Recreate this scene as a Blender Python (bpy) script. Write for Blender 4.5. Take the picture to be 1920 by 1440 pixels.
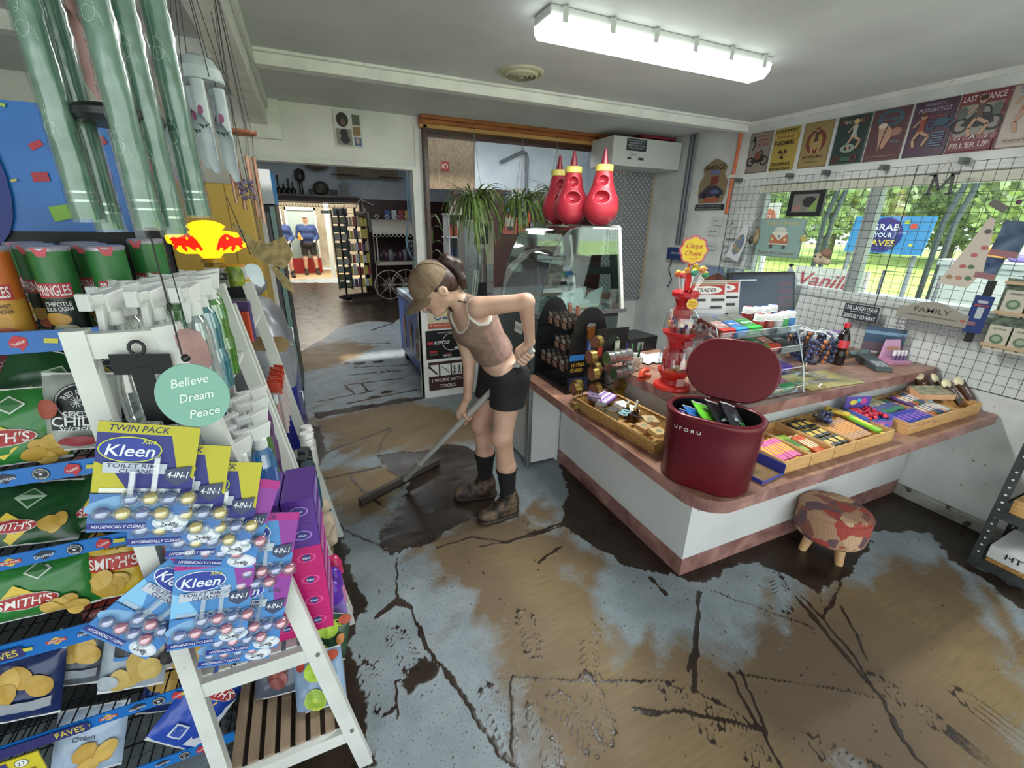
import bpy, math, random
import numpy as np
from mathutils import Vector as V, Matrix, geometry
from math import sin, cos, pi, radians as rad
random.seed(7)
SC = bpy.context.scene
for _o in list(bpy.data.objects): bpy.data.objects.remove(_o)
COL = SC.collection

# ---------------- camera ----------------
_yaw, _pit, _rol = rad(24.56), rad(20.39), rad(1.17)
_fw = V((sin(_yaw)*cos(_pit), cos(_yaw)*cos(_pit), -sin(_pit)))
_r = V((cos(_yaw), -sin(_yaw), 0)); _u = _r.cross(_fw)
_R = _r*cos(_rol)+_u*sin(_rol); _U = -_r*sin(_rol)+_u*cos(_rol)
cam = bpy.data.cameras.new('camera'); cam.sensor_width = 36; cam.lens = 36*818.2/1920; cam.clip_start = .05; cam.clip_end = 300
camo = bpy.data.objects.new('camera', cam); COL.objects.link(camo)
_m = Matrix((( _R.x,_U.x,-_fw.x,0),(_R.y,_U.y,-_fw.y,0),(_R.z,_U.z,-_fw.z,1.62),(0,0,0,1)))
camo.matrix_world = _m
SC.camera = camo

# ---------------- sky, exposure, lights ----------------
SC.view_settings.view_transform = 'Standard'; SC.view_settings.look = 'None'
SC.view_settings.exposure = 0.8; SC.view_settings.gamma = 1; SC.view_settings.use_curve_mapping = False
wd = bpy.data.worlds.new('sky'); SC.world = wd; wd.use_nodes = True
_n = wd.node_tree.nodes; _l = wd.node_tree.links; _n.clear()
_bg = _n.new('ShaderNodeBackground'); _wo = _n.new('ShaderNodeOutputWorld')
_tc = _n.new('ShaderNodeTexCoord'); _sx = _n.new('ShaderNodeSeparateXYZ'); _cr = _n.new('ShaderNodeValToRGB')
_cr.color_ramp.elements[0].position = .0; _cr.color_ramp.elements[0].color = (.62,.66,.62,1)
_cr.color_ramp.elements[1].position = .35; _cr.color_ramp.elements[1].color = (.86,.93,1,1)
_l.new(_tc.outputs['Generated'], _sx.inputs[0]); _l.new(_sx.outputs['Z'], _cr.inputs[0]); _l.new(_cr.outputs[0], _bg.inputs[0])
_bg.inputs[1].default_value = 1.9
_l.new(_bg.outputs[0], _wo.inputs[0])
def area(name, loc, size, sizey, power, col=(1,1,1), rot=(0,0,0)):
    d = bpy.data.lights.new(name, 'AREA'); d.shape = 'RECTANGLE'; d.size = size; d.size_y = sizey; d.energy = power; d.color = col
    o = bpy.data.objects.new(name, d); COL.objects.link(o); o.location = loc; o.rotation_euler = rot; return o
sun = bpy.data.lights.new('sun', 'SUN'); sun.energy = 3.8; sun.angle = rad(3); sun.color = (1,.95,.86)
suno = bpy.data.objects.new('sun', sun); COL.objects.link(suno); suno.rotation_euler = (rad(28), rad(-12), 0)
area('tube_light_glow', (1.555,1.86,2.29), 1.2, .14, 26, (.97,1,.98), (0,0,0))
area('back_room_added_fill', (.6,7.2,2.85), 2.2, 1.0, 20, (.95,.97,1))  # added fill brightening the back room, no known source
area('far_room_added_fill', (.3,13.6,2.9), 2.6, 1.6, 170, (1,.93,.8))  # added fill under a closed ceiling to make the far room bright
area('servery_added_fill', (2.2,5.2,2.7), 1.4, .8, 24, (.95,.98,1))  # added fill for the kitchen behind the servery, source unseen

# ---------------- materials ----------------
def lin(c): c /= 255; return c/12.92 if c <= .04045 else ((c+.055)/1.055)**2.4
def rgb(h): return tuple(lin(int(h[i:i+2],16)) for i in (0,2,4))
_MC = {}
def mk(name):
    m = bpy.data.materials.new(name); m.use_nodes = True
    return m, m.node_tree.nodes, m.node_tree.links, m.node_tree.nodes['Principled BSDF']
def pm(spec):
    """'rrggbb' or 'rrggbb:rough' or 'rrggbb:rough:metal' or 'rrggbb:rough:metal:emit'"""
    if not isinstance(spec, str): return spec
    if spec in _MC: return _MC[spec]
    a = spec.split(':'); m, n, l, b = mk('c_'+spec.replace(':','_'))
    b.inputs['Base Color'].default_value = (*rgb(a[0]),1); b.inputs['Roughness'].default_value = float(a[1]) if len(a)>1 and a[1] else .5
    if len(a)>2 and a[2]: b.inputs['Metallic'].default_value = float(a[2])
    if len(a)>3: b.inputs['Emission Color'].default_value = (*rgb(a[0]),1); b.inputs['Emission Strength'].default_value = float(a[3])
    _MC[spec] = m; return m
def noisy(name, c1, c2, scale=8, rough=.55, detail=4, lo=.35, hi=.65, bump=0, metal=0, stretch=(1,1,1), c3=None, rough2=None, dist=0, dots=None):
    m, n, l, b = mk(name)
    tc = n.new('ShaderNodeTexCoord'); mp = n.new('ShaderNodeMapping'); mp.inputs['Scale'].default_value = stretch
    nz = n.new('ShaderNodeTexNoise'); nz.inputs['Scale'].default_value = scale; nz.inputs['Detail'].default_value = detail; nz.inputs['Distortion'].default_value = dist
    cr = n.new('ShaderNodeValToRGB'); cr.color_ramp.elements[0].position = lo; cr.color_ramp.elements[0].color = (*rgb(c1),1)
    cr.color_ramp.elements[1].position = hi; cr.color_ramp.elements[1].color = (*rgb(c2),1)
    if c3: e = cr.color_ramp.elements.new((lo+hi)/2); e.color = (*rgb(c3),1)
    l.new(tc.outputs['Object'], mp.inputs[0]); l.new(mp.outputs[0], nz.inputs[0]); l.new(nz.outputs[0], cr.inputs[0])
    out = cr.outputs[0]
    if dots:
        n2 = n.new('ShaderNodeTexNoise'); n2.inputs['Scale'].default_value = dots[1]; n2.inputs['Detail'].default_value = 2
        c2_ = n.new('ShaderNodeValToRGB'); c2_.color_ramp.elements[0].position = dots[2]; c2_.color_ramp.elements[1].position = dots[2]+.03
        l.new(tc.outputs['Object'], n2.inputs[0]); l.new(n2.outputs[0], c2_.inputs[0])
        mx = n.new('ShaderNodeMix'); mx.data_type = 'RGBA'; l.new(c2_.outputs[0], mx.inputs['Factor']); l.new(out, mx.inputs['A']); mx.inputs['B'].default_value = (*rgb(dots[0]),1); out = mx.outputs['Result']
    l.new(out, b.inputs['Base Color']); b.inputs['Roughness'].default_value = rough; b.inputs['Metallic'].default_value = metal
    if bump:
        bp = n.new('ShaderNodeBump'); bp.inputs['Strength'].default_value = bump; bp.inputs['Distance'].default_value = .004
        l.new(nz.outputs[0], bp.inputs['Height']); l.new(bp.outputs[0], b.inputs['Normal'])
    return m
def clear(name, tint='ffffff', gloss=.12, rough=.03, dense=0.0, dcol=None):
    """thin clear plastic or glass: mostly transparent with a glossy coat, optional dense tinted share"""
    m, n, l, b = mk(name); out = n['Material Output']
    t = n.new('ShaderNodeBsdfTransparent'); t.inputs[0].default_value = (*rgb(tint),1)
    g = n.new('ShaderNodeBsdfGlossy'); g.inputs['Roughness'].default_value = rough; g.inputs[0].default_value = (1,1,1,1)
    fr = n.new('ShaderNodeLayerWeight'); fr.inputs['Blend'].default_value = .25
    mr = n.new('ShaderNodeMapRange'); mr.inputs['To Min'].default_value = gloss; mr.inputs['To Max'].default_value = min(1,gloss+.45)
    l.new(fr.outputs['Facing'], mr.inputs[0])
    src = t.outputs[0]
    if dense:
        d = n.new('ShaderNodeBsdfDiffuse'); d.inputs[0].default_value = (*rgb(dcol or tint),1)
        x = n.new('ShaderNodeMixShader'); x.inputs[0].default_value = dense; l.new(t.outputs[0], x.inputs[1]); l.new(d.outputs[0], x.inputs[2]); src = x.outputs[0]
    mx = n.new('ShaderNodeMixShader'); l.new(mr.outputs[0], mx.inputs[0]); l.new(src, mx.inputs[1]); l.new(g.outputs[0], mx.inputs[2])
    l.new(mx.outputs[0], out.inputs[0]); n.remove(b); return m

# ---------------- mesh builder ----------------
_TX = {}
def text_mesh(s, shear=0):
    k = (s, shear)
    if k in _TX: return _TX[k]
    cu = bpy.data.curves.new('t', 'FONT'); cu.body = s; cu.size = 1; cu.shear = shear; cu.resolution_u = 3; cu.align_x = 'CENTER'; cu.offset = .012
    o = bpy.data.objects.new('t', cu); COL.objects.link(o)
    dg = bpy.context.evaluated_depsgraph_get(); dg.update()
    me = bpy.data.meshes.new_from_object(o.evaluated_get(dg))
    vs = [(v.co.x, v.co.y) for v in me.vertices]; fs = [tuple(p.vertices) for p in me.polygons]
    bpy.data.objects.remove(o); bpy.data.curves.remove(cu); bpy.data.meshes.remove(me)
    if vs:
        x0 = min(v[0] for v in vs); x1 = max(v[0] for v in vs); y0 = min(v[1] for v in vs); y1 = max(v[1] for v in vs)
        vs = [((x-(x0+x1)/2), (y-(y0+y1)/2)) for x,y in vs]; _TX[k] = (vs, fs, x1-x0, y1-y0)
    else: _TX[k] = ([], [], 1, 1)
    return _TX[k]
def frame(d):
    d = V(d).normalized(); a = V((0,0,1)) if abs(d.z) < .9 else V((1,0,0))
    x = a.cross(d).normalized(); return x, d.cross(x), d
class MB:
    def __init__(s, M=None): s.v=[]; s.f=[]; s.m=[]; s.s=[]; s.mats=[]; s.M=M or Matrix.Identity(4)
    def mi(s, m):
        m = pm(m)
        if m not in s.mats: s.mats.append(m)
        return s.mats.index(m)
    def add(s, vs, fs, m, smooth=False):
        o = len(s.v); M = s.M; k = s.mi(m)
        s.v += [tuple(M @ V(p)) for p in vs]
        for f in fs: s.f.append(tuple(i+o for i in f)); s.m.append(k); s.s.append(smooth)
    def box(s, x0,x1,y0,y1,z0,z1, m):
        v=[(x,y,z) for z in (z0,z1) for y in (y0,y1) for x in (x0,x1)]
        s.add(v, [(0,2,3,1),(4,5,7,6),(0,1,5,4),(2,6,7,3),(0,4,6,2),(1,3,7,5)], m); return s
    def hex(s, a, b, m):
        """frustum between two quads a (4 pts) and b (4 pts)"""
        s.add(list(a)+list(b), [(3,2,1,0),(4,5,6,7),(0,1,5,4),(1,2,6,5),(2,3,7,6),(3,0,4,7)], m); return s
    def bar(s, p0, p1, w, h, m, up=(0,0,1)):
        p0=V(p0); p1=V(p1); d=(p1-p0).normalized(); u=V(up); x=d.cross(u)
        if x.length < 1e-4: x = d.cross(V((1,0,0)))
        x.normalize(); y=x.cross(d)
        q=[x*(i*w/2)+y*(j*h/2) for i,j in ((-1,-1),(1,-1),(1,1),(-1,1))]
        s.hex([p0+k for k in q],[p1+k for k in q],m); return s
    def cyl(s, p0, p1, r0, m, r1=None, n=16, caps=True, smooth=True):
        r1 = r0 if r1 is None else r1; p0=V(p0); p1=V(p1); x,y,_=frame(p1-p0)
        vs=[p+x*(r*cos(2*pi*i/n))+y*(r*sin(2*pi*i/n)) for p,r in ((p0,r0),(p1,r1)) for i in range(n)]
        s.add(vs,[(i,(i+1)%n,n+(i+1)%n,n+i) for i in range(n)],m,smooth)
        if caps: s.add(vs,[tuple(range(n-1,-1,-1)),tuple(range(n,2*n))],m)
        return s
    def tube(s, pts, r, m, n=8, closed=False, caps=True):
        pts=[V(p) for p in pts]; N=len(pts); rs = r if isinstance(r,(list,tuple)) else [r]*N; vs=[]; px=None
        for i,p in enumerate(pts):
            a=pts[(i-1)%N] if (i or closed) else p; b=pts[(i+1)%N] if (i<N-1 or closed) else p
            d=(b-a).normalized() if (b-a).length>1e-9 else V((0,0,1))
            if px is None: px,_,_=frame(d)
            px=(px-d*px.dot(d)); px = px.normalized() if px.length>1e-6 else frame(d)[0]
            y=d.cross(px); vs+=[p+px*(rs[i]*cos(2*pi*k/n))+y*(rs[i]*sin(2*pi*k/n)) for k in range(n)]
        fs=[(i*n+k,i*n+(k+1)%n,((i+1)%N)*n+(k+1)%n,((i+1)%N)*n+k) for i in range(N if closed else N-1) for k in range(n)]
        s.add(vs,fs,m,True)
        if caps and not closed: s.add(vs,[tuple(range(n-1,-1,-1)),tuple(range((N-1)*n,N*n))],m)
        return s
    def lathe(s, prof, m, c=(0,0,0), n=24, sx=1, sy=1, smooth=True, capb=True, capt=True):
        """prof: list of (r,z) ; m may be a list per segment"""
        vs=[(c[0]+r*sx*cos(2*pi*i/n), c[1]+r*sy*sin(2*pi*i/n), c[2]+z) for r,z in prof for i in range(n)]
        for j in range(len(prof)-1):
            mm = m[j] if isinstance(m,list) else m
            o=[(j*n+i,j*n+(i+1)%n,(j+1)*n+(i+1)%n,(j+1)*n+i) for i in range(n)]
            s.add(vs[j*n:(j+2)*n],[tuple(k-j*n for k in f) for f in o],mm,smooth)
        m0=m[0] if isinstance(m,list) else m; m1=m[-1] if isinstance(m,list) else m
        if capb and prof[0][0]>1e-5: s.add(vs[:n],[tuple(range(n-1,-1,-1))],m0)
        if capt and prof[-1][0]>1e-5: s.add(vs[-n:],[tuple(range(n))],m1)
        return s
    def sphere(s, c, r, m, nu=16, nv=10):
        rx,ry,rz = r if isinstance(r,(tuple,list)) else (r,r,r)
        vs=[(c[0]+rx*sin(pi*j/nv)*cos(2*pi*i/nu), c[1]+ry*sin(pi*j/nv)*sin(2*pi*i/nu), c[2]-rz*cos(pi*j/nv)) for j in range(nv+1) for i in range(nu)]
        s.add(vs,[(j*nu+i,j*nu+(i+1)%nu,(j+1)*nu+(i+1)%nu,(j+1)*nu+i) for j in range(nv) for i in range(nu)],m,True); return s
    def prism(s, poly, fn, d, m, m2=None):
        """2D polygon extruded: fn(x,y,h) -> point, h from 0 to d"""
        n=len(poly); vs=[fn(x,y,0) for x,y in poly]+[fn(x,y,d) for x,y in poly]
        tri=geometry.tessellate_polygon([[V((x,y,0)) for x,y in poly]])
        s.add(vs,[(i,(i+1)%n,n+(i+1)%n,n+i) for i in range(n)],m2 or m)
        s.add(vs,[tuple(t) for t in tri]+[tuple(n+k for k in t[::-1]) for t in tri],m); return s
    def grid(s, fn, nu, nv, m, smooth=True):
        vs=[fn(i/nu,j/nv) for j in range(nv+1) for i in range(nu+1)]; w=nu+1
        s.add(vs,[(j*w+i,j*w+i+1,(j+1)*w+i+1,(j+1)*w+i) for j in range(nv) for i in range(nu)],m,smooth); return s
    def build(s, name, parent=None, bevel=0, seg=2, kind=None, world=False, solid=0):
        me=bpy.data.meshes.new(name); vs=s.v
        if world and parent is not None:
            q=parent.location; vs=[(a-q.x,b-q.y,c-q.z) for a,b,c in vs]
        me.from_pydata(vs,[],s.f)
        for m in s.mats: me.materials.append(m)
        me.polygons.foreach_set('material_index', s.m); me.polygons.foreach_set('use_smooth', s.s); me.update()
        o=bpy.data.objects.new(name,me); COL.objects.link(o)
        if parent is not None: o.parent=parent
        if bevel:
            b=o.modifiers.new('b','BEVEL'); b.width=bevel; b.segments=seg; b.limit_method='ANGLE'; b.angle_limit=rad(40)
        if kind: o['kind']=kind
        return o
class Sheet:
    """print on a surface: fn(x,y,h) maps sheet metres to a point, h = height off the surface"""
    def __init__(s, mb, fn, eps=.0004, sub=0): s.mb=mb; s.fn=fn; s.e=eps; s.sub=sub; s.k=1
    def _h(s, L): 
        if L is None: s.k+=1; L=s.k
        return L*s.e
    def rect(s,x0,y0,x1,y1,m,L=None):
        h=s._h(L); nx=max(1,int(abs(x1-x0)/s.sub+.5)) if s.sub else 1; ny=max(1,int(abs(y1-y0)/s.sub+.5)) if s.sub else 1
        s.mb.grid(lambda u,v: s.fn(x0+(x1-x0)*u,y0+(y1-y0)*v,h),nx,ny,m,bool(s.sub))
    def ell(s,cx,cy,rx,ry,m,L=None,n=20,rot=0,r0=0):
        h=s._h(L); nr=max(1,int(max(rx,ry)*(1-r0)/s.sub+.5)) if s.sub else 1; c,d=cos(rot),sin(rot)
        def f(u,v):
            k=r0+(1-r0)*v; a=2*pi*u; x=rx*k*cos(a); y=ry*k*sin(a); return s.fn(cx+x*c-y*d,cy+x*d+y*c,h)
        s.mb.grid(f,n,nr,m,bool(s.sub))
    def poly(s,pts,m,L=None):
        h=s._h(L); tri=geometry.tessellate_polygon([[V((x,y,0)) for x,y in pts]])
        s.mb.add([s.fn(x,y,h) for x,y in pts],[tuple(t) for t in tri],m)
    def line(s,pts,w,m,L=None):
        h=s._h(L)
        for (x0,y0),(x1,y1) in zip(pts,pts[1:]):
            d=math.hypot(x1-x0,y1-y0) or 1; nx,ny=-(y1-y0)/d*w/2,(x1-x0)/d*w/2
            s.mb.add([s.fn(x0+nx,y0+ny,h),s.fn(x0-nx,y0-ny,h),s.fn(x1-nx,y1-ny,h),s.fn(x1+nx,y1+ny,h)],[(0,1,2,3)],m)
    def text(s,t,cx,cy,hgt,m,w=None,shear=0,rot=0,L=None,arc=0):
        vs,fs,tw,th=text_mesh(t,shear); k=hgt/.72; kx=(w/tw) if w else k; h=s._h(L); c,d=cos(rot),sin(rot); out=[]
        for x,y in vs:
            x*=kx; y*=k
            if arc: a=x/arc; x,y=(arc+y)*sin(a),(arc+y)*cos(a)-arc
            out.append(s.fn(cx+x*c-y*d,cy+x*d+y*c,h))
        s.mb.add(out,fs,m)
def plane(o,u,v):
    o=V(o); u=V(u).normalized(); v=V(v).normalized(); n=u.cross(v)
    return lambda x,y,h=0: o+u*x+v*y+n*h
# ---------------- objects ----------------
def tag(o,label,cat,group=None,kind=None):
    o['label']=label; o['category']=cat
    if group: o['group']=group
    if kind: o['kind']=kind
    return o
def T(name,label,cat,loc=(0,0,0),rot=0,group=None):
    o=bpy.data.objects.new(name,None); COL.objects.link(o); o.location=loc; o.empty_display_size=.05
    o.rotation_euler = rot if isinstance(rot,(tuple,list)) else (0,0,rot)
    return tag(o,label,cat,group)
def kids(o): return [c for c in COL.objects if c.parent==o]
def dup(root, loc, rot=None, label=None, group=None, _k={}):
    ks=_k.setdefault(root.name,[(c,kids(c)) for c in kids(root)])
    r=root.copy(); COL.objects.link(r); r.location=loc
    if rot is not None: r.rotation_euler = rot if isinstance(rot,(tuple,list)) else (0,0,rot)
    if label: r['label']=label
    if group: r['group']=group
    for c,gs in ks:
        d=c.copy(); COL.objects.link(d); d.parent=r
        for g in gs: e=g.copy(); COL.objects.link(e); e.parent=d
    return r
def struct(name,mb,**k): return mb.build(name,kind='structure',**k)
def rnd(a,b): return random.uniform(a,b)
def lerp(a,b,t): return a+(b-a)*t

# ---------------- implicit surfaces (bodies) ----------------
def sdf(prims, h, cuts=(), pad=.03, ksm=.02):
    """prims: ('c',a,b,ra,rb[,k]) tapered capsule, ('e',c,r3[,k,R]) ellipsoid ; '-' prefix subtracts. cuts: fn(P)->signed distance kept where <0"""
    lo=np.full(3,9e9); hi=-lo
    for p in prims:
        if p[0][0]=='-': continue
        if p[0]=='c':
            r=max(p[3],p[4])
            for q in (p[1],p[2]): lo=np.minimum(lo,np.array(q)-r); hi=np.maximum(hi,np.array(q)+r)
        else:
            r=max(p[2]); lo=np.minimum(lo,np.array(p[1])-r); hi=np.maximum(hi,np.array(p[1])+r)
    lo=lo-pad; hi=hi+pad; n=np.ceil((hi-lo)/h).astype(int)+1
    ax=[(lo[i]+h*np.arange(n[i])).astype(np.float32) for i in range(3)]
    D=np.full(tuple(n),.2,np.float32)
    for p in prims:
        sub=p[0][0]=='-'; t=p[0][-1]
        if t=='c': a=np.array(p[1],float); b=np.array(p[2],float); R=max(p[3],p[4]); l0=np.minimum(a,b)-R; h0=np.maximum(a,b)+R; k=p[5] if len(p)>5 else ksm
        else: a=np.array(p[1],float); R=max(p[2]); l0=a-R; h0=a+R; k=p[3] if len(p)>3 else ksm
        i0=np.clip(((l0-lo-k*1.5-2*h)/h).astype(int),0,n-1); i1=np.clip(((h0-lo+k*1.5+2*h)/h).astype(int)+1,1,n)
        sl=tuple(slice(i0[j],i1[j]) for j in range(3))
        X,Y,Z=np.meshgrid(*(ax[j][sl[j]] for j in range(3)),indexing='ij')
        if t=='c':
            ab=b-a; L=float(ab@ab) or 1e-9; px,py,pz=X-a[0],Y-a[1],Z-a[2]
            tt=np.clip((px*ab[0]+py*ab[1]+pz*ab[2])/L,0,1)
            d=np.sqrt((px-tt*ab[0])**2+(py-tt*ab[1])**2+(pz-tt*ab[2])**2)-(p[3]+(p[4]-p[3])*tt)
        else:
            q=np.stack([X-a[0],Y-a[1],Z-a[2]],-1)
            if len(p)>4: q=q@np.array(p[4])
            r=np.array(p[2]); k0=np.sqrt(((q/r)**2).sum(-1)); k1=np.sqrt(((q/(r*r))**2).sum(-1))+1e-9; d=k0*(k0-1)/k1
        cur=D[sl]
        if sub: d=-d; hh=np.clip(.5-.5*(d-cur)/k,0,1); D[sl]=-( (-cur)*(1-hh)+(-d)*hh - k*hh*(1-hh)) if False else np.maximum(cur,d)
        else: hh=np.clip(.5+.5*(cur-d)/k,0,1); D[sl]=cur*(1-hh)+d*hh-k*hh*(1-hh)
    if cuts:
        X,Y,Z=np.meshgrid(*ax,indexing='ij')
        for c in cuts: D=np.maximum(D,c(X,Y,Z))
    D[0]=D[-1]=.1; D[:,0]=D[:,-1]=.1; D[:,:,0]=D[:,:,-1]=.1
    S=D<0; C=[S[i:n[0]-1+i,j:n[1]-1+j,k:n[2]-1+k] for i in (0,1) for j in (0,1) for k in (0,1)]
    cnt=sum(c.astype(np.int8) for c in C); act=(cnt>0)&(cnt<8); idx=np.argwhere(act)
    vid=-np.ones(act.shape,np.int64); vid[act]=np.arange(len(idx))
    acc=np.zeros((len(idx),3)); num=np.zeros(len(idx))
    for e in range(3):
        for o in ((0,0),(0,1),(1,0),(1,1)):
            o0=np.insert(np.array(o),e,0); o1=np.insert(np.array(o),e,1)
            d0=D[tuple((idx+o0).T)]; d1=D[tuple((idx+o1).T)]; m=(d0<0)!=(d1<0)
            t=np.where(m,d0/(d0-d1+1e-12),0); pt=idx+o0; pt=pt.astype(float); pt[:,e]+=t
            acc[m]+=pt[m]; num[m]+=1
    vs=lo+h*acc/num[:,None]; fs=[]
    for e in range(3):
        a,b=[(1,2),(2,0),(0,1)][e]
        s0=[slice(None)]*3; s1=[slice(None)]*3; s0[e]=slice(0,-1); s1[e]=slice(1,None)
        A=S[tuple(s0)]; B=S[tuple(s1)]; cr=np.argwhere(A!=B)
        cr=cr[(cr[:,a]>0)&(cr[:,b]>0)&(cr[:,a]<n[a]-1)&(cr[:,b]<n[b]-1)]
        q=[]
        for da,db in ((0,0),(1,0),(1,1),(0,1)):
            c=cr.copy(); c[:,a]-=da; c[:,b]-=db; q.append(vid[tuple(c.T)])
        q=np.stack(q,1); fl=A[tuple(cr.T)]; q[~fl]=q[~fl][:,::-1]; fs.append(q)
    fs=np.concatenate(fs); fs=fs[(fs>=0).all(1)]
    return vs,fs[:,::-1]
def skin_obj(name,parts,parent,mat,world=True,smooth=1,matfn=None,mats=None):
    """parts: list of (vs,fs)"""
    vs=[];fs=[];o=0
    for a,b in parts: vs.append(a); fs.append(b+o); o+=len(a)
    vs=np.concatenate(vs); fs=np.concatenate(fs)
    if world and parent is not None: L=np.array(parent.location); vv=vs-L
    else: vv=vs
    me=bpy.data.meshes.new(name); me.from_pydata(vv.tolist(),[],fs.tolist())
    for m in (mats or [mat]): me.materials.append(pm(m))
    me.polygons.foreach_set('use_smooth',[True]*len(fs))
    if matfn: me.polygons.foreach_set('material_index', matfn(vs[fs].mean(1)).astype(int).tolist())
    me.update(); ob=bpy.data.objects.new(name,me); COL.objects.link(ob); ob.parent=parent
    if smooth:
        s=ob.modifiers.new('s','SMOOTH'); s.factor=.5; s.iterations=smooth*3
    return ob
MUD= [[[0.28,2.94],[0.4,2.94],[0.63,2.89],[0.79,2.94],[0.94,2.82],[1.04,2.68],[0.97,2.46],[0.93,2.3],[0.89,2.15],[0.81,2.01],[0.63,2.01],[0.51,1.93],[0.38,1.87],[0.27,1.9],[0.2,1.88],[0.13,1.98],[0.2,2.14],[0.3,2.28],[0.43,2.51],[0.34,2.69]],[[1.43,2.33],[1.53,2.39],[1.56,1.19],[1.48,1.15],[1.39,1.22],[1.29,1.34],[1.23,1.49],[1.17,1.61],[1.13,1.77],[1.21,1.9],[1.34,2.03],[1.37,2.19]],[[1.49,1.22],[2.33,1.22],[3.36,1.23],[3.35,0.76],[2.95,0.64],[2.94,0.46],[2.8,0.41],[2.85,0.6],[2.85,0.68],[3.03,0.87],[2.74,1.0],[2.28,0.85],[2.0,0.85],[1.99,0.93],[1.93,1.11],[1.79,1.13],[1.58,1.1],[1.47,1.13]],[[-0.12,3.79],[0.86,3.89],[0.88,3.97],[-0.12,3.92]],[[-0.38,5.83],[0.0,6.5],[0.35,7.36],[0.79,7.63],[1.18,7.36],[2.15,9.59],[2.9,12.14],[-0.63,13.13],[-0.4,8.13]],[[-0.12,2.27],[-0.02,2.16],[-0.02,1.9],[0.05,1.62],[-0.03,1.45],[-0.11,1.49],[-0.14,1.8]],[[0.11,1.18],[0.23,1.27],[0.24,1.22],[0.14,1.12]],[[-0.13,3.63],[-0.09,3.61],[-0.06,3.12],[-0.11,2.91],[-0.13,2.99]],[[-0.23,1.13],[-0.02,1.02],[-0.02,0.96],[-0.23,1.05]]]
SILT= [[[0.35,2.0],[0.62,1.96],[0.93,1.99],[1.09,1.76],[1.09,1.64],[1.08,1.51],[0.91,1.5],[0.9,1.32],[0.86,1.12],[0.99,0.96],[1.09,0.87],[1.27,0.81],[1.43,0.77],[1.66,0.75],[1.82,0.86],[2.07,0.82],[2.34,0.78],[2.67,0.76],[2.78,0.63],[2.68,0.5],[2.55,0.4],[2.46,0.3],[1.87,0.04],[0.53,0.63],[0.49,0.8],[0.57,1.0],[0.53,1.21],[0.51,1.42],[0.39,1.61],[0.36,1.78]],[[-0.08,3.72],[0.66,3.87],[1.43,3.12],[1.31,2.84],[0.89,2.92],[0.04,3.08]],[[1.21,1.9],[1.08,2.01],[0.93,1.85],[1.11,1.68]],[[-0.34,5.16],[0.2,5.37],[0.65,5.97],[0.28,6.4],[-0.36,6.07]],[[-0.08,2.82],[0.35,2.64],[0.16,2.28],[-0.01,2.36]]]
STROKE= [[0.018,[[0.22,1.52],[0.24,1.29],[0.28,1.17],[0.33,0.98],[0.36,0.84],[0.4,0.77]]],[0.014,[[0.43,1.84],[0.62,1.85],[0.78,1.74],[1.18,1.76]]],[0.012,[[0.63,1.76],[0.91,1.73],[1.21,1.74]]],[0.012,[[0.87,1.54],[1.04,1.6]]],[0.008,[[0.51,1.05],[0.74,0.93],[1.07,0.79]]],[0.014,[[0.51,1.05],[0.47,0.98],[0.4,0.8]]],[0.014,[[0.85,0.77],[1.01,0.69]]],[0.03,[[0.08,1.53],[0.17,1.58],[0.22,1.52]]],[0.01,[[0.22,1.85],[0.17,1.58]]],[0.01,[[0.15,1.19],[0.1,1.21],[0.08,1.07]]],[0.018,[[1.48,1.07],[1.34,0.95],[1.1,0.73]]],[0.015,[[1.26,0.88],[1.14,0.8]]],[0.018,[[1.88,0.87],[1.81,0.67],[1.75,0.51],[1.72,0.43],[1.63,0.32],[1.59,0.26]]],[0.012,[[1.91,0.87],[1.87,0.74],[1.82,0.6],[1.73,0.46]]],[0.01,[[2.02,0.75],[1.91,0.62],[1.84,0.55]]],[0.014,[[1.28,0.73],[1.24,0.62],[1.21,0.53],[1.18,0.44]]],[0.01,[[1.33,0.72],[1.27,0.6],[1.22,0.52]]],[0.007,[[1.31,0.72],[1.44,0.63],[1.61,0.52],[1.71,0.44]]],[0.014,[[0.87,0.75],[1.0,0.7],[1.15,0.6],[1.22,0.53]]],[0.01,[[1.11,0.73],[1.18,0.62],[1.21,0.54]]],[0.007,[[1.54,1.06],[1.68,0.88],[1.79,0.73]]],[0.015,[[2.16,0.84],[2.03,0.79],[1.88,0.75]]],[0.02,[[1.33,1.23],[1.33,1.13]]],[0.018,[[-0.06,3.13],[0.15,3.23],[0.45,3.37]]],[0.01,[[0.45,3.37],[0.34,3.15],[0.29,2.99],[0.38,2.61],[0.39,2.57]]],[0.022,[[-0.11,2.77],[0.07,2.77],[0.28,2.78]]],[0.01,[[0.07,2.74],[0.13,2.52],[0.21,2.33]]],[0.03,[[-0.08,4.19],[0.41,4.28]]],[0.03,[[0.19,4.56],[0.76,4.56]]],[0.025,[[0.18,4.53],[0.24,4.28]]],[0.025,[[0.34,4.57],[0.37,4.32]]],[0.03,[[0.26,4.87],[0.8,4.83]]],[0.03,[[0.33,5.13],[0.94,5.0]]],[0.04,[[0.76,6.95],[1.17,7.34]]],[0.03,[[0.34,6.23],[0.88,6.07]]],[0.03,[[0.16,4.04],[0.83,4.16]]],[0.015,[[1.15,2.38],[1.05,2.49]]],[0.012,[[-0.06,2.37],[-0.01,2.18],[0.15,1.98],[0.21,1.88]]],[0.012,[[0.08,2.68],[0.17,2.43],[0.24,2.29]]]]
BLOB= [[[0.39,5.27],0.07],[[0.61,5.25],0.06],[[0.24,5.33],0.05],[[0.55,4.2],0.05],[[0.41,4.12],0.04],[[0.21,1.2],0.05]]
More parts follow.
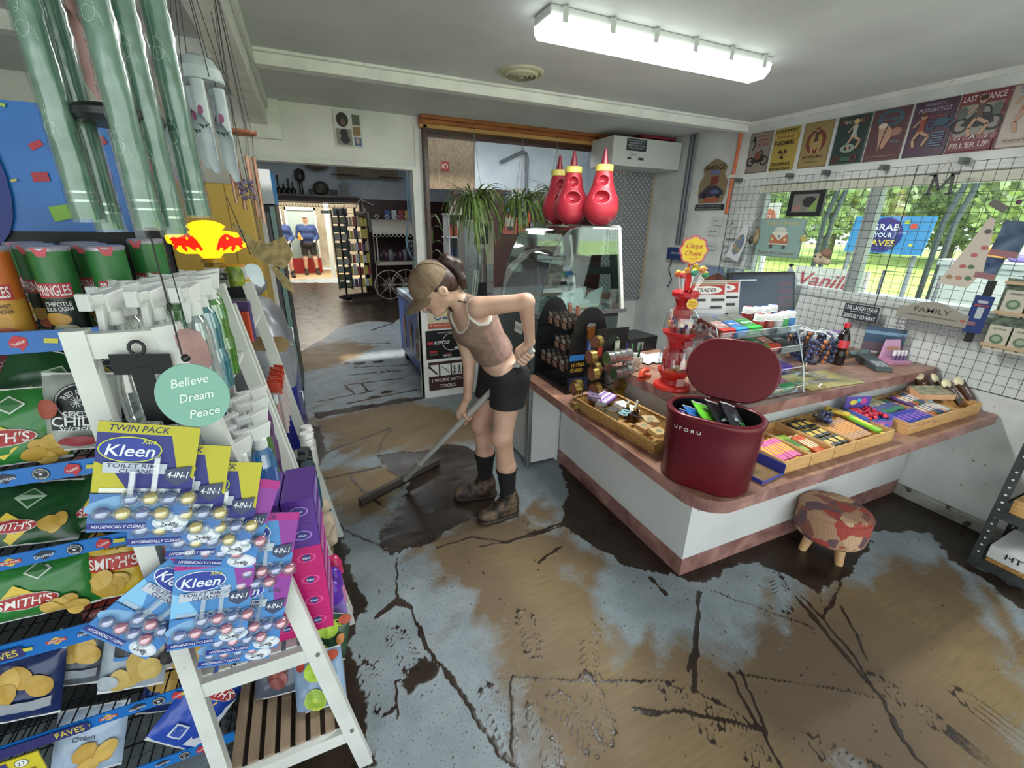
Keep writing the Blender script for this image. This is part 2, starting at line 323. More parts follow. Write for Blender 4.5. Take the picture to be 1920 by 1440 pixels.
BOOT= [[[0.83,1.02],[0.86,1.09]],[[0.52,0.82],[0.53,0.89]],[[0.74,0.83],[0.76,0.92]],[[0.64,0.82],[0.63,0.88]],[[0.65,1.2],[0.67,1.3]],[[1.04,0.68],[1.03,0.72]],[[1.13,0.56],[1.13,0.58]],[[2.01,0.23],[2.01,0.27]],[[1.79,0.4],[1.78,0.45]],[[1.84,0.92],[1.88,0.96]],[[0.4,0.94],[0.4,1.0]],[[0.15,1.33],[0.13,1.42]],[[0.3,2.0],[0.28,2.15]],[[0.91,1.87],[0.89,1.92]],[[1.39,0.36],[1.37,0.39]],[[0.02,1.22],[0.01,1.25]]]
# ================= floor with flood mud =================
def pip(poly,X,Y):
    """signed distance to polygon, <0 inside"""
    n=len(poly); d=np.full(X.shape,1e9,np.float32); ins=np.zeros(X.shape,bool)
    for i in range(n):
        ax,ay=poly[i-1]; bx,by=poly[i]; ex,ey=bx-ax,by-ay; L=ex*ex+ey*ey or 1e-9
        t=np.clip(((X-ax)*ex+(Y-ay)*ey)/L,0,1); d=np.minimum(d,(X-ax-t*ex)**2+(Y-ay-t*ey)**2)
        c=((ay>Y)!=(by>Y))&(X<(bx-ax)*(Y-ay)/(by-ay+1e-12)+ax); ins^=c
    d=np.sqrt(d); return np.where(ins,-d,d)
def vnoise(X,Y,s,seed):
    rs=np.random.RandomState(seed); G=rs.rand(256,256).astype(np.float32); x=X*s; y=Y*s; xi=np.floor(x).astype(int); yi=np.floor(y).astype(int)
    fx=x-xi; fy=y-yi; fx=fx*fx*(3-2*fx); fy=fy*fy*(3-2*fy); g=lambda a,b:G[a%256,b%256]
    return (g(xi,yi)*(1-fx)+g(xi+1,yi)*fx)*(1-fy)+(g(xi,yi+1)*(1-fx)+g(xi+1,yi+1)*fx)*fy
xs=np.concatenate([[-3,-2,-1.2,-.6],np.arange(-.3,3.33,.009),[3.33,3.5,4,5]]).astype(np.float32)
ys=np.concatenate([[-1.6,-.6,0],np.arange(.28,4.3,.009),np.arange(4.32,8,.03),np.arange(8,16.5,.1)]).astype(np.float32)
X,Y=np.meshgrid(xs,ys)
fb=lambda s,sd: vnoise(X,Y,s,sd)*.5+vnoise(X,Y,s*2.1,sd+1)*.3+vnoise(X,Y,s*4.7,sd+2)*.2-.5
wx=X; mud=np.full(X.shape,1.,np.float32)
MUD.append([[-.42,.6],[-.06,.6],[-.03,1.0],[-.05,1.5],[-.42,1.6]])  # extra dark region over the floor below the near stand
for p in MUD: mud=np.minimum(mud,pip(p,X,Y))
sil=np.full(X.shape,1.,np.float32)
for p in SILT: sil=np.minimum(sil,pip(p,X,Y))
n1=fb(5,1); n2=fb(18,5); n3=fb(45,9)
mud=mud+.07*n1+.05*n2+.03*n3
strk=vnoise(X*2+Y,Y*5-X*2,4,22)-.5
wipe=vnoise((X*.8+Y*.6)*1.4,(Y*.8-X*.6)*16,1,31)-.5
mudm=np.clip(.5-mud/.03,0,1)
silm=np.clip(.75-(sil+.22*n1+.12*n2+.16*wipe)/.24,0,1)
# thin film of silt nearly everywhere, in wiped streaks
film=np.clip(.22+1.3*n1+1.2*wipe+.5*n2,0,1)*.75
silm=np.maximum(silm,film*np.where(Y<4,.50,.8))
bare=np.clip((wipe*1.5+n2*1.6+.05)*3,0,1)*(mud>-.10)
for w,l in STROKE:
    l=np.array(l,np.float32); jx=X+.012*(vnoise(X,Y,30,40)-.5); jy=Y+.012*(vnoise(X,Y,30,41)-.5)
    for a,b in zip(l,l[1:]):
        m=w*2+.05; x0,x1=min(a[0],b[0])-m,max(a[0],b[0])+m; y0,y1=min(a[1],b[1])-m,max(a[1],b[1])+m
        i0,i1=np.searchsorted(xs,(x0,x1)); j0,j1=np.searchsorted(ys,(y0,y1)); sl=(slice(j0,j1),slice(i0,i1))
        if i1<=i0 or j1<=j0: continue
        e=b-a; L=float(e@e) or 1e-9; t=np.clip(((jx[sl]-a[0])*e[0]+(jy[sl]-a[1])*e[1])/L,0,1)
        d=np.hypot(jx[sl]-a[0]-t*e[0],jy[sl]-a[1]-t*e[1]); br=.55+.9*vnoise(X[sl],Y[sl],22,50)
        mudm[sl]=np.maximum(mudm[sl],np.clip((w*.5*br-d)/.006+.6,0,1)*.9)
for (x,y),r in BLOB: mudm=np.maximum(mudm,np.clip((r-np.hypot((X-x)*.7,Y-y)*1.1-.03*n2)/.01,0,1))
for c,q in BOOT:
    c=np.array(c); e=np.array(q)-c; e=e/np.linalg.norm(e); u=(X-c[0])*e[0]+(Y-c[1])*e[1]; v=-(X-c[0])*e[1]+(Y-c[1])*e[0]
    ins=(np.hypot(u/.135,v/(.05-.010*np.cos(u*28)))<1); edge=(np.hypot(u/.135,v/.05)>.8)
    lug=(np.sin((u+np.abs(v)*.9)*2*np.pi/.027)>.35)&(np.abs(v)>.008)|edge&(np.sin(u*190)>0)
    k=(vnoise(X,Y,30,77)>.33)&(vnoise(X,Y,9,78)>.22)
    mudm=np.where(ins&lug&k,np.maximum(mudm,.66),mudm); silm=np.where(ins&~lug,silm*.85,silm)
rs=np.random.RandomState(5)
sp=(vnoise(X,Y,95,61)>.93)&(vnoise(X,Y,6,63)>.42)&(X>-.3)
mudm=np.where(sp,np.maximum(mudm,.75),mudm)
ridge=np.clip((mudm>.5)*(vnoise(X*1.0,Y*1.6,14,90)),0,1)
z=np.where(mudm>.5,.0022,0)+np.where(mudm>.6,.0028*np.clip(ridge-.45,0,1)*((X<1.0)&(X>.1)&(Y<2.7)&(Y>1.8)),0)+.0012*silm*n3
nx,ny=len(xs),len(ys)
co=np.stack([X,Y,z],-1).reshape(-1,3).astype(np.float32)
q=(np.arange(ny-1)[:,None]*nx+np.arange(nx-1)[None,:]).ravel(); fc=np.stack([q,q+1,q+nx+1,q+nx],1).astype(np.int32)
me=bpy.data.meshes.new('floor'); me.vertices.add(len(co)); me.vertices.foreach_set('co',co.ravel())
me.loops.add(fc.size); me.loops.foreach_set('vertex_index',fc.ravel()); me.polygons.add(len(fc))
me.polygons.foreach_set('loop_start',np.arange(0,fc.size,4,dtype=np.int32)); me.polygons.foreach_set('loop_total',np.full(len(fc),4,np.int32))
me.update(calc_edges=True); me.polygons.foreach_set('use_smooth',np.ones(len(fc),bool))
far=np.clip((Y-13.6)/.5,0,1)
for nm,arr in (('mud',mudm),('silt',silm),('dry',far)):
    at=me.attributes.new(nm,'FLOAT','POINT'); at.data.foreach_set('value',arr.astype(np.float32).ravel())
fo=bpy.data.objects.new('floor',me); COL.objects.link(fo); fo['kind']='structure'
m,n,l,b=mk('mud_streaked_painted_concrete'); me.materials.append(m)
def at(nm): a=n.new('ShaderNodeAttribute'); a.attribute_name=nm; return a.outputs['Fac']
def mixc(f,A,B):
    x=n.new('ShaderNodeMix'); x.data_type='RGBA'; l.new(f,x.inputs['Factor'])
    for s_,v_ in (('A',A),('B',B)):
        if isinstance(v_,str): x.inputs[s_].default_value=(*rgb(v_),1)
        else: l.new(v_,x.inputs[s_])
    return x.outputs['Result']
def mth(op,a_,b_=None,c_=None):
    x=n.new('ShaderNodeMath'); x.operation=op; x.use_clamp=(op in('ADD','MULTIPLY_ADD'))
    for i_,v_ in enumerate((a_,b_,c_)):
        if v_ is None: continue
        if isinstance(v_,(int,float)): x.inputs[i_].default_value=v_
        else: l.new(v_,x.inputs[i_])
    return x.outputs[0]
def nzn(s_,d_=3,st=(1,1,1)):
    tc=n.new('ShaderNodeTexCoord'); mp=n.new('ShaderNodeMapping'); mp.inputs['Scale'].default_value=st; mp.inputs['Rotation'].default_value=(0,0,.6)
    x=n.new('ShaderNodeTexNoise'); x.inputs['Scale'].default_value=s_; x.inputs['Detail'].default_value=d_; l.new(tc.outputs['Object'],mp.inputs[0]); l.new(mp.outputs[0],x.inputs[0]); return x.outputs[0]
N1=nzn(6,5); N2=nzn(60,4); N3=nzn(7,3,(1,9,1)); N4=nzn(230,2); N5=nzn(110,3)
def stepn(v_,lo_,hi_):
    x=n.new('ShaderNodeMapRange'); x.inputs['From Min'].default_value=lo_; x.inputs['From Max'].default_value=hi_; l.new(v_,x.inputs[0]); return x.outputs[0]
paint=mixc(stepn(N1,.35,.7),'798387','8d979b'); paint=mixc(stepn(N5,.62,.66),paint,'5d6468'); paint=mixc(stepn(N4,.70,.73),paint,'d8dcdc')
siltc=mixc(stepn(N3,.1,.9),'6a583e','8a7551'); siltc=mixc(stepn(N1,.45,.75),siltc,'79664a'); siltc=mixc(stepn(nzn(1.1,3),.38,.6),'625241',siltc)
sf=stepn(mth('ADD',mth('MULTIPLY',at('silt'),1.0),mth('MULTIPLY',mth('SUBTRACT',mth('ADD',N2,mth('MULTIPLY',N3,1.0)),1.0),.7)),.22,.78)
colr=mixc(sf,paint,siltc)
colr=mixc(at('dry'),colr,'a58e6c')
mf=stepn(mth('ADD',at('mud'),mth('MULTIPLY',mth('SUBTRACT',N2,.5),.5)),.38,.62)
colr=mixc(mf,colr,mixc(stepn(N1,.3,.7),'261d17','352a22'))
l.new(colr,b.inputs['Base Color'])
rg=mth('MULTIPLY_ADD',mf,-.22,.52); rg=mth('ADD',rg,mth('MULTIPLY',mth('SUBTRACT',N1,.5),.35)); l.new(rg,b.inputs['Roughness'])
b.inputs['Specular IOR Level'].default_value=.32; bp=n.new('ShaderNodeBump'); bp.inputs['Strength'].default_value=.3; bp.inputs['Distance'].default_value=.003
l.new(mth('ADD',mth('MULTIPLY',N2,.5),mth('MULTIPLY',mf,.5)),bp.inputs['Height']); l.new(bp.outputs[0],b.inputs['Normal'])

# ================= shell =================
WALLW=noisy('aged_white_wall','d2d2cf','e6e5e2',3,.6,5)
WALLR=noisy('right_wall_paint','c3c6c4','d9dbd8',4,.55,6,dots=('8a8579',38,.735))
CEIL=noisy('ceiling_paint','bcbebd','cacccb',2,.7,3)
BEAM=noisy('beam_paint','d2d3cd','e2e2dc',9,.45,4,dots=('a39b86',30,.74))
MAROON=noisy('maroon_paint','2e1310','431d17',4,.45)
BLUW=noisy('pale_blue_wall','a9b2bb','bcc4ca',3,.6)
DARKWOOD=noisy('dark_wood','31190f','4c2a1a',3,.35,stretch=(1,1,8))
CEDAR=noisy('cedar','8a4a22','a96734',3,.4,stretch=(1,12,12))
XW,YB,ZC=3.33,3.95,2.39
def wallbox(name,*bx,m=WALLW,bev=0):
    b_=MB()
    for q_ in bx: b_.box(*q_,m)
    return struct(name,b_,bevel=bev)
wallbox('ceiling',(-3,3.45,-1.6,4.05,ZC,ZC+.08),m=CEIL)
b_=MB()                                                        # right wall with window hole and painted brick courses
for q_ in ((XW,XW+.14,-1.6,4.05,1.19,0),): pass
b_.box(XW,XW+.14,-1.6,YB,0,1.18,WALLR).box(XW,XW+.14,-1.6,YB,1.93,ZC+.05,WALLR).box(XW,XW+.14,2.66,YB,1.18,1.93,WALLR).box(XW,XW+.14,-1.6,-.6,1.18,1.93,WALLR)
struct('wall_right',b_)
wallbox('wall_back',(-3,-.26,YB,YB+.1,0,ZC),(-.26,.955,YB,YB+.1,2.0,ZC),(.864,.955,YB,YB+.1,0,2.0),(.955,3.33,YB,YB+.1,2.33,ZC),(2.96,3.5,YB,YB+.1,0,2.33))
wallbox('wall_left',(-3.1,-3,-1.6,4.05,0,ZC))
b_=MB(); b_.box(.864,2.96,3.9,4.0,0,.88,WALLW); struct('wall_servery',b_)
wallbox('trim_1',(-.26,.9,3.925,3.952,2.0,2.03),(.864,.90,3.925,3.952,0,2.0),(.895,.93,3.938,3.952,0,2.39),m=BEAM)
wallbox('trim_2',(-.12,XW,2.85,2.93,2.325,ZC),(-.12,XW,2.82,2.86,2.375,ZC),m=BEAM,bev=.004)
wallbox('trim_3',(-.255,-.14,-1.6,YB,2.225,ZC),(-.14,-.12,-1.6,YB,2.33,ZC),m=BEAM,bev=.004)
wallbox('trim_4',(-3,-.255,2.85,2.93,2.32,ZC),m=BEAM)
wallbox('trim_5',(-.27,-.06,3.90,3.952,2.14,2.39),m=BEAM)
wallbox('trim_6',(XW-.02,XW,-1.6,2.84,2.36,ZC),m=BEAM)
# skirting tile strip along right wall
wallbox('baseboard_right',(XW-.03,XW,-1.6,1.19,0,.075),m=noisy('dirty_skirting','77766e','a5a59e',6,.5,dots=('4c4034',14,.6)),bev=.01)
# window
AL=noisy('grey_aluminium','8b9190','9fa5a3',5,.4)
b_=MB()
for y0,y1 in ((-.6,-.55),(.93,.965),(1.79,1.86),(2.60,2.66)): b_.box(XW+.032,XW+.088,y0,y1,1.214,1.872,AL)
b_.box(XW+.03,XW+.09,-.6,2.66,1.18,1.215,'c9ccc8').box(XW+.03,XW+.09,-.6,2.66,1.87,1.93,'c9c8b8').box(XW-.012,XW+.03,-.6,2.66,1.16,1.184,'c4c6c2')
w_=struct('window_1',b_)
b_=MB(); b_.box(XW+.055,XW+.06,-.55,2.62,1.2,1.9,clear('window_glass','f4faf8',.05)); b_.build('pane',w_)
# servery surround
b_=MB(); b_.box(.955,.99,3.88,4.06,.9,2.33,DARKWOOD).box(2.93,2.97,3.9,4.06,.9,2.33,DARKWOOD).box(.955,2.97,3.92,4.05,2.27,2.33,DARKWOOD); struct('trim_7',b_,bevel=.003)
b_=MB()
for z0,z1,d in ((2.305,2.335,.07),(2.335,2.365,.09),(2.365,2.39,.115)): b_.box(.93,3.33,YB-d,YB+.0,z0,z1,CEDAR if z0>2.31 else noisy('light_cedar','b98a4d','c79b5c',4,.4,stretch=(1,9,9)))
struct('trim_8',b_,bevel=.004)
b_=MB(); b_.box(.9,2.93,3.84,4.2,.87,.91,noisy('servery_top','6b4a36','8b6347',5,.4)); struct('trim_9',b_,bevel=.006)
# room beyond: walls, ceiling
wallbox('ceiling_back',(-3,6,4.05,10.9,3.0,3.1),m=BLUW)
wallbox('ceiling_far',(-3,3,10.9,17,3.0,3.1),m=CEIL)
FW=10.7
b_=MB(); b_.box(-3,-.55,FW,FW+.15,0,2.02,MAROON).box(1.15,6,FW,FW+.15,0,2.02,MAROON).box(-.55,1.15,FW,FW+.15,1.93,2.02,MAROON).box(-3,6,FW,FW+.15,2.02,3.05,BLUW); struct('wall_back_room',b_)
b_=MB(); b_.box(4.2,4.3,4.05,FW,1.9,3.05,BLUW).box(4.2,4.3,4.05,FW,0,1.9,MAROON); struct('wall_kitchen',b_)
wallbox('wall_back_room_left',(-1.5,-1.4,4.05,FW,0,3.05),m=BLUW)
wallbox('wall_far',(-3,3,16.6,16.7,0,3.05),m=noisy('far_wall','b5aa94','cfc6b2',3,.6))
wallbox('wall_far_right',(2.4,2.5,10.85,16.6,0,3.05),m='b9b3a6')
wallbox('wall_far_left',(-1.4,-1.3,10.85,16.6,0,3.05),m='c9c6bd')
# ================= shop counter =================
LAM=noisy('pink_marbled_laminate','6f4a45','a98178',7,.35,8,.3,.7,stretch=(1,1,1),c3='8d665f',dist=1.2)
LAMS=noisy('pink_marbled_laminate_worn','7a5149','a67f6c',6,.38,8,.3,.7,c3='8f6a58',dist=2)
WP=noisy('white_panel','c7cac8','d6d8d5',2,.45,4,dots=('6d675c',34,.75))
t=T('shop_counter','low white L-shaped shop counter with pink marbled laminate ledges','counter',(1.47,1.19,0))
b=MB(); b.box(1.47,3.32,1.19,1.23,.1,.633,WP).box(1.47,1.51,1.23,2.38,.1,.633,WP); b.build('base_panel',t,world=True)
b=MB(); b.box(1.468,3.32,1.188,1.23,0,.1,LAM).box(1.468,1.51,1.23,2.38,0,.1,LAM); b.build('kickboard',t,world=True)
def Lpoly(x0,y0,x1,y1,x2,y2,r):
    return [(x1,y0),(x1,y1),(x2,y1),(x2,y2),(x0,y2)]+[(x0+r-r*cos(a),y0+r-r*sin(a)) for a in [i*pi/16 for i in range(9)]]
b=MB(); b.prism(Lpoly(1.18,.885,3.32,1.3,1.6,2.40,.13),lambda x,y,h:V((x,y,.633+h)),.052,LAMS,LAM); b.build('lower_ledge',t,bevel=.006,world=True)
b=MB(); b.box(1.56,3.32,1.235,1.27,.685,.81,WP).box(1.56,1.6,1.27,2.40,.685,.81,WP).box(3.28,3.32,.96,1.24,.60,.633,'2a2c2e'); b.build('riser',t,world=True)
b=MB(); b.prism(Lpoly(1.515,1.195,3.32,1.85,2.0,2.40,.03),lambda x,y,h:V((x,y,.808+h)),.052,LAMS,LAM); b.build('upper_top',t,bevel=.006,world=True)

# ================= curved glass food display =================
GL=clear('display_glass','e9f4ef',.10); STEEL=noisy('brushed_steel','8f9295','b5b8ba',20,.3,3,metal=.9,stretch=(1,1,12))
t=T('food_display_case','hot food display case with curved glass and white rear frame','display case',(1.24,2.42,0))
b=MB(); b.box(1.24,1.9,2.425,3.05,.02,.63,WP).box(1.455,1.47,2.40,2.425,.0,.63,WP).box(1.24,1.46,2.405,2.425,.02,.66,WP); b.build('cabinet',t,world=True)
b=MB(); b.box(1.215,1.245,2.38,2.43,0,.66,STEEL); b.build('corner_post',t,bevel=.006,world=True)
DG=noisy('grey_green_panel','3c4442','4b5452',3,.25)
b=MB(); b.hex([(1.22,2.42,.63),(1.9,2.42,.63),(1.9,3.05,.63),(1.22,3.05,.63)],[(1.27,2.42,1.05),(1.9,2.42,1.05),(1.9,3.05,1.05),(1.27,3.05,1.05)],DG); b.build('lower_panel',t,world=True)
b=MB(); b.box(1.27,1.96,2.41,3.06,1.05,1.075,STEEL); 
for i in range(7): b.bar((1.34+i*.08,2.45,1.078),(1.34+i*.08,3.0,1.078),.012,.006,'8b8f8c')
b.build('deck',t,world=True)
prof=[(1.285,1.075),(1.30,1.2),(1.335,1.34),(1.375,1.45),(1.42,1.53),(1.48,1.58),(1.56,1.6),(1.84,1.6)]
b=MB()
def curve(u,v):
    k=u*(len(prof)-1); i=min(int(k),len(prof)-2); f=k-i; return V((lerp(prof[i][0],prof[i+1][0],f),2.42+.62*v,lerp(prof[i][1],prof[i+1][1],f)))
b.grid(curve,21,1,GL); b.build('curved_glass',t,world=True)
for y in (2.425,3.04):
    b=MB(); b.prism(prof+[(1.92,1.08)],lambda x,z,h:V((x,y+h,z)),.004,GL); b.tube([(p[0],y,p[1]) for p in prof],.0035,'2f3a36'); b.build('end_glass',t,world=True)
b=MB()
for y in (2.43,3.04): b.bar((1.84,y,1.6),(1.93,y,1.075),.025,.02,'dcdcd4').bar((1.64,y,1.595),(1.84,y,1.595),.015,.015,'dcdcd4').bar((1.80,y+.01,1.58),(1.885,y+.01,1.08),.02,.045,'17191a')
b.bar((1.84,2.43,1.6),(1.84,3.04,1.6),.02,.02,'dcdcd4'); b.build('rear_frame',t,world=True)
b=MB(); b.box(1.62,1.82,2.5,2.98,1.545,1.59,'1c1e20').box(1.55,1.86,2.46,3.0,1.35,1.355,clear('shelf_glass','e0eee8',.12)).box(1.57,1.86,2.5,3.0,1.30,1.345,'1e2022'); b.build('heat_shelf',t,world=True)
b=MB(); s=Sheet(b,plane((1.238,2.62,.95),(0,-1,0),(.12,0,1))); s.rect(-.06,-.035,.06,.035,'e6e6e2'); s.text('CAUTION HOT',0,0,.018,'333338',w=.1); b.build('caution_sign',t,world=True)
# ketchup squeeze bottle shaped holders
RED=noisy('glossy_red_plastic','98222f','a32c3a',3,.38)
def ketchup():
    t=T('squeeze_bottle_holder','',  'bottle')
    pr=[('e',(0,0,.115),(.108,.108,.115),.03),('c',(0,0,.10),(0,0,.27),.098,.062,.03),('c',(0,0,.27),(0,0,.315),.055,.05,.01)]
    for i,(z,w) in enumerate(((.25,.034),(.15,.05))):
        pr.append(('e',(-.055-.02*i,-.055-.02*i,z),(w*1.1,w*1.1,w*.9),.01)) if False else None
    pr=[p for p in pr if p]
    pr+=[('-e',(-.045,-.045,.262),(.034,.034,.028)),('-e',(-.065,-.065,.165),(.05,.05,.036))]
    vs,fs=sdf(pr,.005); vs[:,2]=np.maximum(vs[:,2],0); skin_obj('body',[(vs,fs)],t,RED,world=False,smooth=1)
    for z,r,w in ((.238,.066,.03),(.135,.094,.045)):
        b=MB(); b.grid(lambda u,v: V((-r*.72+w*.75*(u-.5)*1.2+.010*(1-v)*-1*sin(pi*u),-r*.72-w*.75*(u-.5)*1.2-.010*(1-v)*sin(pi*u),z+.022-.012*sin(pi*u)*(1-v)-.016*v*sin(pi*u))),8,3,RED); b.build('lip',t)
    b=MB(); b.lathe([(.054,.315),(.056,.318),(.056,.35),(.05,.354)],'cfbe62:.4',n=28); 
    b.build('cap',t,bevel=0)
    b=MB(); b.lathe([(.026,.352),(.024,.36),(.02,.38),(.014,.41),(.008,.44),(.004,.447)],'74202e:.35',n=16); b.build('nozzle',t)
    return t
k0=ketchup()
KP=[(1.765,2.535,1.611,'red sauce bottle holder standing apart at the right end of the glass case top'),(1.66,2.73,1.611,'red sauce bottle holder in the middle of the trio on the glass case'),(1.68,2.95,1.611,'red sauce bottle holder half hidden behind the middle one')]
for i,(x,y,z,lb) in enumerate(KP):
    if i==0: k0.location=(x,y,z); k0['label']=lb; k0['group']='giant red sauce bottle holders'
    else: o=dup(k0,(x,y,z),0.3*i,lb,'giant red sauce bottle holders')
k0.rotation_euler=(0,0,.15)

# ================= red bin =================
RB=noisy('metallic_red_bin','5a0f1a','681624',2,.28,metal=.25); RBI='120e10:.4'
def stad(hl,hw,n=10): return [(hl-hw+hw*cos(a),hw*sin(a)) for a in [-pi/2+pi*i/n for i in range(n+1)]]+[(-hl+hw+hw*cos(a),hw*sin(a)) for a in [pi/2+pi*i/n for i in range(n+1)]]
def ring(b,levels,m,smooth=True):
    """levels: list of (poly, z)"""
    n=len(levels[0][0]); vs=[(x,y,z) for p,z in levels for x,y in p]
    b.add(vs,[(j*n+i,j*n+(i+1)%n,(j+1)*n+(i+1)%n,(j+1)*n+i) for j in range(len(levels)-1) for i in range(n)],m,smooth)
t=T('red_storage_bin','dark red oval metal bin with its lid open, stuffed with bags','bin',(1.315,1.045,.6855),rad(-60))
S1=stad(.172,.118); S0=stad(.163,.111); S2=stad(.156,.102)
b=MB(); ring(b,[(stad(.14,.09),.0),(stad(.157,.106),.0),(S0,.008),(stad(.170,.117),.20),(S1,.262),(stad(.176,.122),.272),(stad(.176,.122),.284),(stad(.169,.115),.29),(S2,.289),(S2,.2)],RB)
b.add([(x,y,.0) for x,y in stad(.14,.09)],[tuple(range(22))],RB); b.build('body',t)
b=MB(); ring(b,[(S2,.285),(stad(.15,.096),.19)],RBI); b.add([(x,y,.19) for x,y in stad(.15,.096)],[tuple(range(22))],RBI); b.build('inner_liner',t)
b=MB(); 
def bs(x,y,h):
    r_=.1185+h; a=max(0,-(x+.054))/.1185; return V((x,-r_,.235+y)) if x>-.054 else V((-.054-r_*sin(a),-r_*cos(a),.235+y))
s=Sheet(b,bs,.0008)
s.text('U F O R U',-.065,0,.013,'d8d8d8',w=.10); b.build('lettering',t)
# lid hinged on the far long side
LP=[(x,y-.122) for x,y in stad(.168,.12,12)]
b=MB(Matrix.Translation((0.005,.12,.292))@Matrix.Rotation(rad(-108),4,'X'))
def lp(k): return [(x*k,(y+.122)*k-.122+.0) for x,y in LP]
ring(b,[(lp(.9),.006),(lp(.985),.0),(lp(1.0),-.004),(lp(1.0),-.010),(lp(.96),-.016)],RB)
n_=len(LP); b.add([(x,y,.006) for x,y in lp(.9)],[tuple(range(n_))],noisy('lid_inside','5a1a24','64202b',4,.4)); b.add([(x,y,-.016) for x,y in lp(.96)],[tuple(range(n_))],RB)
b.M=Matrix.Identity(4); b.box(-.045,.05,.108,.128,.268,.298,'3c0d16'); lidb=b
b.build('lid',t)
def packet(w,h,th_,front,name_,label,cat,loc,rot,group=None,art=None,parent=None,back=None,crimp='c9c9c9'):
    """pillow bag lying in its local x-y plane, bulging to +z"""
    t=T(name_,label,cat,loc,rot,group) if parent is None else parent
    f=lambda x,y,k=0: V((x,y,0))
    def surf(x,y,h=0,sg=1):
        a=max(0,1-(abs(x)/(w/2))**2.6); c=max(0,1-(abs(y)/(h_*.5*.93))**3.0) if abs(y)<h_*.465 else 0
        z=(a**.55)*(c**.6)*th_/2+.0018*sin(x*190+y*60)*(a*c)**.3+.0012*sin(y*150-x*80)
        return V((x*(1-.06*(abs(y)/(h_/2))**2*0+.0),y,sg*(z)+h))
    h_=h
    b=MB(); b.grid(lambda u,v: surf((u-.5)*w,(v-.5)*h,0,1),16,18,front)
    sh=Sheet(b,lambda x,y,hh: surf(x,y,hh+.0016,1),.0009,.01)
    if art: art(sh,w,h)
    for sgn in (-1,1): sh.rect(-w/2,sgn*h/2,w/2,sgn*h*.465,crimp,1)
    b.build('front_print',t)
    b=MB(); b.grid(lambda u,v: surf((.5-u)*w,(v-.5)*h,0,-1),12,12,back or front); b.build('back_film',t)
    return t
def wavy(cols):
    def a(s,w,h):
        for i in range(5): s.ell(rnd(-.3,.3)*w,rnd(-.35,.35)*h,rnd(.1,.3)*w,rnd(.02,.06)*h,random.choice(cols),rot=rnd(-.5,.5),n=14)
    return a
BR=Matrix.Rotation(rad(-60),4,'Z')
for i,(dx,dy,ax_,w,h,c,cols,lb) in enumerate([(-.075,.0,12,.085,.15,'263a8c:.25',['dfe4ee','4b66c4'],'dark blue and white foil packet at the left end in the red bin'),
        (-.045,-.01,14,.10,.18,'2d6fc0:.25',['e8ecf2','1c2f7c'],'blue foil packet with white wavy print in the red bin'),
        (0.0,.0,16,.11,.21,'6fce3a:.25',['2a2f2a','b9f08c'],'bright green packet in the middle of the red bin'),
        (.05,.015,18,.12,.21,'191b1d:.3',['8d9194','3a3d40'],'black packet with grey lettering in the red bin'),
        (.10,.01,14,.10,.19,'2a2d33:.3',['aeb2b6','30a14c'],'dark charcoal packet at the right end in the red bin')]):
    p=BR@V((dx,dy,0)); packet(w,h,.03,c,'snack_packet',lb,'packet',(1.315+p.x*.8,1.045+p.y*.8,.900+.008*i),(rad(24+4*i),rad(22),rad(-60+ax_+50)),'foil packets in the red bin',wavy(cols))

# ================= wooden trays and sweets on lower ledge =================
PINE=noisy('pale_bamboo','b98d56','d2a870',9,.45,4,stretch=(1,1,14)); Z0=.6855
def tray(x0,x1,y0,y1,h,label,div=()):
    t=T('wooden_tray',label,'tray',((x0+x1)/2,(y0+y1)/2,Z0),0,'pale wooden sweet trays on the counter ledge'); X0=(x1-x0)/2; Y0=(y1-y0)/2; w=.006
    b=MB(); b.box(-X0,X0,-Y0,-Y0+w,0,h,PINE); b.build('front_board',t,bevel=.001)
    b=MB(); b.box(-X0,X0,Y0-w,Y0,0,h,PINE); b.build('back_board',t)
    for sx in (-1,1):
        b=MB(); b.box(sx*X0-(w if sx>0 else 0),sx*X0+(w if sx<0 else 0),-Y0+w,Y0-w,0,h,PINE); b.build('side_board',t)
    b=MB(); b.box(-X0+w,X0-w,-Y0+w,Y0-w,0,.004,PINE); b.build('base_board',t)
    for d in div: b=MB(); b.box(d-x0-X0-.003,d-x0-X0+.003,-Y0+w,Y0-w,.004,h-.004,PINE); b.build('divider',t)
    return t
TY0,TY1=.935,1.215
tray(1.63,1.795,TY0,TY1,.058,'wooden tray of pink sweet sticks, nearest the red bin')
tray(1.80,1.95,TY0,TY1,.058,'wooden tray of green and orange sweet sticks, second from the bin')
tray(1.955,2.10,TY0,TY1,.058,'wooden tray of black and gold liquorice bars')
tray(2.105,2.40,TY0,TY1,.058,'wooden tray of caramel bars with a green packet at its right')
tray(2.54,3.24,TY0+.005,TY1,.062,'long wooden tray divided in compartments near the wall',(2.80,3.02))
def bar_(name_,L,W,H,c,c2,label,cat,grp,twist=False):
    t=T(name_,label,cat,(0,0,-9),0,grp)
    b=MB(); b.box(-W/2,W/2,-L/2*.86,L/2*.86,0,H,c)
    for sgn in (-1,1): b.add([(-W/2*.7,sgn*L*.43,H*.5),(W/2*.7,sgn*L*.43,H*.5),(W/2*1.1,sgn*L/2,H*.5),(-W/2*1.1,sgn*L/2,H*.5)],[(0,1,2,3)],c2)
    b.build('wrapper',t,bevel=min(H,W)*.3)
    b=MB(); b.box(-W/2*.7,W/2*.7,-L*.2,L*.2,H,H+.0006,c2); b.build('label_band',t); return t
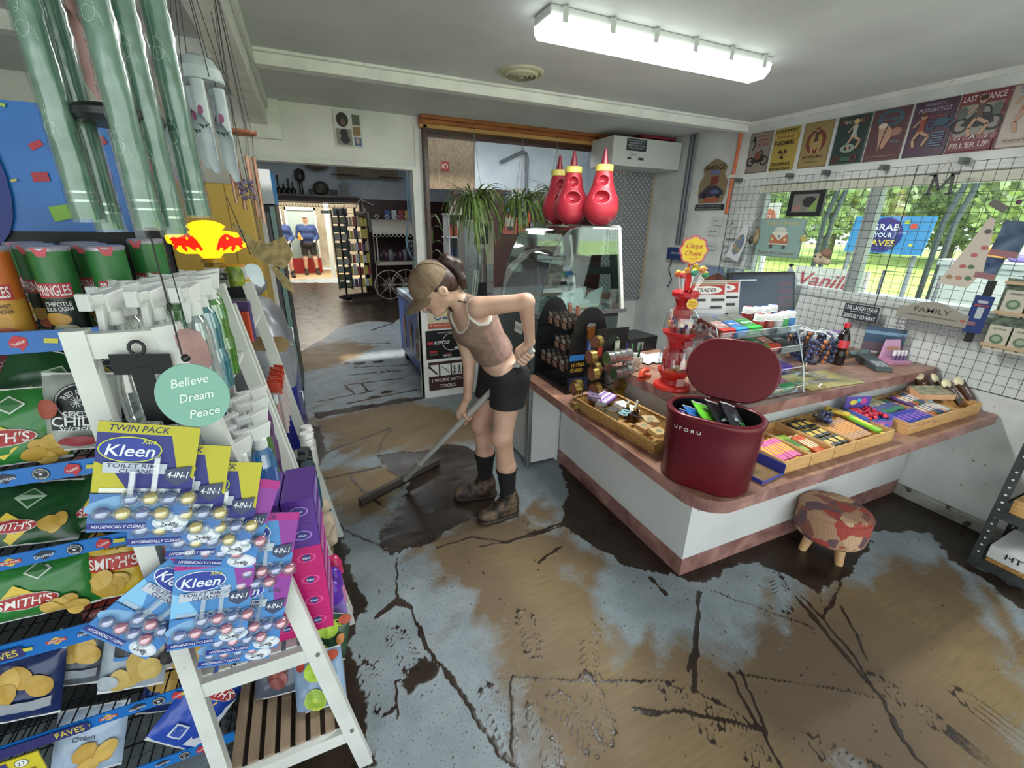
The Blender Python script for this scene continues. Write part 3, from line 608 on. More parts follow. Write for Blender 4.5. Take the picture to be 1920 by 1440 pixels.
def row(proto,n,x0,x1,y,z,tilt=0,rz=0,jit=.004,layers=1,dz=.012,dy=0):
    for L in range(layers):
        for i in range(n):
            x=lerp(x0,x1,(i+.5)/n)+rnd(-1,1)*jit*.3; loc=(x,y+rnd(-jit,jit)+dy*L,z+L*dz)
            ro=(tilt,0,rz+rnd(-.05,.05))
            if proto.location.z<-5: proto.location=loc; proto.rotation_euler=ro
            else: dup(proto,loc,ro)
row(bar_('sweet_stick',.15,.018,.012,'d86fa4:.3','e2b63c:.3','pink candy stick with yellow tip in the tray beside the bin','sweet','pink candy sticks in the first tray'),7,1.64,1.785,1.03,Z0+.03,.12,layers=2)
row(bar_('sweet_stick',.15,.016,.012,'8ea93a:.3','3d6b2c:.3','olive green candy stick lying in the second wooden tray','sweet','green candy sticks in the second tray'),4,1.812,1.87,1.05,Z0+.022,.1,layers=2)
row(bar_('sweet_stick',.15,.016,.012,'c4552d:.3','d9c9a0:.3','orange candy stick lying in the second wooden tray','sweet','orange candy sticks in the second tray'),4,1.875,1.94,1.02,Z0+.022,.1,layers=2)
row(bar_('liquorice_bar',.075,.042,.014,'1b1a18:.3','c8a83e:.3','black liquorice bar with gold band in the third wooden tray','sweet','black and gold liquorice bars'),3,1.965,2.092,.99,Z0+.04,.1,layers=1)
for yy in (1.065,1.14): row(bar_('liquorice_bar',.075,.042,.014,'1b1a18:.3','c8a83e:.3','black liquorice bar with gold band in the third wooden tray','sweet','black and gold liquorice bars'),3,1.965,2.092,yy,Z0+.042+.01*(yy>1.1),.1)
row(bar_('caramel_bar',.19,.022,.016,'b9906a:.3','d98e2c:.3','caramel bar with orange band in the fourth wooden tray','sweet','caramel bars in the fourth tray'),8,2.115,2.30,1.05,Z0+.035,.1,layers=1)
row(bar_('sweet_stick',.2,.035,.018,'86c43a:.3','d9d040:.3','bright green sweet packet at the right edge of the fourth tray','sweet',None),1,2.315,2.38,1.05,Z0+.045,.1)
row(bar_('yellow_packet',.12,.05,.014,'d3b43a:.35','b3954a:.35','yellow packet lying across the caramel bars','packet',None),1,2.30,2.36,1.16,Z0+.065,.1,.5)
row(bar_('chew_bar',.13,.026,.016,'3f7a5c:.3','5b4a9c:.3','green and purple chew bar in the long tray','sweet','green and purple chew bars'),8,2.55,2.79,1.13,Z0+.03,.1,layers=2)
row(bar_('chew_bar',.12,.03,.016,'2f3a9a:.3','8a5fb8:.3','blue and purple chew bar at the front of the long tray','sweet','blue chew bars in the long tray'),7,2.55,2.79,1.0,Z0+.03,.1,layers=2)
for j,(c,lb) in enumerate([('5b3f6e','purple'),('b5582e','orange'),('2d5b46','green'),('394a86','navy'),('c9a07c','tan'),('b9cfe0','pale blue')]):
    row(bar_('chocolate_bar',.13,.03,.02,c+':.3','dcd6cc:.3',lb+' and white wrapped bar in the middle compartment of the long tray','sweet',lb+' wrapped bars'),1,2.81+j*.034,2.844+j*.034,1.03,Z0+.035,.1,layers=2,dz=.021,dy=.09)
row(bar_('wrapped_bar',.11,.03,.016,'c7c3a8:.4','9a9668:.4','pale wrapped bar at the back of the long tray','sweet','pale wrapped bars'),4,2.60,2.74,1.19,Z0+.05,.1)
# bunches
def candy_bunch(x,y,z,cols,n,R,label,name_='lollipop_bunch'):
    t=T(name_,label,'sweets',(x,y,z))
    b=MB()
    for i in range(n):
        a=rnd(0,2*pi); r=R*math.sqrt(random.random()); b.sphere((r*cos(a),r*sin(a),rnd(.0,R*.6)),rnd(.009,.014),random.choice(cols)+':.25',8,6)
    o=b.build('sweets',t); o['kind']='stuff'
    b=MB()
    for i in range(8): a=rnd(0,2*pi); b.add([(0,0,R*.5),(R*1.2*cos(a),R*1.2*sin(a),R*.9),(R*1.2*cos(a+.35),R*1.2*sin(a+.35),R*.8)],[(0,1,2)],clear('wrap_film','f6eef4',.3) if i==0 else bpy.data.materials['wrap_film'])
    b.build('wrapping',t); return t
candy_bunch(1.665,1.13,Z0+.05,['c24b7c','e08bb0','b33c3c','7d4a9a'],34,.05,'bunch of pink and red wrapped lollies on the pink sticks')
candy_bunch(1.60,1.165,Z0+.07,['d8a0b4','c8564c','9a7ac0'],22,.035,'small bunch of pale wrapped lollies behind the red bin')
t=T('sunflower_spoon_sweet','dark blue beaded lolly with a black cap lying on the caramel bars','sweets',(2.19,1.13,Z0+.065),.5)
b=MB(); 
for i in range(40): b.sphere((rnd(-.06,.06),rnd(-.025,.025),rnd(0,.02)),.009,random.choice(['28304e','4a5684','1b1f30'])+':.25',8,6)
o=b.build('beads',t); o['kind']='stuff'
b=MB(); b.lathe([(.012,0),(.022,.004),(.022,.014),(.008,.024),(.005,.04)],'191718',c=(-.06,.03,.02),n=14).tube([(.05,0,.02),(.12,-.02,.015),(.18,-.05,0)],.004,'222026'); b.build('cap',t)
# purple display box with red lollies
t=T('sweet_display_box','purple cartoon-print cardboard box of red lollies between the trays','box',(2.47,1.09,Z0),-.25)
b=MB(); b.box(-.075,.075,-.07,-.066,0,.055,'8d64ad').box(-.075,.075,.066,.07,0,.13,'5c4fa3').box(-.075,-.071,-.066,.066,0,.075,'5c6cc0').box(.071,.075,-.066,.066,0,.075,'5c6cc0').box(-.071,.071,-.066,.066,0,.01,'5c6cc0')
s=Sheet(b,plane((0,-.0705,.027),(1,0,0),(0,0,1))); s.ell(0,0,.045,.02,'d77fb4'); s.ell(-.045,.005,.016,.015,'7e4fa0'); s.ell(.04,0,.014,.012,'4f67c9')
s=Sheet(b,plane((0,.0655,.1),(1,0,0),(0,0,1))); s.ell(-.03,.0,.022,.014,'e0d25c'); s.ell(.03,.005,.02,.016,'c94f9a'); s.ell(0,.01,.015,.01,'58b8c4'); b.build('carton',t)
b=MB(); 
for i in range(60): b.sphere((rnd(-.066,.066),rnd(-.06,.06),.062+rnd(0,.012)),.009,random.choice(['c3243c','d8475a','a51a30'])+':.25',8,5)
o=b.build('red_lollies',t); o['kind']='stuff'
b=MB()
for i in range(12): b.box(-.07+i*.0118,-.062+i*.0118,-.062,-.055,.03,.058,'4f7fc0')
b.build('sticks',t)
# blue tray near bin
t=T('blue_cardboard_tray','royal blue cardboard tray of gold sweet packs right of the bin','tray',(1.545,1.03,Z0),.1)
b=MB(); b.box(-.075,.075,-.11,.11,0,.004,'7d6240').box(-.075,-.071,-.11,.11,.004,.02,'2a2f86').box(.071,.075,-.11,.11,.004,.05,'232a7a').box(-.075,.075,-.11,-.106,.004,.012,'3a43a0').box(-.075,.075,.106,.11,.004,.055,'2a2f86'); b.build('carton',t)
t=T('sweet_box','clear topped blue box of yellow sweets standing in the blue cardboard tray','box',(1.52,1.07,Z0+.005),.1)
b=MB(); b.box(-.045,.03,-.05,.04,0,.06,'3a49a8'); s=Sheet(b,plane((-.005,-.0505,.03),(1,0,0),(0,0,1))); s.rect(-.03,-.025,.03,.0,'c8b13c'); s.ell(0,.012,.02,.01,'c9bfae'); b.build('box_body',t)
b=MB(); b.box(-.045,.03,-.05,.04,.06,.085,clear('plastic_lid','f2f4f4',.25,dense=.25,dcol='cfd2d2')); b.build('lid',t)
# box on top of the long tray + ice cream shaped packets
t=T('sweet_carton','open peach and green carton tilted on top of the long tray','box',(3.03,1.09,Z0+.085),(rad(8),rad(-4),-.55))
b=MB(); b.box(-.085,.085,-.055,.055,0,.026,noisy('peach_card','d29a74','e0ae88',9,.5)).box(-.08,.08,-.05,.05,.026,.03,noisy('green_print','6a705a','a59c80',30,.5)); b.build('carton',t)
for i,(x,y,rz) in enumerate([(3.14,1.05,.2),(3.12,1.17,-.2),(3.2,1.13,.5),(3.25,1.04,.1)]):
    t=T('ice_cream_shaped_packet',['brown and cream biscuit packet leaning at the front of the tray end','cream topped biscuit packet furthest back against the wall','cream biscuit packet in the middle of the leaning group','brown cream packet touching the wall mesh'][i],'packet',(x,y,Z0+.10),(rad(48),rad(-14),rz),'cream and brown biscuit packets')
    b=MB(); b.hex([(-.03,-.075,0),(.03,-.075,0),(.03,-.075,.01),(-.03,-.075,.01)],[(-.036,.045,0),(.036,.045,0),(.036,.045,.02),(-.036,.045,.02)],'4a2d24:.3'); s=Sheet(b,plane((0,-.015,.013),(1,0,0),(0,1,.06)),.002); s.text('HOT',0,0,.02,'ddd2c8',rot=1.4); b.build('wrapper',t)
    b=MB(); b.sphere((0,.05,.01),(.04,.028,.014),noisy('cream%d'%i,'cfc39a','e2d8b4',40,.5),10,8); b.build('cream_top',t)
# ================= things on the upper counter =================
ZU=.8605
REDP=noisy('red_toy_plastic','b51d25','c4282c',3,.3)
CLP=clear('clear_plastic','f4f8f8',.16)
# lollipop tower
t=T('lollipop_tower','red and clear lollipop dispenser tower with a yellow flower sign','lollipop stand',(1.575,1.53,ZU),.0)
b=MB(); b.lathe([(.085,0),(.088,.006),(.085,.02),(.06,.03),(.055,.05),(.075,.085),(.078,.095),(.07,.098)],'c4281f:.35',n=32); b.build('base',t)
b=MB(); b.lathe([(.075,.097),(.082,.12),(.08,.16),(.066,.195),(.045,.21)],CLP,n=28,capb=False,capt=False); b.build('lower_globe',t)
b=MB(); b.lathe([(.035,.10),(.05,.13),(.05,.17),(.04,.2),(.03,.21)],REDP,c=(0,.02,0),n=20); b.build('inner_back',t)
b=MB(); b.lathe([(.045,.21),(.05,.235),(.06,.255),(.078,.275),(.08,.285)],REDP,n=28); b.build('collar',t)
b=MB(); b.lathe([(.078,.285),(.085,.32),(.08,.36),(.055,.395),(.04,.405)],CLP,n=28,capb=False,capt=False); b.build('upper_globe',t)
b=MB(); b.lathe([(.03,.33),(.045,.37),(.035,.41),(.045,.44),(.06,.452),(.062,.47),(.04,.48)],REDP,n=24); b.build('neck',t)
b=MB(); b.cyl((-.02,-.03,.48),(-.005,0,.575),.02,REDP,r1=.007,n=14); b.build('spike',t)
b=MB()
for x in (-.05,.01): b.box(x,x+.045,-.083,-.075,.035 if x<0 else .225,.07 if x<0 else .255,'c98f95') if x<0 else None
b.box(-.02,.03,-.062,-.055,.222,.25,'b5696f'); b.build('price_slot',t)
b=MB()
for i in range(5): b.sphere((rnd(-.035,.035),rnd(-.05,.0),.11+rnd(0,.02)),(.02,.012,.01),random.choice(['c7a182','d9c3a8','b5584a']),8,6)
for i in range(44):
    a=rnd(0,2*pi); r=.055*math.sqrt(random.random()); z=.295+rnd(0,.05); x,y=r*cos(a),r*sin(a)
    b.sphere((x,y,z),.011,random.choice(['c33b3b','3b3f7a','c9a04a','e0a0a8','2a2b4a','b0566a'])+':.3',8,6)
    if i%2: b.cyl((x,y,z),(x+rnd(-.03,.03),y+rnd(-.03,.03),z+.045),.002,'ece8e4',n=5)
o=b.build('loose_lollipops',t); o['kind']='stuff'
def flower(mb,c,R,Rr,u=(1,0,0),v=(0,0,1),txt=.0):
    P=plane(c,u,v)
    def fl(R): return [(R*(.93+.12*abs(cos(4*a)))*cos(a),R*(.93+.12*abs(cos(4*a)))*sin(a)) for a in [2*pi*i/96 for i in range(96)]]
    mb.prism(fl(R),P,.004,'b2322e'); s=Sheet(mb,lambda x,y,h:P(x,y,h+.004)); s.poly(fl(R*.94),'d7898c'); s.poly(fl(R*.86),'ecc92e')
    s.text('Chupa',0,R*.26,R*.34,'b5281e',w=R*1.15,shear=.25); s.text('Chups',0,-R*.24,R*.34,'b5281e',w=R*1.2,shear=.25); s.line([(-R*.2,-R*.55),(R*.1,-R*.62),(R*.35,-R*.5)],R*.05,'b5281e')
b=MB(); flower(b,(.005,.0,.655),.062,0,(.9,-.42,0)); b.box(-.004,.004,.004,.008,.5,.62,'b2322e'); b.build('flower_sign',t)
b=MB(); flower(b,(-.008,-.052,.425),.027,0,(.9,-.42,0)); b.build('round_badge',t)
POPS=[(-.06,-.03,'c9414f','pink'),(-.03,-.055,'3e8a72','teal'),(.005,-.06,'c9824a','orange'),(.035,-.05,'3f8a5a','green'),(.062,-.02,'23255c','navy'),(.05,.02,'2a2650','dark blue'),(-.045,.01,'c8672e','rust orange'),(-.01,.0,'cf8a4e','amber'),(.02,-.01,'d6c232','yellow')]
for i,(x,y,c,nm) in enumerate(POPS):
    a=(1.575+x*.6,1.53+y*.6,ZU+.472); e=(1.575+x*1.15,1.53+y*1.15,ZU+.545+.012*(i%3))
    tt=T('lollipop',f'{nm} round lollipop standing in the top of the red tower','lollipop',a,0,'lollipops standing on the tower')
    b=MB(); b.cyl((0,0,0),(e[0]-a[0],e[1]-a[1],e[2]-a[2]),.0025,'ece9e4',n=6); b.build('stick',tt)
    b=MB(); d=(e[0]-a[0],e[1]-a[1],e[2]-a[2]+.008); b.sphere(d,.0155,c+':.25',14,10); b.build('wrapped_head',tt)
    b=MB(); b.sphere((d[0],d[1],d[2]+.006),(.0125,.0125,.0115),'d9b93c:.3',12,8); b.build('yellow_top',tt)
# acrylic gum rack
ACR=clear('acrylic','eef4f6',.17)
t=T('acrylic_rack','clear four-tier acrylic rack holding gum boxes','display rack',(1.875,1.36,ZU))
for x in (-.265,.265):
    b=MB(); b.prism([(-.13,0),(.10,0),(.12,.34),(.06,.34),(-.06,.24)],lambda y,z,h:V((x+h,y,z)),.004,ACR); b.tube([(x,-.13,0),(x,-.10,.12),(x,-.04,.26),(x,.0,.34)],.0022,'e2ecee'); b.build('side_panel',t)
TI=[(0.005,-.12),(.095,-.095),(.195,-.06),(.285,-.03)]
for z,y in TI:
    b=MB(); b.hex([(-.265,y,z),(.265,y,z),(.265,y+.165,z+.041),(-.265,y+.165,z+.041)],[(-.265,y,z+.004),(.265,y,z+.004),(.265,y+.165,z+.045),(-.265,y+.165,z+.045)],ACR); b.box(-.265,.265,y-.004,y,z,z+.03,ACR); b.tube([(-.265,y-.003,z+.031),(.265,y-.003,z+.031)],.0018,'dfe9ec'); b.build('shelf',t)
def gumbox(x,tier,w,top,side,front,label,word='Extra',L=.15,inner=None,hh=.034):
    z,y=TI[tier]; x*=.87; w*=.9; t=T('gum_box',label,'gum box',(1.875+x,1.36+y+L/2+.002,ZU+z+.006+L/2*.25),(rad(14),0,0),'gum boxes in the acrylic rack')
    b=MB(); b.box(-w/2,w/2,-L/2,L/2,0,hh,side); s=Sheet(b,plane((0,-L/2,hh/2),(1,0,0),(0,0,1))); s.rect(-w/2,-hh/2,w/2,hh/2,front); s.text(word,0,-.003,.012,'dfe8f2',w=w*.7,shear=.2)
    s=Sheet(b,plane((-w/2,0,hh/2),(0,-1,0),(0,0,1))); s.text(word,.03,0,.02,'c9d4e0',w=.05,shear=.15); s.ell(-.035,-.003,.012,.012,'9a3c34'); b.build('carton',t)
    b=MB(); s=Sheet(b,plane((0,0,hh),(1,0,0),(0,1,0))); s.rect(-w/2+.003,-L/2+.03,w/2-.003,L/2-.003,inner or '5c5c56')
    for i in range(5): s.rect(-w/2+.006,-L/2+.034+i*.012,w/2-.006,-L/2+.043+i*.012,top)
    s.rect(-w/2,-L/2,w/2,-L/2+.025,front); s.text(word,0,-L/2+.06,.014,'e8eef4',w=w*.7,shear=.2); b.build('gum_packs',t)
gumbox(-.25,3,.09,'c9a09a:.3','7c3a34','c8302c','red gum box with extra lettering at the left of the top tier')
gumbox(-.155,3,.085,'4a86c8:.3','3a6aa6','2f8fe0','blue gum box second on the top tier')
gumbox(-.055,3,.10,'3f9a4a:.3','6c6a58','2fae4a','green gum box half empty on the top tier')
gumbox(-.22,2,.12,'d9b24a:.3','c49a2a','d8ac30','yellow gum box with pale front on the second tier','Juicy',.14)
gumbox(-.10,2,.09,'3f78b8:.3','2a5a90','3a8fe6','blue gum box on the second tier')
gumbox(-.005,2,.085,'4f9a5c:.3','48704c','3cae4c','green gum box on the second tier')
gumbox(.085,2,.085,'c9826c:.3','8c4a3c','d9402c','orange red gum box on the second tier')
gumbox(.185,2,.09,'4c4440:.4','3a3230','2c2826','dark brown gum box at the right of the second tier')
gumbox(.05,1,.10,'9fb4a4:.3','48584e','5c7a68','grey green gum box on the third tier')
gumbox(.16,1,.09,'5a3a9a:.3','4a2f86','6a45b4','violet gum box on the third tier')
gumbox(-.2,1,.10,'3c3a38:.4','2c2a28','1e1c1b','black box with barcode at the left of the third tier')
gumbox(.17,0,.1,'d98aa4:.3','c8d0c8','3f9a5c','green and pink gum box on the bottom tier')
gumbox(.06,0,.08,'b8b4b0:.3','8a8480','a8a29c','grey foil packs on the bottom tier')
b=MB()
def gumjar(x,y,lab,lidc,bandc):
    t=T('gum_jar',lab,'jar',(x-.02,y-.01,ZU+.292+(y-1.34)*.25),0,'white gum jars on the top tier')
    b=MB(); b.lathe([(.022,0),(.026,.004),(.026,.045),(.020,.052)],['ececea:.35',bandc+':.35','ececea:.35'],n=18); b.build('jar_body',t)
    b=MB(); b.lathe([(.024,.052),(.024,.068),(.021,.072),(.016,.076)],'e4e4e2:.35',n=18); s=Sheet(b,plane((0,0,.076),(1,0,0),(0,1,0))); s.ell(0,0,.014,.014,lidc); b.build('lid',t)
for i,(x,y,lc,bc,nm) in enumerate([(1.915,1.38,'c23a34','a3302c','red lidded gum jar at the left front'),(1.93,1.46,'b33a38','8c2a28','red lidded gum jar behind the first'),(1.975,1.375,'b8443c','8a3a34','red lidded gum jar second in the front row'),(1.985,1.45,'6a7ec0','b8bcc0','white gum jar with blue lid mark behind the red ones'),(2.03,1.37,'d8d8d8','b0b4b8','plain white gum jar in the front row'),(2.045,1.45,'3a6ab8','48945a','gum jar with blue lid and green band at the back'),(2.085,1.38,'e0e4e0','3f9a50','gum jar with green band in the front row'),(2.105,1.46,'3a6ac0','3a78c0','gum jar with blue lid at the back right'),(2.14,1.385,'4a78c8','2f78b8','gum jar with blue band at the right end')]):
    gumjar(x,y,nm,lc,bc)
# newspapers in stand behind
for i,(x,y) in enumerate([(1.72,1.50),(1.86,1.54)]):
    t=T('newspaper',['folded trader newspaper standing nearest the lollipop tower','second trader newspaper tucked behind the first'][i],'newspaper',(x,y+.03,ZU+.37),(rad(78),0,rad(-14)))
    b=MB(); b.box(-.105,.105,-.14,.14,-.002,.002,'d9dad8'); s=Sheet(b,plane((0,0,.002),(1,0,0),(0,1,0))); s.rect(-.095,.08,.095,.125,'b8322c'); s.ell(0,.102,.08,.019,'e6e4e0'); s.text('TRADER',0,.102,.018,'201c1c',w=.1,shear=.25); s.rect(-.10,.127,.10,.137,'9a8264')
    for j,(a,c_,w_) in enumerate([(-.05,.055,.09),(.06,.055,.07),(-.05,-.03,.06),(.02,-.03,.05),(-.05,-.10,.06),(.05,.02,.06)]): s.rect(a-w_/2,c_-.006,a+w_/2,c_+.006,'2b2b2e')
    for j in range(7): s.rect(-.095,-.125+j*.022+.004,.095*(.2 if j%2 else .9),-.125+j*.022+.007,'b4b6b6')
    b.build('pages',t)
# monitor
t=T('computer_monitor','black touchscreen monitor standing behind the gum rack','monitor',(2.32,1.66,ZU),rad(-8))
b=MB(); b.hex([(-.23,-.02,.22),(.23,-.02,.22),(.23,.02,.22),(-.23,.02,.22)],[(-.23,.06,.52),(.23,.06,.52),(.23,.09,.52),(-.23,.09,.52)],'15171a:.3'); b.build('housing',t,bevel=.006)
b=MB(); P=plane((0,.02-.0005,.37),(1,0,0),(0,.266,1)); s=Sheet(b,lambda x,y,h:P(x,y,h+.001)); s.rect(-.21,-.135,.21,.14,'262c3c:.15:0:.25',0)
for yy in (.09,.05,.01,-.03,-.07,-.11): s.rect(-.2,yy-.01,.08,yy+.01,'2f3850:.2',1); s.rect(.1,yy-.012,.2,yy+.012,'4c3440:.2',1)
s.rect(-.19,.108,-.05,.118,'a7b0b8:.2'); b.build('screen',t)
b=MB(); b.box(-.1,.1,-.06,.1,0,.015,'15171a').box(-.03,.03,.02,.06,.015,.25,'15171a'); b.build('stand',t,bevel=.004)
# cola bottle
t=T('cola_bottle','dark cola bottle with red cap and label on the counter','bottle',(2.80,1.47,ZU))
b=MB(); b.lathe([(.028,0),(.034,.006),(.034,.06),(.031,.085),(.034,.11),(.034,.15),(.026,.185),(.013,.21),(.012,.225)],'1a0d0a:.08',n=24); b.build('bottle_body',t)
b=MB(); b.lathe([(.0345,.105),(.0348,.108),(.0348,.148),(.0345,.15)],'c8323c:.3',n=24,capb=False,capt=False); b.build('label_band',t)
b=MB(); b.lathe([(.015,.222),(.015,.245),(.012,.248)],'c01f2a:.35',n=16); b.build('cap',t)
# flat sign, card machine, lip balms, phone box, printer etc
t=T('counter_mat','yellow printed mat lying flat on the counter front','mat',(2.40,1.33,ZU+.001),rad(-4))
b=MB(); b.box(-.2,.2,-.115,.1,0,.003,noisy('faded_yellow','a3955c','b8aa6c',12,.5)); s=Sheet(b,plane((0,0,.003),(1,0,0),(0,1,0))); s.ell(.05,.04,.07,.03,'7f8478'); s.ell(.05,.04,.06,.022,'a8a07a'); s.rect(-.1,-.05,.08,-.02,'8f8a80'); s.rect(-.1,-.015,.06,.0,'8f8a80'); b.build('print',t)
t=T('clear_dish','small clear plastic dish beside the acrylic rack','dish',(2.26,1.25,ZU)); b=MB(); b.lathe([(.03,0),(.045,.012),(.047,.014)],CLP,n=24,capt=False); b.build('bowl',t)
t=T('price_ticket','small green and white ticket on the counter by the clear dish','ticket',(2.20,1.30,ZU+.016)); b=MB(); b.box(-.025,.025,-.012,.012,0,.002,'e0e6e0'); s=Sheet(b,plane((0,0,.002),(1,0,0),(0,1,0))); s.rect(-.02,-.009,.02,.009,'3f9a60'); b.build('paper',t)
# bagged bead lollies hanging stand
t=T('bead_lolly_stand','clear hook stand hung with dark and orange beaded sweets','sweet stand',(2.42,1.42,ZU))
b=MB(); b.lathe([(.07,0),(.07,.006),(.012,.012),(.008,.16),(.008,.245)],CLP,n=20)
for i in range(10): a=2*pi*i/10; b.tube([(0,0,.24),(.07*cos(a),.07*sin(a),.25),(.11*cos(a),.11*sin(a),.238)],.002,'dcdfe2:.2')
b.build('stand',t)
for i in range(10):
    a=2*pi*i/10; x,y=2.42+.1*cos(a),1.42+.1*sin(a); c=[['2c3048','454a70'],['a86438','2c3048'],['3a3f60','1e2030']][i%3]
    tt=T('bead_lolly',['navy','orange and navy','dark grey'][i%3]+' beaded sweet string hanging on the clear hook stand','sweet',(x,y,ZU+.238),0,['navy','orange and navy','dark grey'][i%3]+' bead strings')
    b=MB()
    for k in range(5):
        for j in range(4): b.sphere((.012*cos(j*1.6+k),.012*sin(j*1.6+k),-.03-.026*k),.0115,c[(k+j)%2]+':.25',8,6)
    b.build('beads',tt); b=MB(); b.add([(-.012,0,-.02),(.012,0,-.02),(.018,0,.006),(-.018,0,.006)],[(0,1,2,3)],'d6d9dc:.2:.4'); b.build('header_film',tt)
t=T('card_terminal','grey card payment terminal lying near the wall end','terminal',(2.96,1.36,ZU),rad(-35))
b=MB(); b.hex([(-.045,-.11,0),(.045,-.11,0),(.045,.11,0),(-.045,.11,0)],[(-.04,-.105,.025),(.04,-.105,.025),(.045,.11,.05),(-.045,.11,.05)],'3c4446:.4'); b.build('body',t,bevel=.004)
b=MB(); 
for i in range(3):
    for j in range(4): b.box(-.03+i*.022,-.015+i*.022,-.09+j*.02,-.077+j*.02,.026+.004*j/2,.032+.004*j/2,'a5abab')
b.build('keypad',t)
t=T('toy_animal','orange and black plush toy lying behind the card terminal','toy',(2.98,1.56,ZU),.3)
b=MB(); b.sphere((0,0,.03),(.07,.04,.03),noisy('orange_fur','b56a24','cf8840',30,.8),14,10).sphere((-.07,0,.035),(.03,.03,.025),'b8722c:.8',12,8); b.build('body',t)
b=MB(); b.sphere((.06,0,.032),(.03,.03,.024),'201a16:.8',12,8); b.build('head',t)
t=T('grey_toy','grey green lumpy toy beside the orange plush','toy',(3.12,1.50,ZU),0)
b=MB(); b.sphere((0,0,.025),(.035,.03,.025),'56686a:.7',12,8).sphere((-.05,.03,.02),(.03,.025,.02),'5e7274:.7',12,8); b.build('body',t)
t=T('lip_balm_display','pink lip balm display card with four white tubes','display',(3.18,1.36,ZU),rad(-20))
b=MB(); b.box(-.06,.06,-.05,.05,0,.02,'c78fae'); b.hex([(-.06,.03,.02),(.06,.03,.02),(.06,.05,.02),(-.06,.05,.02)],[(-.045,.05,.13),(.05,.05,.13),(.05,.055,.13),(-.045,.055,.13)],'cf9fc0'); s=Sheet(b,plane((0,.036,.09),(1,0,0),(0,.15,1))); s.ell(0,-.01,.045,.01,'c08f60'); b.build('card',t)
for i in range(4):
    b=MB(); b.cyl((-.036+i*.024,-.02,.02),(-.036+i*.024,-.02,.05),.009,'7a5f8c',n=12).cyl((-.036+i*.024,-.02,.05),(-.036+i*.024,-.02,.08),.009,'e6e4ea',n=12); b.build('balm_tube',t)
t=T('phone_box','purple box printed with a white phone, against the wall mesh','box',(3.10,1.70,ZU),rad(-40))
b=MB(); b.box(-.05,.05,-.02,.02,0,.13,'8e76ac'); s=Sheet(b,plane((0,-.02,.07),(1,0,0),(0,0,1))); s.rect(-.02,-.04,.02,.035,'2c3a48'); s.rect(-.016,-.03,.016,.028,'9fc4d8'); b.build('carton',t)
t=T('receipt_printer','black receipt printer and scanner behind the cola bottle','printer',(2.72,1.70,ZU),rad(-20))
b=MB(); b.box(-.08,.08,-.09,.09,0,.13,'1b1d20:.4'); b.box(-.05,.05,-.06,-.02,.13,.15,'c8c8c8'); b.build('body',t,bevel=.01)
t=T('hand_scanner','black hand scanner on a stand beside the cola bottle','scanner',(2.66,1.55,ZU),0)
b=MB(); b.cyl((0,0,0),(0,0,.012),.045,'17181a').tube([(0,0,.01),(0,0,.1),(.03,0,.16)],.012,'17181a'); b.build('stand',t); b=MB(); b.cyl((-.04,0,.165),(.08,-.01,.17),.026,'1d1f22:.35',r1=.02); b.build('head',t)
t=T('landscape_card','blue beach photo card standing behind the gum jars','card',(2.62,1.80,ZU+.075),(rad(80),0,rad(-20)))
b=MB(); b.box(-.08,.08,-.07,.07,-.003,.003,'2c2f34'); s=Sheet(b,plane((0,0,.003),(1,0,0),(0,1,0))); s.rect(-.074,-.06,.074,.064,'6f9cc8'); s.rect(-.074,-.06,.074,-.02,'4a5a48'); s.ell(-.02,-.02,.05,.014,'5f6c50'); b.build('print',t)
t=T('forest_card','dark green forest calendar left of the beach card','card',(2.44,1.84,ZU+.085),(rad(80),0,rad(-20)))
b=MB(); b.box(-.07,.07,-.08,.08,-.003,.003,noisy('forest_print','2d3f2c','6a7c5c',30,.5)); b.build('print',t)
t=T('landscape_postcard','postcard of purple hills leaning by the lip balms','card',(3.23,1.47,ZU+.11),(rad(80),0,rad(-60)))
b=MB(); b.box(-.10,.10,-.075,.075,-.002,.002,'2f4660'); s=Sheet(b,plane((0,0,.002),(1,0,0),(0,1,0))); s.rect(-.1,-.075,.1,-.02,'5a4450'); s.rect(-.1,.03,.1,.05,'6c8aa4'); b.build('print',t)
# mug with pens
t=T('patterned_mug','cream mug with dark swirl pattern holding pens','mug',(1.57,1.83,ZU)); 
b=MB(); b.lathe([(.033,0),(.037,.004),(.044,.08),(.041,.08),(.034,.008)],'d8d4c6:.3',n=24); s=Sheet(b,lambda x,y,h:V(((.041+h+y*.08)*cos(x/.04-2.3),(.041+h+y*.08)*sin(x/.04-2.3),.04+y)),.001); 
for i in range(4): s.ell(-.03+i*.022,.004*(-1)**i,.009,.014,'77706a',r0=.75)
b.build('cup',t); b=MB(); b.tube([(.043,0,.065),(.065,0,.06),(.068,0,.035),(.04,0,.02)],.005,'d8d4c6:.3'); b.build('handle',t)
for i,(c,nm) in enumerate([('1d7a3c','green pen in the cream mug'),('24262a','black pen in the cream mug'),('2c3f8c','blue pen in the cream mug'),('3fb556','bright green marker in the cream mug'),('1a1c20','thick black marker in the cream mug')]):
    a=i*1.25; tt=T('pen',nm,'pen',(1.57+.02*cos(a),1.83+.02*sin(a),ZU+.012),0,'pens in the mug'); b=MB(); b.cyl((0,0,0),(.02*cos(a),.02*sin(a),.12),.004,c,n=8); b.build('barrel',tt); b=MB(); b.cyl((.02*cos(a),.02*sin(a),.12),(.022*cos(a),.022*sin(a),.14),.0045,c,n=8,r1=.003); b.build('cap',tt)
t=T('orange_tape_dispenser','small orange red tape dispenser left of the lollipop tower','dispenser',(1.53,1.68,ZU),.4)
b=MB(); b.tube([(-.04,0,.02),(-.03,0,.045),(0,0,.05),(.03,0,.04)],.014,'c2401f:.35').box(-.05,.05,-.015,.015,0,.015,'b5381c'); b.build('body',t)
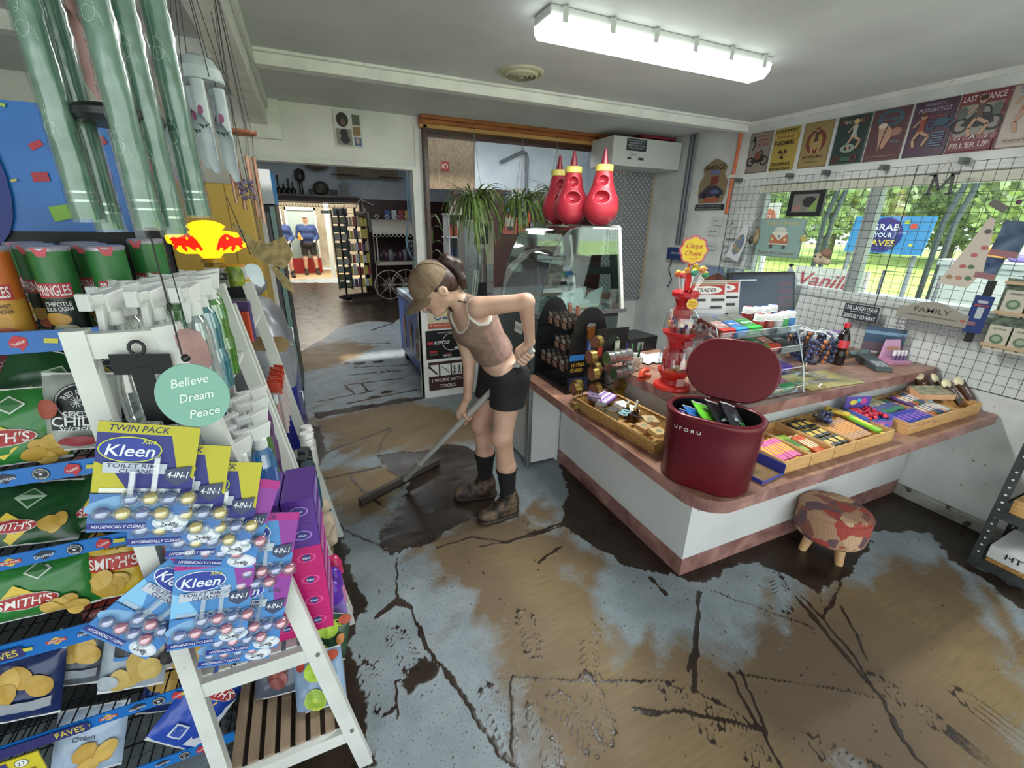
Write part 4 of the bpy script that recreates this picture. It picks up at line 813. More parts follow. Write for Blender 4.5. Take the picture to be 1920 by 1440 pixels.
# black cash drawer and papers beyond the mug
t=T('cash_drawer','black box on the counter behind the mug','box',(1.86,2.2,ZU),.1); b=MB(); b.box(-.12,.12,-.1,.1,0,.09,'16181a:.4'); s=Sheet(b,plane((0,-.1,.045),(1,0,0),(0,0,1))); s.rect(-.05,-.03,.0,.02,'8a9490'); b.build('body',t)
for i,(x,y,r) in enumerate([(1.78,1.95,.3),(1.87,1.9,-.2),(1.72,2.04,.9)]):
    t=T('loose_paper',['loose white sheet nearest the mug','loose white sheet under the black box edge','creased sheet furthest left behind the mug'][i],'paper',(x,y,ZU+.003+i*.002),(rad(4),rad(6),r)); b=MB(); b.grid(lambda u,v:V(((u-.5)*.2,(v-.5)*.14,.02*sin(u*3)**2)),6,4,'c6ccd6'); b.build('sheet',t)
# ================= battery stand, can rack, basket =================
ZL=.6855
BLK='121315:.35'
t=T('battery_stand','black battery display stand with wire shelves on the counter end','display stand',(1.40,2.2,ZL))
def arch(w,h,n=14): return [(-w/2,0),(w/2,0)]+[(w/2*cos(a)**.8 if cos(a)>0 else -w/2*abs(cos(a))**.8, h*.35+h*.65*sin(a)**.9) for a in [pi*i/n for i in range(n+1)]]
for y,x0,w,h in ((-.18,.0,.26,.50),(.20,-.02,.24,.50)):
    b=MB(); P=lambda x,z,hh,y=y,x0=x0: V((x0+x,y-hh,z))
    b.prism(arch(w,h),P,.006,BLK)
    if y<0:
        s=Sheet(b,lambda x,z,h:V((x0+x,y-.006-h,z)),.001); s.rect(-.025,.31,.03,.40,'b8703c:.3:.6'); s.ell(.0025,.40,.0275,.012,'a9a9a4:.3:.6'); s.rect(-.02,.24,.022,.315,'1f3f7a'); s.text('BATTERY',.002,.275,.012,'dfe3e6',rot=pi/2,w=.07)
        s.rect(-.128,.20,-.03,.235,'2d6fb4'); s.text('10-YEAR',-.07,.175,.022,'c9a23a',w=.09); s.text('GUARD',-.08,.145,.022,'c9a23a',w=.08); s.rect(-.128,.02,.0,.10,'1c3050')
    b.build('side_panel',t)
b=MB(); b.box(-.14,.13,-.19,.21,0,.02,BLK).box(.10,.12,-.18,.2,.02,.34,BLK)
b.build('base',t)
for z,y0 in ((.11,0),(.235,0),(.36,0)):
    b=MB()
    for k in range(6): b.tube([(-.12+.0*k,-.17+k*.07,z+.025),(-.12,-.17+k*.07,z),(.09,-.17+k*.07,z)],.002,'1c1e20:.3:.8',n=5)
    for x in (-.12,-.05,.02,.09): b.tube([(x,-.18,z),(x,.2,z)],.002,'1c1e20:.3:.8',n=5)
    b.tube([(-.12,-.18,z+.025),(-.12,.2,z+.025)],.002,'1c1e20:.3:.8',n=5); b.build('wire_shelf',t)
def blister(t0=None):
    t=T('battery_pack','battery blister card with copper cells on the wire shelf of the black stand','battery pack',(0,0,-9),0,'battery cards on the black stand')
    b=MB(); b.box(-.002,0,-.028,.028,0,.075,'2a2624').box(-.003,-.001,-.02,.02,.045,.07,'a39890'); b.build('card',t)
    b=MB()
    for k in (-1,0,1): b.cyl((-.009,k*.015,.006),(-.009,k*.015,.04),.006,'8f6e5c:.3:.6',n=8)
    b.build('cells',t); return t
pk=blister(); first=True
for z,yy in ((.36,(-.12,-.04,.04)),(.235,(-.12,-.05)),(.11,(-.12,-.04,.04,.11))):
    for y in yy:
        for k in range(4):
            loc=(1.40-.11+k*.035,2.2+y+.02,ZL+z+.003); ro=(0,rad(-8),0)
            if first: pk.location=loc; pk.rotation_euler=ro; first=False
            else: dup(pk,loc,ro)
t=T('orange_battery_card_row','orange topped price cards on the back rail of the battery stand','cards',(1.42,2.2,ZL+.40))
b=MB()
for k in range(6): b.box(-.002+.02*(k%2),.0+.02*(k%2),-.13+k*.045,-.095+k*.045,0,.07,'b5603c' if k%2 else 'c99a86')
b.build('card',t)
t=T('document_pile','crumpled white papers sticking up behind the battery stand','papers',(1.62,2.50,1.08),.2)
b=MB()
for k,(r,tx) in enumerate([(.3,.1),(-.25,-.05),(.05,0)]): b.add([(-.08+tx,.02*k,0),(.10+tx,.02*k,0),(.08+tx+r*.1,.02*k-.02,.14),(-.09+tx+r*.2,.02*k-.02,.10)],[(0,1,2,3)],'cfd3da')
b.build('sheets',t)
# wire can rack
t=T('can_rack','black wire rack of round tins beside the battery stand','rack',(1.43,1.88,ZL))
b=MB()
for x in (-.12,.14):
    for y in (-.0,.0): b.tube([(x,0.03,0),(x,.03,.40)],.003,'151617:.4')
for z in (.0,.07,.14,.21,.28): b.tube([(-.12,.03,z),(.14,.03,z)],.0025,'151617:.4')
for x in (-.12,-.055,.01,.075,.14):
    for z in (.06,.14,.22): b.tube([(x,.03,z+.02),(x,-.06,z),(x,-.075,z+.02)],.0025,'151617:.4')
b.tube([(-.12,-.06,.0),(.14,-.06,.0)],.003,'151617:.4').tube([(.14,.03,0),(.14,-.06,0)],.003,'151617:.4'); b.build('wire_frame',t)
b=MB(); b.box(-.06,.15,.025,.03,.27,.40,'14161a:.4'); s=Sheet(b,plane((.05,.025,.335),(1,0,0),(0,0,1))); s.ell(.0,.0,.03,.03,'1f3322'); s.ell(.0,.0,.02,.02,'2a2c22'); b.build('header_panel',t)
def tin(c,c2,label,grp):
    t=T('tin',label,'tin',(0,0,-9),0,grp)
    b=MB(); b.cyl((-.018,0,0),(.018,0,0),.034,c,n=24); b.lathe; b.build('can_body',t)
    b=MB(); 
    for x in (-.018,.016): b.cyl((x,0,0),(x+.002,0,0),.0355,c,n=24)
    b.cyl((-.0195,0,0),(-.0185,0,0),.03,c2,n=20); b.build('rim',t); return t
GOLD='9a8548:.3:.8'; SILV='b4b4b2:.25:.9'
def puts(pr,locs,rz=0):
    for i,l in enumerate(locs):
        ro=(0,0,l[3] if len(l)>3 else rz)
        if pr.location.z<-5: pr.location=l[:3]; pr.rotation_euler=ro
        else: dup(pr,l[:3],ro)
tg=tin(GOLD,'7a4a3c','gold round tin lying on its side in the black wire rack','gold tins in the wire rack')
puts(tg,[(1.30,1.84,.96),(1.37,1.90,1.02,.2),(1.31,1.82,.87),(1.34,1.85,.885,.1),(1.23,1.86,.78),(1.265,1.90,.78,.1),(1.315,1.80,.79,.15),(1.33,1.77,.73,-.2),(1.37,1.78,.732,-.2),(1.43,1.80,.74),(1.47,1.80,.74),(1.50,1.83,.78)])
ts=tin(SILV,'3e5a34','silver round tin lying on its side in the black wire rack','silver tins in the wire rack')
puts(ts,[(1.385,1.80,.955),(1.423,1.80,.957),(1.461,1.80,.959),(1.499,1.80,.961),(1.44,1.80,.862),(1.478,1.80,.864),(1.516,1.80,.866)])
t=T('upright_tin','single gold tin with a meat picture standing on the counter edge','tin',(1.225,1.83,ZL))
b=MB(); b.lathe([(.036,0),(.037,.002),(.035,.004),(.035,.028),(.037,.031),(.036,.033),(.033,.032)],GOLD,n=28); b.build('can_body',t)
b=MB(); s=Sheet(b,plane((0,0,.0325),(1,0,0),(0,1,0))); s.ell(0,0,.033,.033,'8c6a50'); s.ell(0,0,.022,.014,'a5604a'); b.build('lid_print',t)
for i,(x,z,c,c2,lb) in enumerate([(1.385,.99,'c0392f','dcd0c4','red and white key tag hanging on the black header panel'),(1.50,.975,'a8b89a','dfe4d8','pale green packet hanging on the black header panel')]):
    t=T('hanging_tag',lb,'tag',(x,1.893,z)); b=MB(); b.box(-.016,.016,-.004,0,-.05,.04,c); b.box(-.013,.013,-.0045,-.004,.0,.03,c2); b.build('card',t); b=MB(); b.tube([(0,0,.04),(0,-.01,.055),(0,.005,.06)],.0015,'888888:.3:.8'); b.build('hook',t)
# wicker basket
WICK=noisy('wicker','8f6534','c49a5c',60,.6,3,bump=.6,stretch=(1,1,3))
t=T('wicker_basket','long wicker basket of small goods between the tins and the bin','basket',(1.325,1.53,ZL),rad(5))
def rr(x,y,w,l): return [(x+w*sx,y+l*sy) for sx,sy in ((-1,-1),(1,-1),(1,1),(-1,1))]
b=MB(); b.hex([(-.085,-.25,0),(.085,-.25,0),(.085,.25,0),(-.085,.25,0)],[(-.08,-.24,.004),(.08,-.24,.004),(.08,.24,.004),(-.08,.24,.004)],WICK); b.build('basket_floor',t)
b=MB()
pA=rr(0,0,.088,.25); pB=rr(0,0,.118,.285)
def wl(u,v):
    k=u*4; i=int(k)%4; f=k-int(k); A=V(pA[i]).lerp(V(pA[(i+1)%4]),f); B=V(pB[i]).lerp(V(pB[(i+1)%4]),f); q=A.lerp(B,v); s_=.0022*sin(u*260+(int(v*12)%2)*pi); n_=V((q.x,q.y)).normalized(); return V((q.x+n_.x*s_,q.y+n_.y*s_,v*.07))
b.grid(wl,200,12,WICK); b.build('woven_side',t)
b=MB(); b.tube([(x,y,.072) for x,y in pB],.007,WICK,closed=True); b.build('rim',t)
def inb(x,y): r=rad(5); return 1.325+x*cos(r)-y*sin(r),1.53+x*sin(r)+y*cos(r)
for i,(x,y) in enumerate([(-.045,.15),(-.035,.07)]):
    X_,Y_=inb(x,y); t=T('glass_jar',['small jar with silver lid furthest from the bin in the basket','small jar with silver lid nearer the scissors in the basket'][i],'jar',(X_,Y_,ZL+.045)); b=MB(); b.lathe([(.03,-.03),(.032,-.02),(.032,.014),(.028,.018)],'8f9078:.2',n=20); b.build('jar_body',t); b=MB(); b.lathe([(.031,.018),(.031,.03),(.029,.032)],'9a9c9c:.3:.9',n=20); b.build('lid',t)
for i,(x,y) in enumerate([(.03,-.01),(.035,.045),(.07,.02)]):
    X_,Y_=inb(x,y); t=T('dropper_bottle',['amber dropper bottle in the middle of the basket','amber dropper bottle behind the first','amber dropper bottle at the back side of the basket'][i],'bottle',(X_,Y_,ZL+.02)); b=MB(); b.lathe([(.014,0),(.014,.05),(.007,.06),(.007,.065)],'2c1810:.1',n=14); b.build('bottle_body',t); b=MB(); b.lathe([(.008,.065),(.008,.078),(.0075,.08)],'c9a75c:.3:.7',n=12); b.build('collar',t); b=MB(); b.lathe([(.005,.08),(.006,.09),(.004,.10)],'e9e6e0',n=10); b.build('bulb',t)
X_,Y_=inb(.01,.19); t=T('purple_pouch','purple and white striped purse lying on the basket end','purse',(X_,Y_,ZL+.07),(rad(6),rad(-6),.4)); b=MB(); 
for k in range(8): b.box(-.05,.06,-.04+k*.01,-.031+k*.01,0,.02,['8c6aa8','d9d4dc','b49ac4'][k%3])
b.build('body',t,bevel=.002)
X_,Y_=inb(-.02,.235); t=T('dark_notebook','dark patterned notebook stack at the far end of the basket','notebook',(X_,Y_,ZL+.075),(rad(5),0,.9)); b=MB(); b.box(-.05,.05,-.035,.035,0,.02,noisy('patterned_cover','2c2636','7a6a86',50,.5)); b.build('cover',t)
X_,Y_=inb(0,-.04); t=T('scissors','pair of pale blue handled scissors lying in the basket','scissors',(X_,Y_,ZL+.075),(0,rad(4),rad(-60))); b=MB()
for sgn in (-1,1): b.tube([(-.05+.02*cos(a),sgn*.018+.013*sin(a),0) for a in [2*pi*k/14 for k in range(14)]],.004,'86b4c0:.4',closed=True)
b.build('handles',t); b=MB(); b.hex([(-.03,-.006,0),(-.03,.006,0),(-.03,.006,.003),(-.03,-.006,.003)],[(.09,-.001,0),(.09,.001,0),(.09,.001,.003),(.09,-.001,.003)],'55607a:.25:.9'); b.build('blades',t)
for i,(x,y,c,rz,lb) in enumerate([(-.02,-.12,'b8946a',.3,'brown kraft box with round window in the basket'),(.05,-.09,'c2a982',-.2,'kraft card with oval cut out in the basket'),(.0,-.19,'cbb07c',.1,'pale kraft box nearest the red bin'),(.06,.11,'cfcfca',.2,'white soap box at the back of the basket'),(.075,.06,'d6d8d4',-.3,'second white soap box leaning in the basket')]):
    X_,Y_=inb(x,y); t=T('soap_box',lb,'box',(X_,Y_,ZL+.045+.008*(i%2)),(rad(8),rad(6),rz),'soap boxes in the basket'); b=MB(); b.box(-.035,.035,-.028,.028,0,.02,c); s=Sheet(b,plane((0,0,.02),(1,0,0),(0,1,0))); s.ell(0,0,.018,.012,'8c8c74' if i<3 else 'b0b4ac'); b.build('carton',t)

# ================= stool =================
t=T('round_stool','low round stool with red patchwork fabric and wooden legs','stool',(2.33,1.03,0),.4)
def stoolm():
    m,n,l,b=mk('patchwork_fabric'); tc=n.new('ShaderNodeTexCoord')
    br=n.new('ShaderNodeTexBrick'); br.inputs['Scale'].default_value=11; br.inputs['Mortar Size'].default_value=.012; br.inputs['Brick Width'].default_value=.8; br.inputs['Row Height'].default_value=.55; br.offset=.37; br.inputs['Bias'].default_value=-.1
    br.inputs['Color1'].default_value=(*rgb('b0846a'),1); br.inputs['Color2'].default_value=(*rgb('6a4648'),1); br.inputs['Mortar'].default_value=(*rgb('4a3534'),1)
    v=n.new('ShaderNodeTexVoronoi'); v.inputs['Scale'].default_value=17; v.distance='MANHATTAN'; cr=n.new('ShaderNodeValToRGB'); cr.color_ramp.interpolation='CONSTANT'
    cr.color_ramp.elements[0].color=(*rgb('b08a6c'),1); cr.color_ramp.elements[1].position=.35; cr.color_ramp.elements[1].color=(*rgb('6b5158'),1)
    for p,c in ((.55,'a84a3e'),(.7,'c7a582'),(.82,'8c5a4c'),(.93,'a5463c')): e=cr.color_ramp.elements.new(p); e.color=(*rgb(c),1)
    sp=n.new('ShaderNodeSeparateColor'); w=n.new('ShaderNodeTexWave'); w.inputs['Scale'].default_value=55; w.inputs['Distortion'].default_value=2.2; w.bands_direction='DIAGONAL'
    mx=n.new('ShaderNodeMix'); mx.data_type='RGBA'; mx.blend_type='MULTIPLY'; mx.inputs['Factor'].default_value=.5
    mp=n.new('ShaderNodeMapping'); l.new(tc.outputs['Object'],mp.inputs[0]); mp.inputs['Rotation'].default_value=(.6,.5,.2)
    for x in (v,w,br): l.new(mp.outputs[0],x.inputs['Vector'])
    l.new(v.outputs['Color'],sp.inputs[0]); l.new(sp.outputs[0],cr.inputs[0]); l.new(cr.outputs[0],mx.inputs['A']); wr=n.new('ShaderNodeValToRGB'); wr.color_ramp.elements[0].color=(.35,.28,.28,1); wr.color_ramp.elements[0].position=.35; wr.color_ramp.elements[1].position=.5; l.new(w.outputs['Color'],wr.inputs[0]); l.new(wr.outputs[0],mx.inputs['B'])
    l.new(mx.outputs['Result'],b.inputs['Base Color']); b.inputs['Roughness'].default_value=.85; return m
PF=stoolm()
b=MB(); b.lathe([(.13,.105),(.15,.11),(.16,.125),(.163,.16),(.163,.235),(.158,.26),(.14,.275),(.08,.282),(0.0001,.283)],PF,n=40); b.build('seat_cushion',t)
b=MB(); b.tube([(.1605*cos(a),.1605*sin(a),.255) for a in [2*pi*i/40 for i in range(40)]],.004,PF,closed=True); b.build('piping',t)
for k in range(4):
    a=pi/4+k*pi/2; b=MB(); b.cyl((.115*cos(a),.115*sin(a),0),(.09*cos(a),.09*sin(a),.108),.019,noisy('stool_leg_wood','b08a5c','c9a477',8,.5,stretch=(1,1,.2)) if k==0 else bpy.data.materials['stool_leg_wood'],r1=.027,n=16); b.build('leg',t)
# ================= metal rack at right =================
MG=noisy('grey_slotted_steel','3c3f40','4a4d4e',10,.45,metal=.3)
t=T('metal_shelving','dark grey slotted steel shelving at the right edge','shelving',(3.1,.42,0))
def post(x,y):
    b=MB(); b.box(x,x+.035,y,y+.003,0,1.05,MG).box(x,x+.003,y-.035,y,0,1.05,MG)
    for k in range(24):
        z=.05+k*.042; 
        b.cyl((x-.0008,y-.018,z),(x+.0,y-.018,z),.0055,'c9ccc8',n=8)
        b.cyl((x+.018,y-.0008-.0,z),(x+.018,y+.0,z),.0055,'c9ccc8',n=8)
    b.build('post',t,world=True)
for x,y in ((2.93,.665),(3.27,.665),(2.93,.1),(3.27,.1)): post(x,y)
for z in (.045,.33,.62): b=MB(); b.box(2.93,3.30,.06,.667,z,z+.004,MG).box(2.928,2.932,.06,.667,z-.03,z+.012,MG).box(2.93,3.30,.664,.668,z-.03,z+.012,MG); b.build('shelf',t,world=True)
for i,(z,y) in enumerate([(.336,.50),(.626,.50)]):
    tt=T('wooden_crate',['pale wooden crate on the middle shelf of the steel rack','pale wooden crate on the upper shelf of the steel rack'][i],'crate',(3.1,y-.02,z)); 
    for q_ in ((-.14,.14,-.14,-.13,0,.075),(-.14,.14,.13,.14,0,.075),(-.14,-.13,-.13,.13,0,.075),(.13,.14,-.13,.13,0,.075)): b=MB(); b.box(*q_,PINE); b.build('side_board',tt)
    b=MB(); b.box(-.13,.13,-.13,.13,0,.006,PINE); b.build('base_board',tt)
t=T('printed_tray','basketwork tray with white card printed HT on the lowest rack shelf','tray',(3.08,.40,.05)); b=MB(); b.box(-.13,.13,-.22,.22,0,.07,WICK); b.build('woven_tray',t,bevel=.004)
b=MB(); b.hex([(-.135,-.22,.03),(.10,-.22,.07),(.10,.22,.07),(-.135,.22,.03)],[(-.14,-.22,.10),(.10,-.22,.12),(.10,.22,.12),(-.14,.22,.10)],'d2d3d0'); P=plane((-.138,.05,.066),(0,-1,0),(-.07,0,1)); s=Sheet(b,P,.001); s.text('HT',-.08,.008,.03,'222222',w=.06); s.text('AUSTRALIAN',.05,-.02,.014,'333333',w=.15); s.ell(.09,.01,.03,.014,'b5805c'); b.build('printed_card',t)
# ================= ceiling lamp, vent =================
t=T('batten_light','long clear-covered fluorescent batten light glowing on the ceiling','ceiling light',(1.555,1.86,2.39))
b=MB(); b.box(-.61,.61,-.07,.07,-.035,0,'c9cbc8:.4'); b.build('housing',t,bevel=.008)
b=MB(); prf=[(-.075,-.03),(-.07,-.06),(-.045,-.085),(.045,-.085),(.07,-.06),(.075,-.03)]
b.prism(prf,lambda y,z,h:V((-.605+h,y,z)),1.21,'f4fff8:.4:0:3.4'); b.build('diffuser',t)
for i in range(6): b=MB(); x=-.55+i*.22; b.box(x-.012,x+.012,-.082,-.068,-.055,-.005,'b9bcb8:.3'); b.build('clip',t)
t=T('ceiling_vent','round beige ceiling vent beside the beam','vent',(1.195,2.575,2.39)); CRM='b9b59a:.5'
b=MB(); b.lathe([(.125,0),(.125,-.008),(.11,-.014),(.10,-.006)],CRM,n=32); b.build('rim',t)
for r in (.085,.06,.035): b=MB(); b.lathe([(r+.012,-.006),(r+.005,-.02),(r-.006,-.024)],CRM,n=28,capb=False,capt=False); b.build('ring',t)
b=MB(); b.lathe([(.02,-.026),(.0001,-.03)],CRM,n=16).cyl((0,0,-.004),(0,0,-.003),.1,'4a483e'); b.build('centre',t)
# ================= posters on right wall =================
PX=XW-.003; WL=lambda y,z: plane((PX,y,z),(0,-1,0),(0,0,1))   # x to the viewer's right
def onwall(o_y,o_z,x=PX): return plane((x,o_y,o_z),(0,-1,0),(0,0,1))
def wall_thing(name_,label,cat,y,z,w,h,base,art,x=PX,d=.004,part='plate',r=0,group=None,tilt=0):
    t=T(name_,label,cat,(x,y,z),(tilt,0,0),group); b=MB(); P=plane((0,0,0),(0,-1,0),(0,0,1))
    pts=[(-w/2,-h/2),(w/2,-h/2),(w/2,h/2),(-w/2,h/2)]
    if r: pts=[(sx*(w/2-r)+r*cos(a),sy*(h/2-r)+r*sin(a)) for sx,sy,a0 in ((1,1,0),(-1,1,pi/2),(-1,-1,pi),(1,-1,3*pi/2)) for a in (a0,a0+pi/4,a0+pi/2)]
    b.prism(pts,P,d,base); s=Sheet(b,lambda a,c,hh:P(a,c,d+hh),.0006); art(s,w,h); b.build(part,t); return t
SK='b08c74'
def fig(s,x,y,k,c,c2,pose=0):
    s.ell(x,y+.052*k,.011*k,.013*k,SK); s.ell(x,y+.058*k,.012*k,.009*k,c2); s.poly([(x-.013*k,y+.04*k),(x+.013*k,y+.04*k),(x+.009*k,y+.01*k),(x+.016*k,y-.012*k),(x-.016*k,y-.012*k),(x-.008*k,y+.01*k)],c)
    s.line([(x,y-.01*k),(x+.035*k*(1-pose),y-.03*k),(x+.02*k+.02*k*pose,y-.065*k)],.011*k,SK); s.line([(x-.005*k,y-.01*k),(x-.02*k,y-.04*k),(x-.01*k,y-.07*k)],.011*k,SK); s.line([(x-.01*k,y+.035*k),(x-.03*k,y+.01*k)],.007*k,SK)
def bike(s,x,y,k,c):
    for q_ in (-.035,.035): s.ell(x+q_*k,y,.02*k,.02*k,c,r0=.7)
    s.poly([(x-.035*k,y),(x-.01*k,y+.03*k),(x+.03*k,y+.025*k),(x+.035*k,y),(x,y-.008*k)],c); s.line([(x+.035*k,y),(x+.02*k,y+.04*k),(x+.005*k,y+.045*k)],.004*k,c)
def brd(s,w,h,c): 
    for a in ((-w/2,-h/2,w/2,-h/2+.006),(-w/2,h/2-.006,w/2,h/2),(-w/2,-h/2,-w/2+.006,h/2),(w/2-.006,-h/2,w/2,h/2)): s.rect(*a,c,1)
def a0(s,w,h): brd(s,w,h,'6a5a50'); s.text('SOME DAYS',.02,.115,.012,'8c4040',w=.1); s.text('CURVY',.03,.085,.02,'9c3030',w=.1); s.text('ROAD',.03,.055,.02,'9c3030',w=.09); s.line([(-.06,.02),(-.04,.06),(-.055,.09)],.009,'222222'); s.poly([(-.075,.085),(-.035,.085),(-.055,.125)],'222222'); bike(s,0,-.06,1.7,'332f30'); s.ell(0,-.02,.03,.03,'7a4a3a')
def a1(s,w,h):
    for y in (h/2-.02,-h/2+.012):
        for i in range(8): s.poly([(-w/2+.006+i*.022,y-.008),(-w/2+.016+i*.022,y-.008),(-w/2+.024+i*.022,y+.008),(-w/2+.014+i*.022,y+.008)],'24221c')
    s.rect(-w/2+.01,.06,w/2-.01,.1,'b49a4c'); s.text('WARNING',0,.08,.02,'7a4428',w=.13); s.text('F-BOMBS',0,.04,.026,'1f1d1a',w=.15); s.text('DROPPING',0,-.10,.022,'1f1d1a',w=.15)
    for k in range(3): a=pi/2+k*2*pi/3+pi/3; s.poly([(.009*cos(a),-.03+.009*sin(a)),(.034*cos(a-.5),-.03+.034*sin(a-.5)),(.036*cos(a),-.03+.036*sin(a)),(.034*cos(a+.5),-.03+.034*sin(a+.5))],'1f1d1a')
    s.ell(0,-.03,.006,.006,'1f1d1a')
def a2(s,w,h): brd(s,w,h,'7c6a44'); s.ell(0,.02,.07,.075,'6f3a34'); s.ell(0,.02,.045,.05,'a08a4a'); fig(s,.0,.03,1.2,'4a3a30','6a4a2c'); s.text('BUTTON MAX',0,-.075,.016,'5a3028',w=.14); s.text('Genuine Parts',0,-.105,.01,'5a4028',w=.1)
def a3(s,w,h): brd(s,w,h,'50605a'); s.text('MALONE',0,.105,.022,'b0a898',w=.12); s.ell(-.065,.11,.02,.02,'6a3a34',r0=.6); s.ell(.065,.11,.02,.02,'6a3a34',r0=.6); fig(s,.02,.03,1.3,'a8a89c','c8b070'); s.ell(0,-.05,.045,.025,'8c948a',r0=.5); s.ell(-.06,-.11,.022,.022,'6a3a34',r0=.6); s.ell(.05,-.11,.022,.022,'6a3a34',r0=.6); s.rect(-.03,-.125,.03,-.10,'3c5a48')
def a4(s,w,h): brd(s,w,h,'6a4a48'); s.ell(.0,.09,.07,.045,'3e5a68',r0=.7); s.text('EXPRESS',.01,.085,.015,'48707c',w=.11); s.poly([(-.05,.045),(-.01,.045),(-.028,-.09)],'b08c78'); s.ell(-.03,.05,.024,.016,'c8b8a8'); s.poly([(0,.05),(.04,.01),(-.0,-.08),(-.02,-.07)],SK); s.ell(.05,.01,.03,.022,'9c7464'); s.line([(.03,-.04),(.08,-.05)],.01,'5a6a70'); s.rect(-.08,-.12,.08,-.115,'8c6a5c')
def a5(s,w,h): brd(s,w,h,'4c3a48'); s.text('MAJESTIC',0,.12,.014,'8f8a98',w=.1); s.text('MOTORCYCLE',0,.095,.02,'a8a4b0',w=.15); s.text('Hall Service',0,.062,.014,'a0484c',w=.13,shear=.3); fig(s,-.04,.0,1.3,'8c4438','5a3028'); bike(s,.045,.015,1.1,'3c5468'); 
def a5b(s,w,h):
    a5(s,w,h)
    for i in range(6): s.rect(.02,-.03-i*.013,.08,-.024-i*.013,'5c7088')
def a6(s,w,h): brd(s,w,h,'7c3c40'); s.rect(-w/2+.006,.09,w/2-.006,h/2-.004,'6c3034'); s.text('LAST CHANCE',0,.115,.028,'c9bfb8',w=.17); s.rect(-.085,-.06,.085,.085,'8c8880'); bike(s,0,-.01,1.9,'2c2c30'); fig(s,.0,.03,1.4,'5a4844','40302a'); s.ell(-.07,.05,.02,.03,'5c605c'); s.ell(.07,.05,.02,.03,'5c605c'); s.text('G   A   S',0,-.07,.02,'c9bcb4',w=.14); s.rect(-w/2+.006,-h/2+.006,w/2-.006,-.085,'70343a'); s.text("FILL'ER UP",0,-.108,.026,'c4b8b0',w=.16)
def a7(s,w,h): brd(s,w,h,'7a5c58'); s.text('S',-.06,.12,.03,'5c7ca0'); fig(s,-.02,.04,1.6,'a86a60','a8845c'); s.rect(-w/2+.01,-.12,w/2-.01,-.10,'a8a090'); s.text('Breaking Records',0,-.11,.01,'6a3c34',w=.13)
PC=['8c8278','a8934a','927f55','2c3c3a','5c3f44','4a3444','7c4648','a89a90']
PL=['grey poster of a motorbike rider with a curvy arrow, nearest the corner','yellow warning poster about F-bombs with a radiation symbol','tan poster with a maroon disc, third from the corner','dark green poster headed MALONE, fourth from the corner','maroon and teal poster with an ice cream cone','dark blue poster headed MAJESTIC MOTORCYCLE','red and grey poster headed LAST CHANCE with FILL ER UP','pink cream poster cut off by the right edge of the photo']
YC=[2.712,2.50,2.27,2.045,1.835,1.62,1.415,1.215]; YWd=[.19,.195,.20,.2,.2,.2,.195,.195]
for i,(art,c) in enumerate(zip((a0,a1,a2,a3,a4,a5b,a6,a7),PC)):
    wall_thing('metal_poster',PL[i],'poster',YC[i],2.163,YWd[i],.285,c+':.4',art,r=.008,group='tin posters above the window')
# ================= wire grid and things hung on it =================
GX=3.262
t=T('wire_grid_panel','large black wire grid panel covering the window and wall','wire grid',(GX,1.5,.805))
b=MB()
y=2.84
for i in range(51): b.cyl((0,2.84-1.5-i*.05,0),(0,2.84-1.5-i*.05,1.165),.0013 if i not in (0,25,50) else .003,'3c4042:.4:.6',n=5,caps=False)
for k in range(24): b.cyl((.002,1.34,k*.0505),(.002,-1.16,k*.0505),.0013 if k else .003,'3c4042:.4:.6',n=5,caps=False)
b.build('wires',t)
for y in (2.83,2.39,2.13,1.78,1.4,1.0): b=MB(); b.box(0,.066,y-1.5-.012,y-1.5+.012,1.155,1.185,'585c5c'); b.build('bracket',t)
HX=GX-.006
def hung(*a,**k): return wall_thing(*a,x=HX,**k)
def ph(s,w,h): s.rect(-w*.36,-h*.34,w*.36,h*.36,'6c6a66'); s.ell(.03,.01,.05,.035,'26262a'); s.ell(-.05,-.03,.03,.02,'8a6a62'); s.poly([(.02,-.05),(.085,-.05),(.085,.04)],'6f8a4c')
hung('framed_photo','black framed photo of a dark dog hung high on the wire grid','picture',2.19,1.78,.25,.17,'1d2122:.4',ph,d=.015,part='frame')
def tb(s,w,h): s.rect(-w/2+.006,-h/2+.006,w/2-.006,h/2-.006,'7f9a94'); s.text('Take a break',0,.105,.032,'b0a468',w=.26); s.text('Enjoy the Summer',0,-.11,.022,'7a5c50',w=.3); s.ell(0,.05,.05,.03,'b8bcae'); s.poly([(-.07,.02),(.07,.02),(.075,-.04),(-.075,-.04)],'a5664c'); s.poly([(-.07,.04),(.07,.04),(0,-.02)],'c9c6b8'); s.ell(0,.01,.012,.012,'7a8c88'); s.ell(-.052,-.01,.012,.012,'c0b48c'); s.ell(.052,-.01,.012,.012,'c0b48c'); s.rect(-.08,-.05,.08,-.04,'b8bcae'); s.rect(-.065,-.075,-.04,-.05,'4c4a48'); s.rect(.04,-.075,.065,-.05,'4c4a48')
hung('take_a_break_sign','teal tin sign with a camper van reading Take a break','sign',2.335,1.545,.365,.275,'73857f:.5',tb,r=.012)
t=T('straw_flower','small yellow straw flower pinned on the right of the camper van sign','flower',(HX-.01,2.14,1.545)); b=MB()
for i in range(14): a=2*pi*i/14; b.tube([(0,0,0),(-.008,.03*cos(a),.03*sin(a))],[.005,.002],'b3a45c',n=5)
b.build('petals',t)
t=T('letter_m_hanger','dark metal letter M hanging on a string from the poster','letter',(HX,1.455,1.86)); b=MB(); P=plane((0,0,0),(0,-1,0),(0,0,1)); 
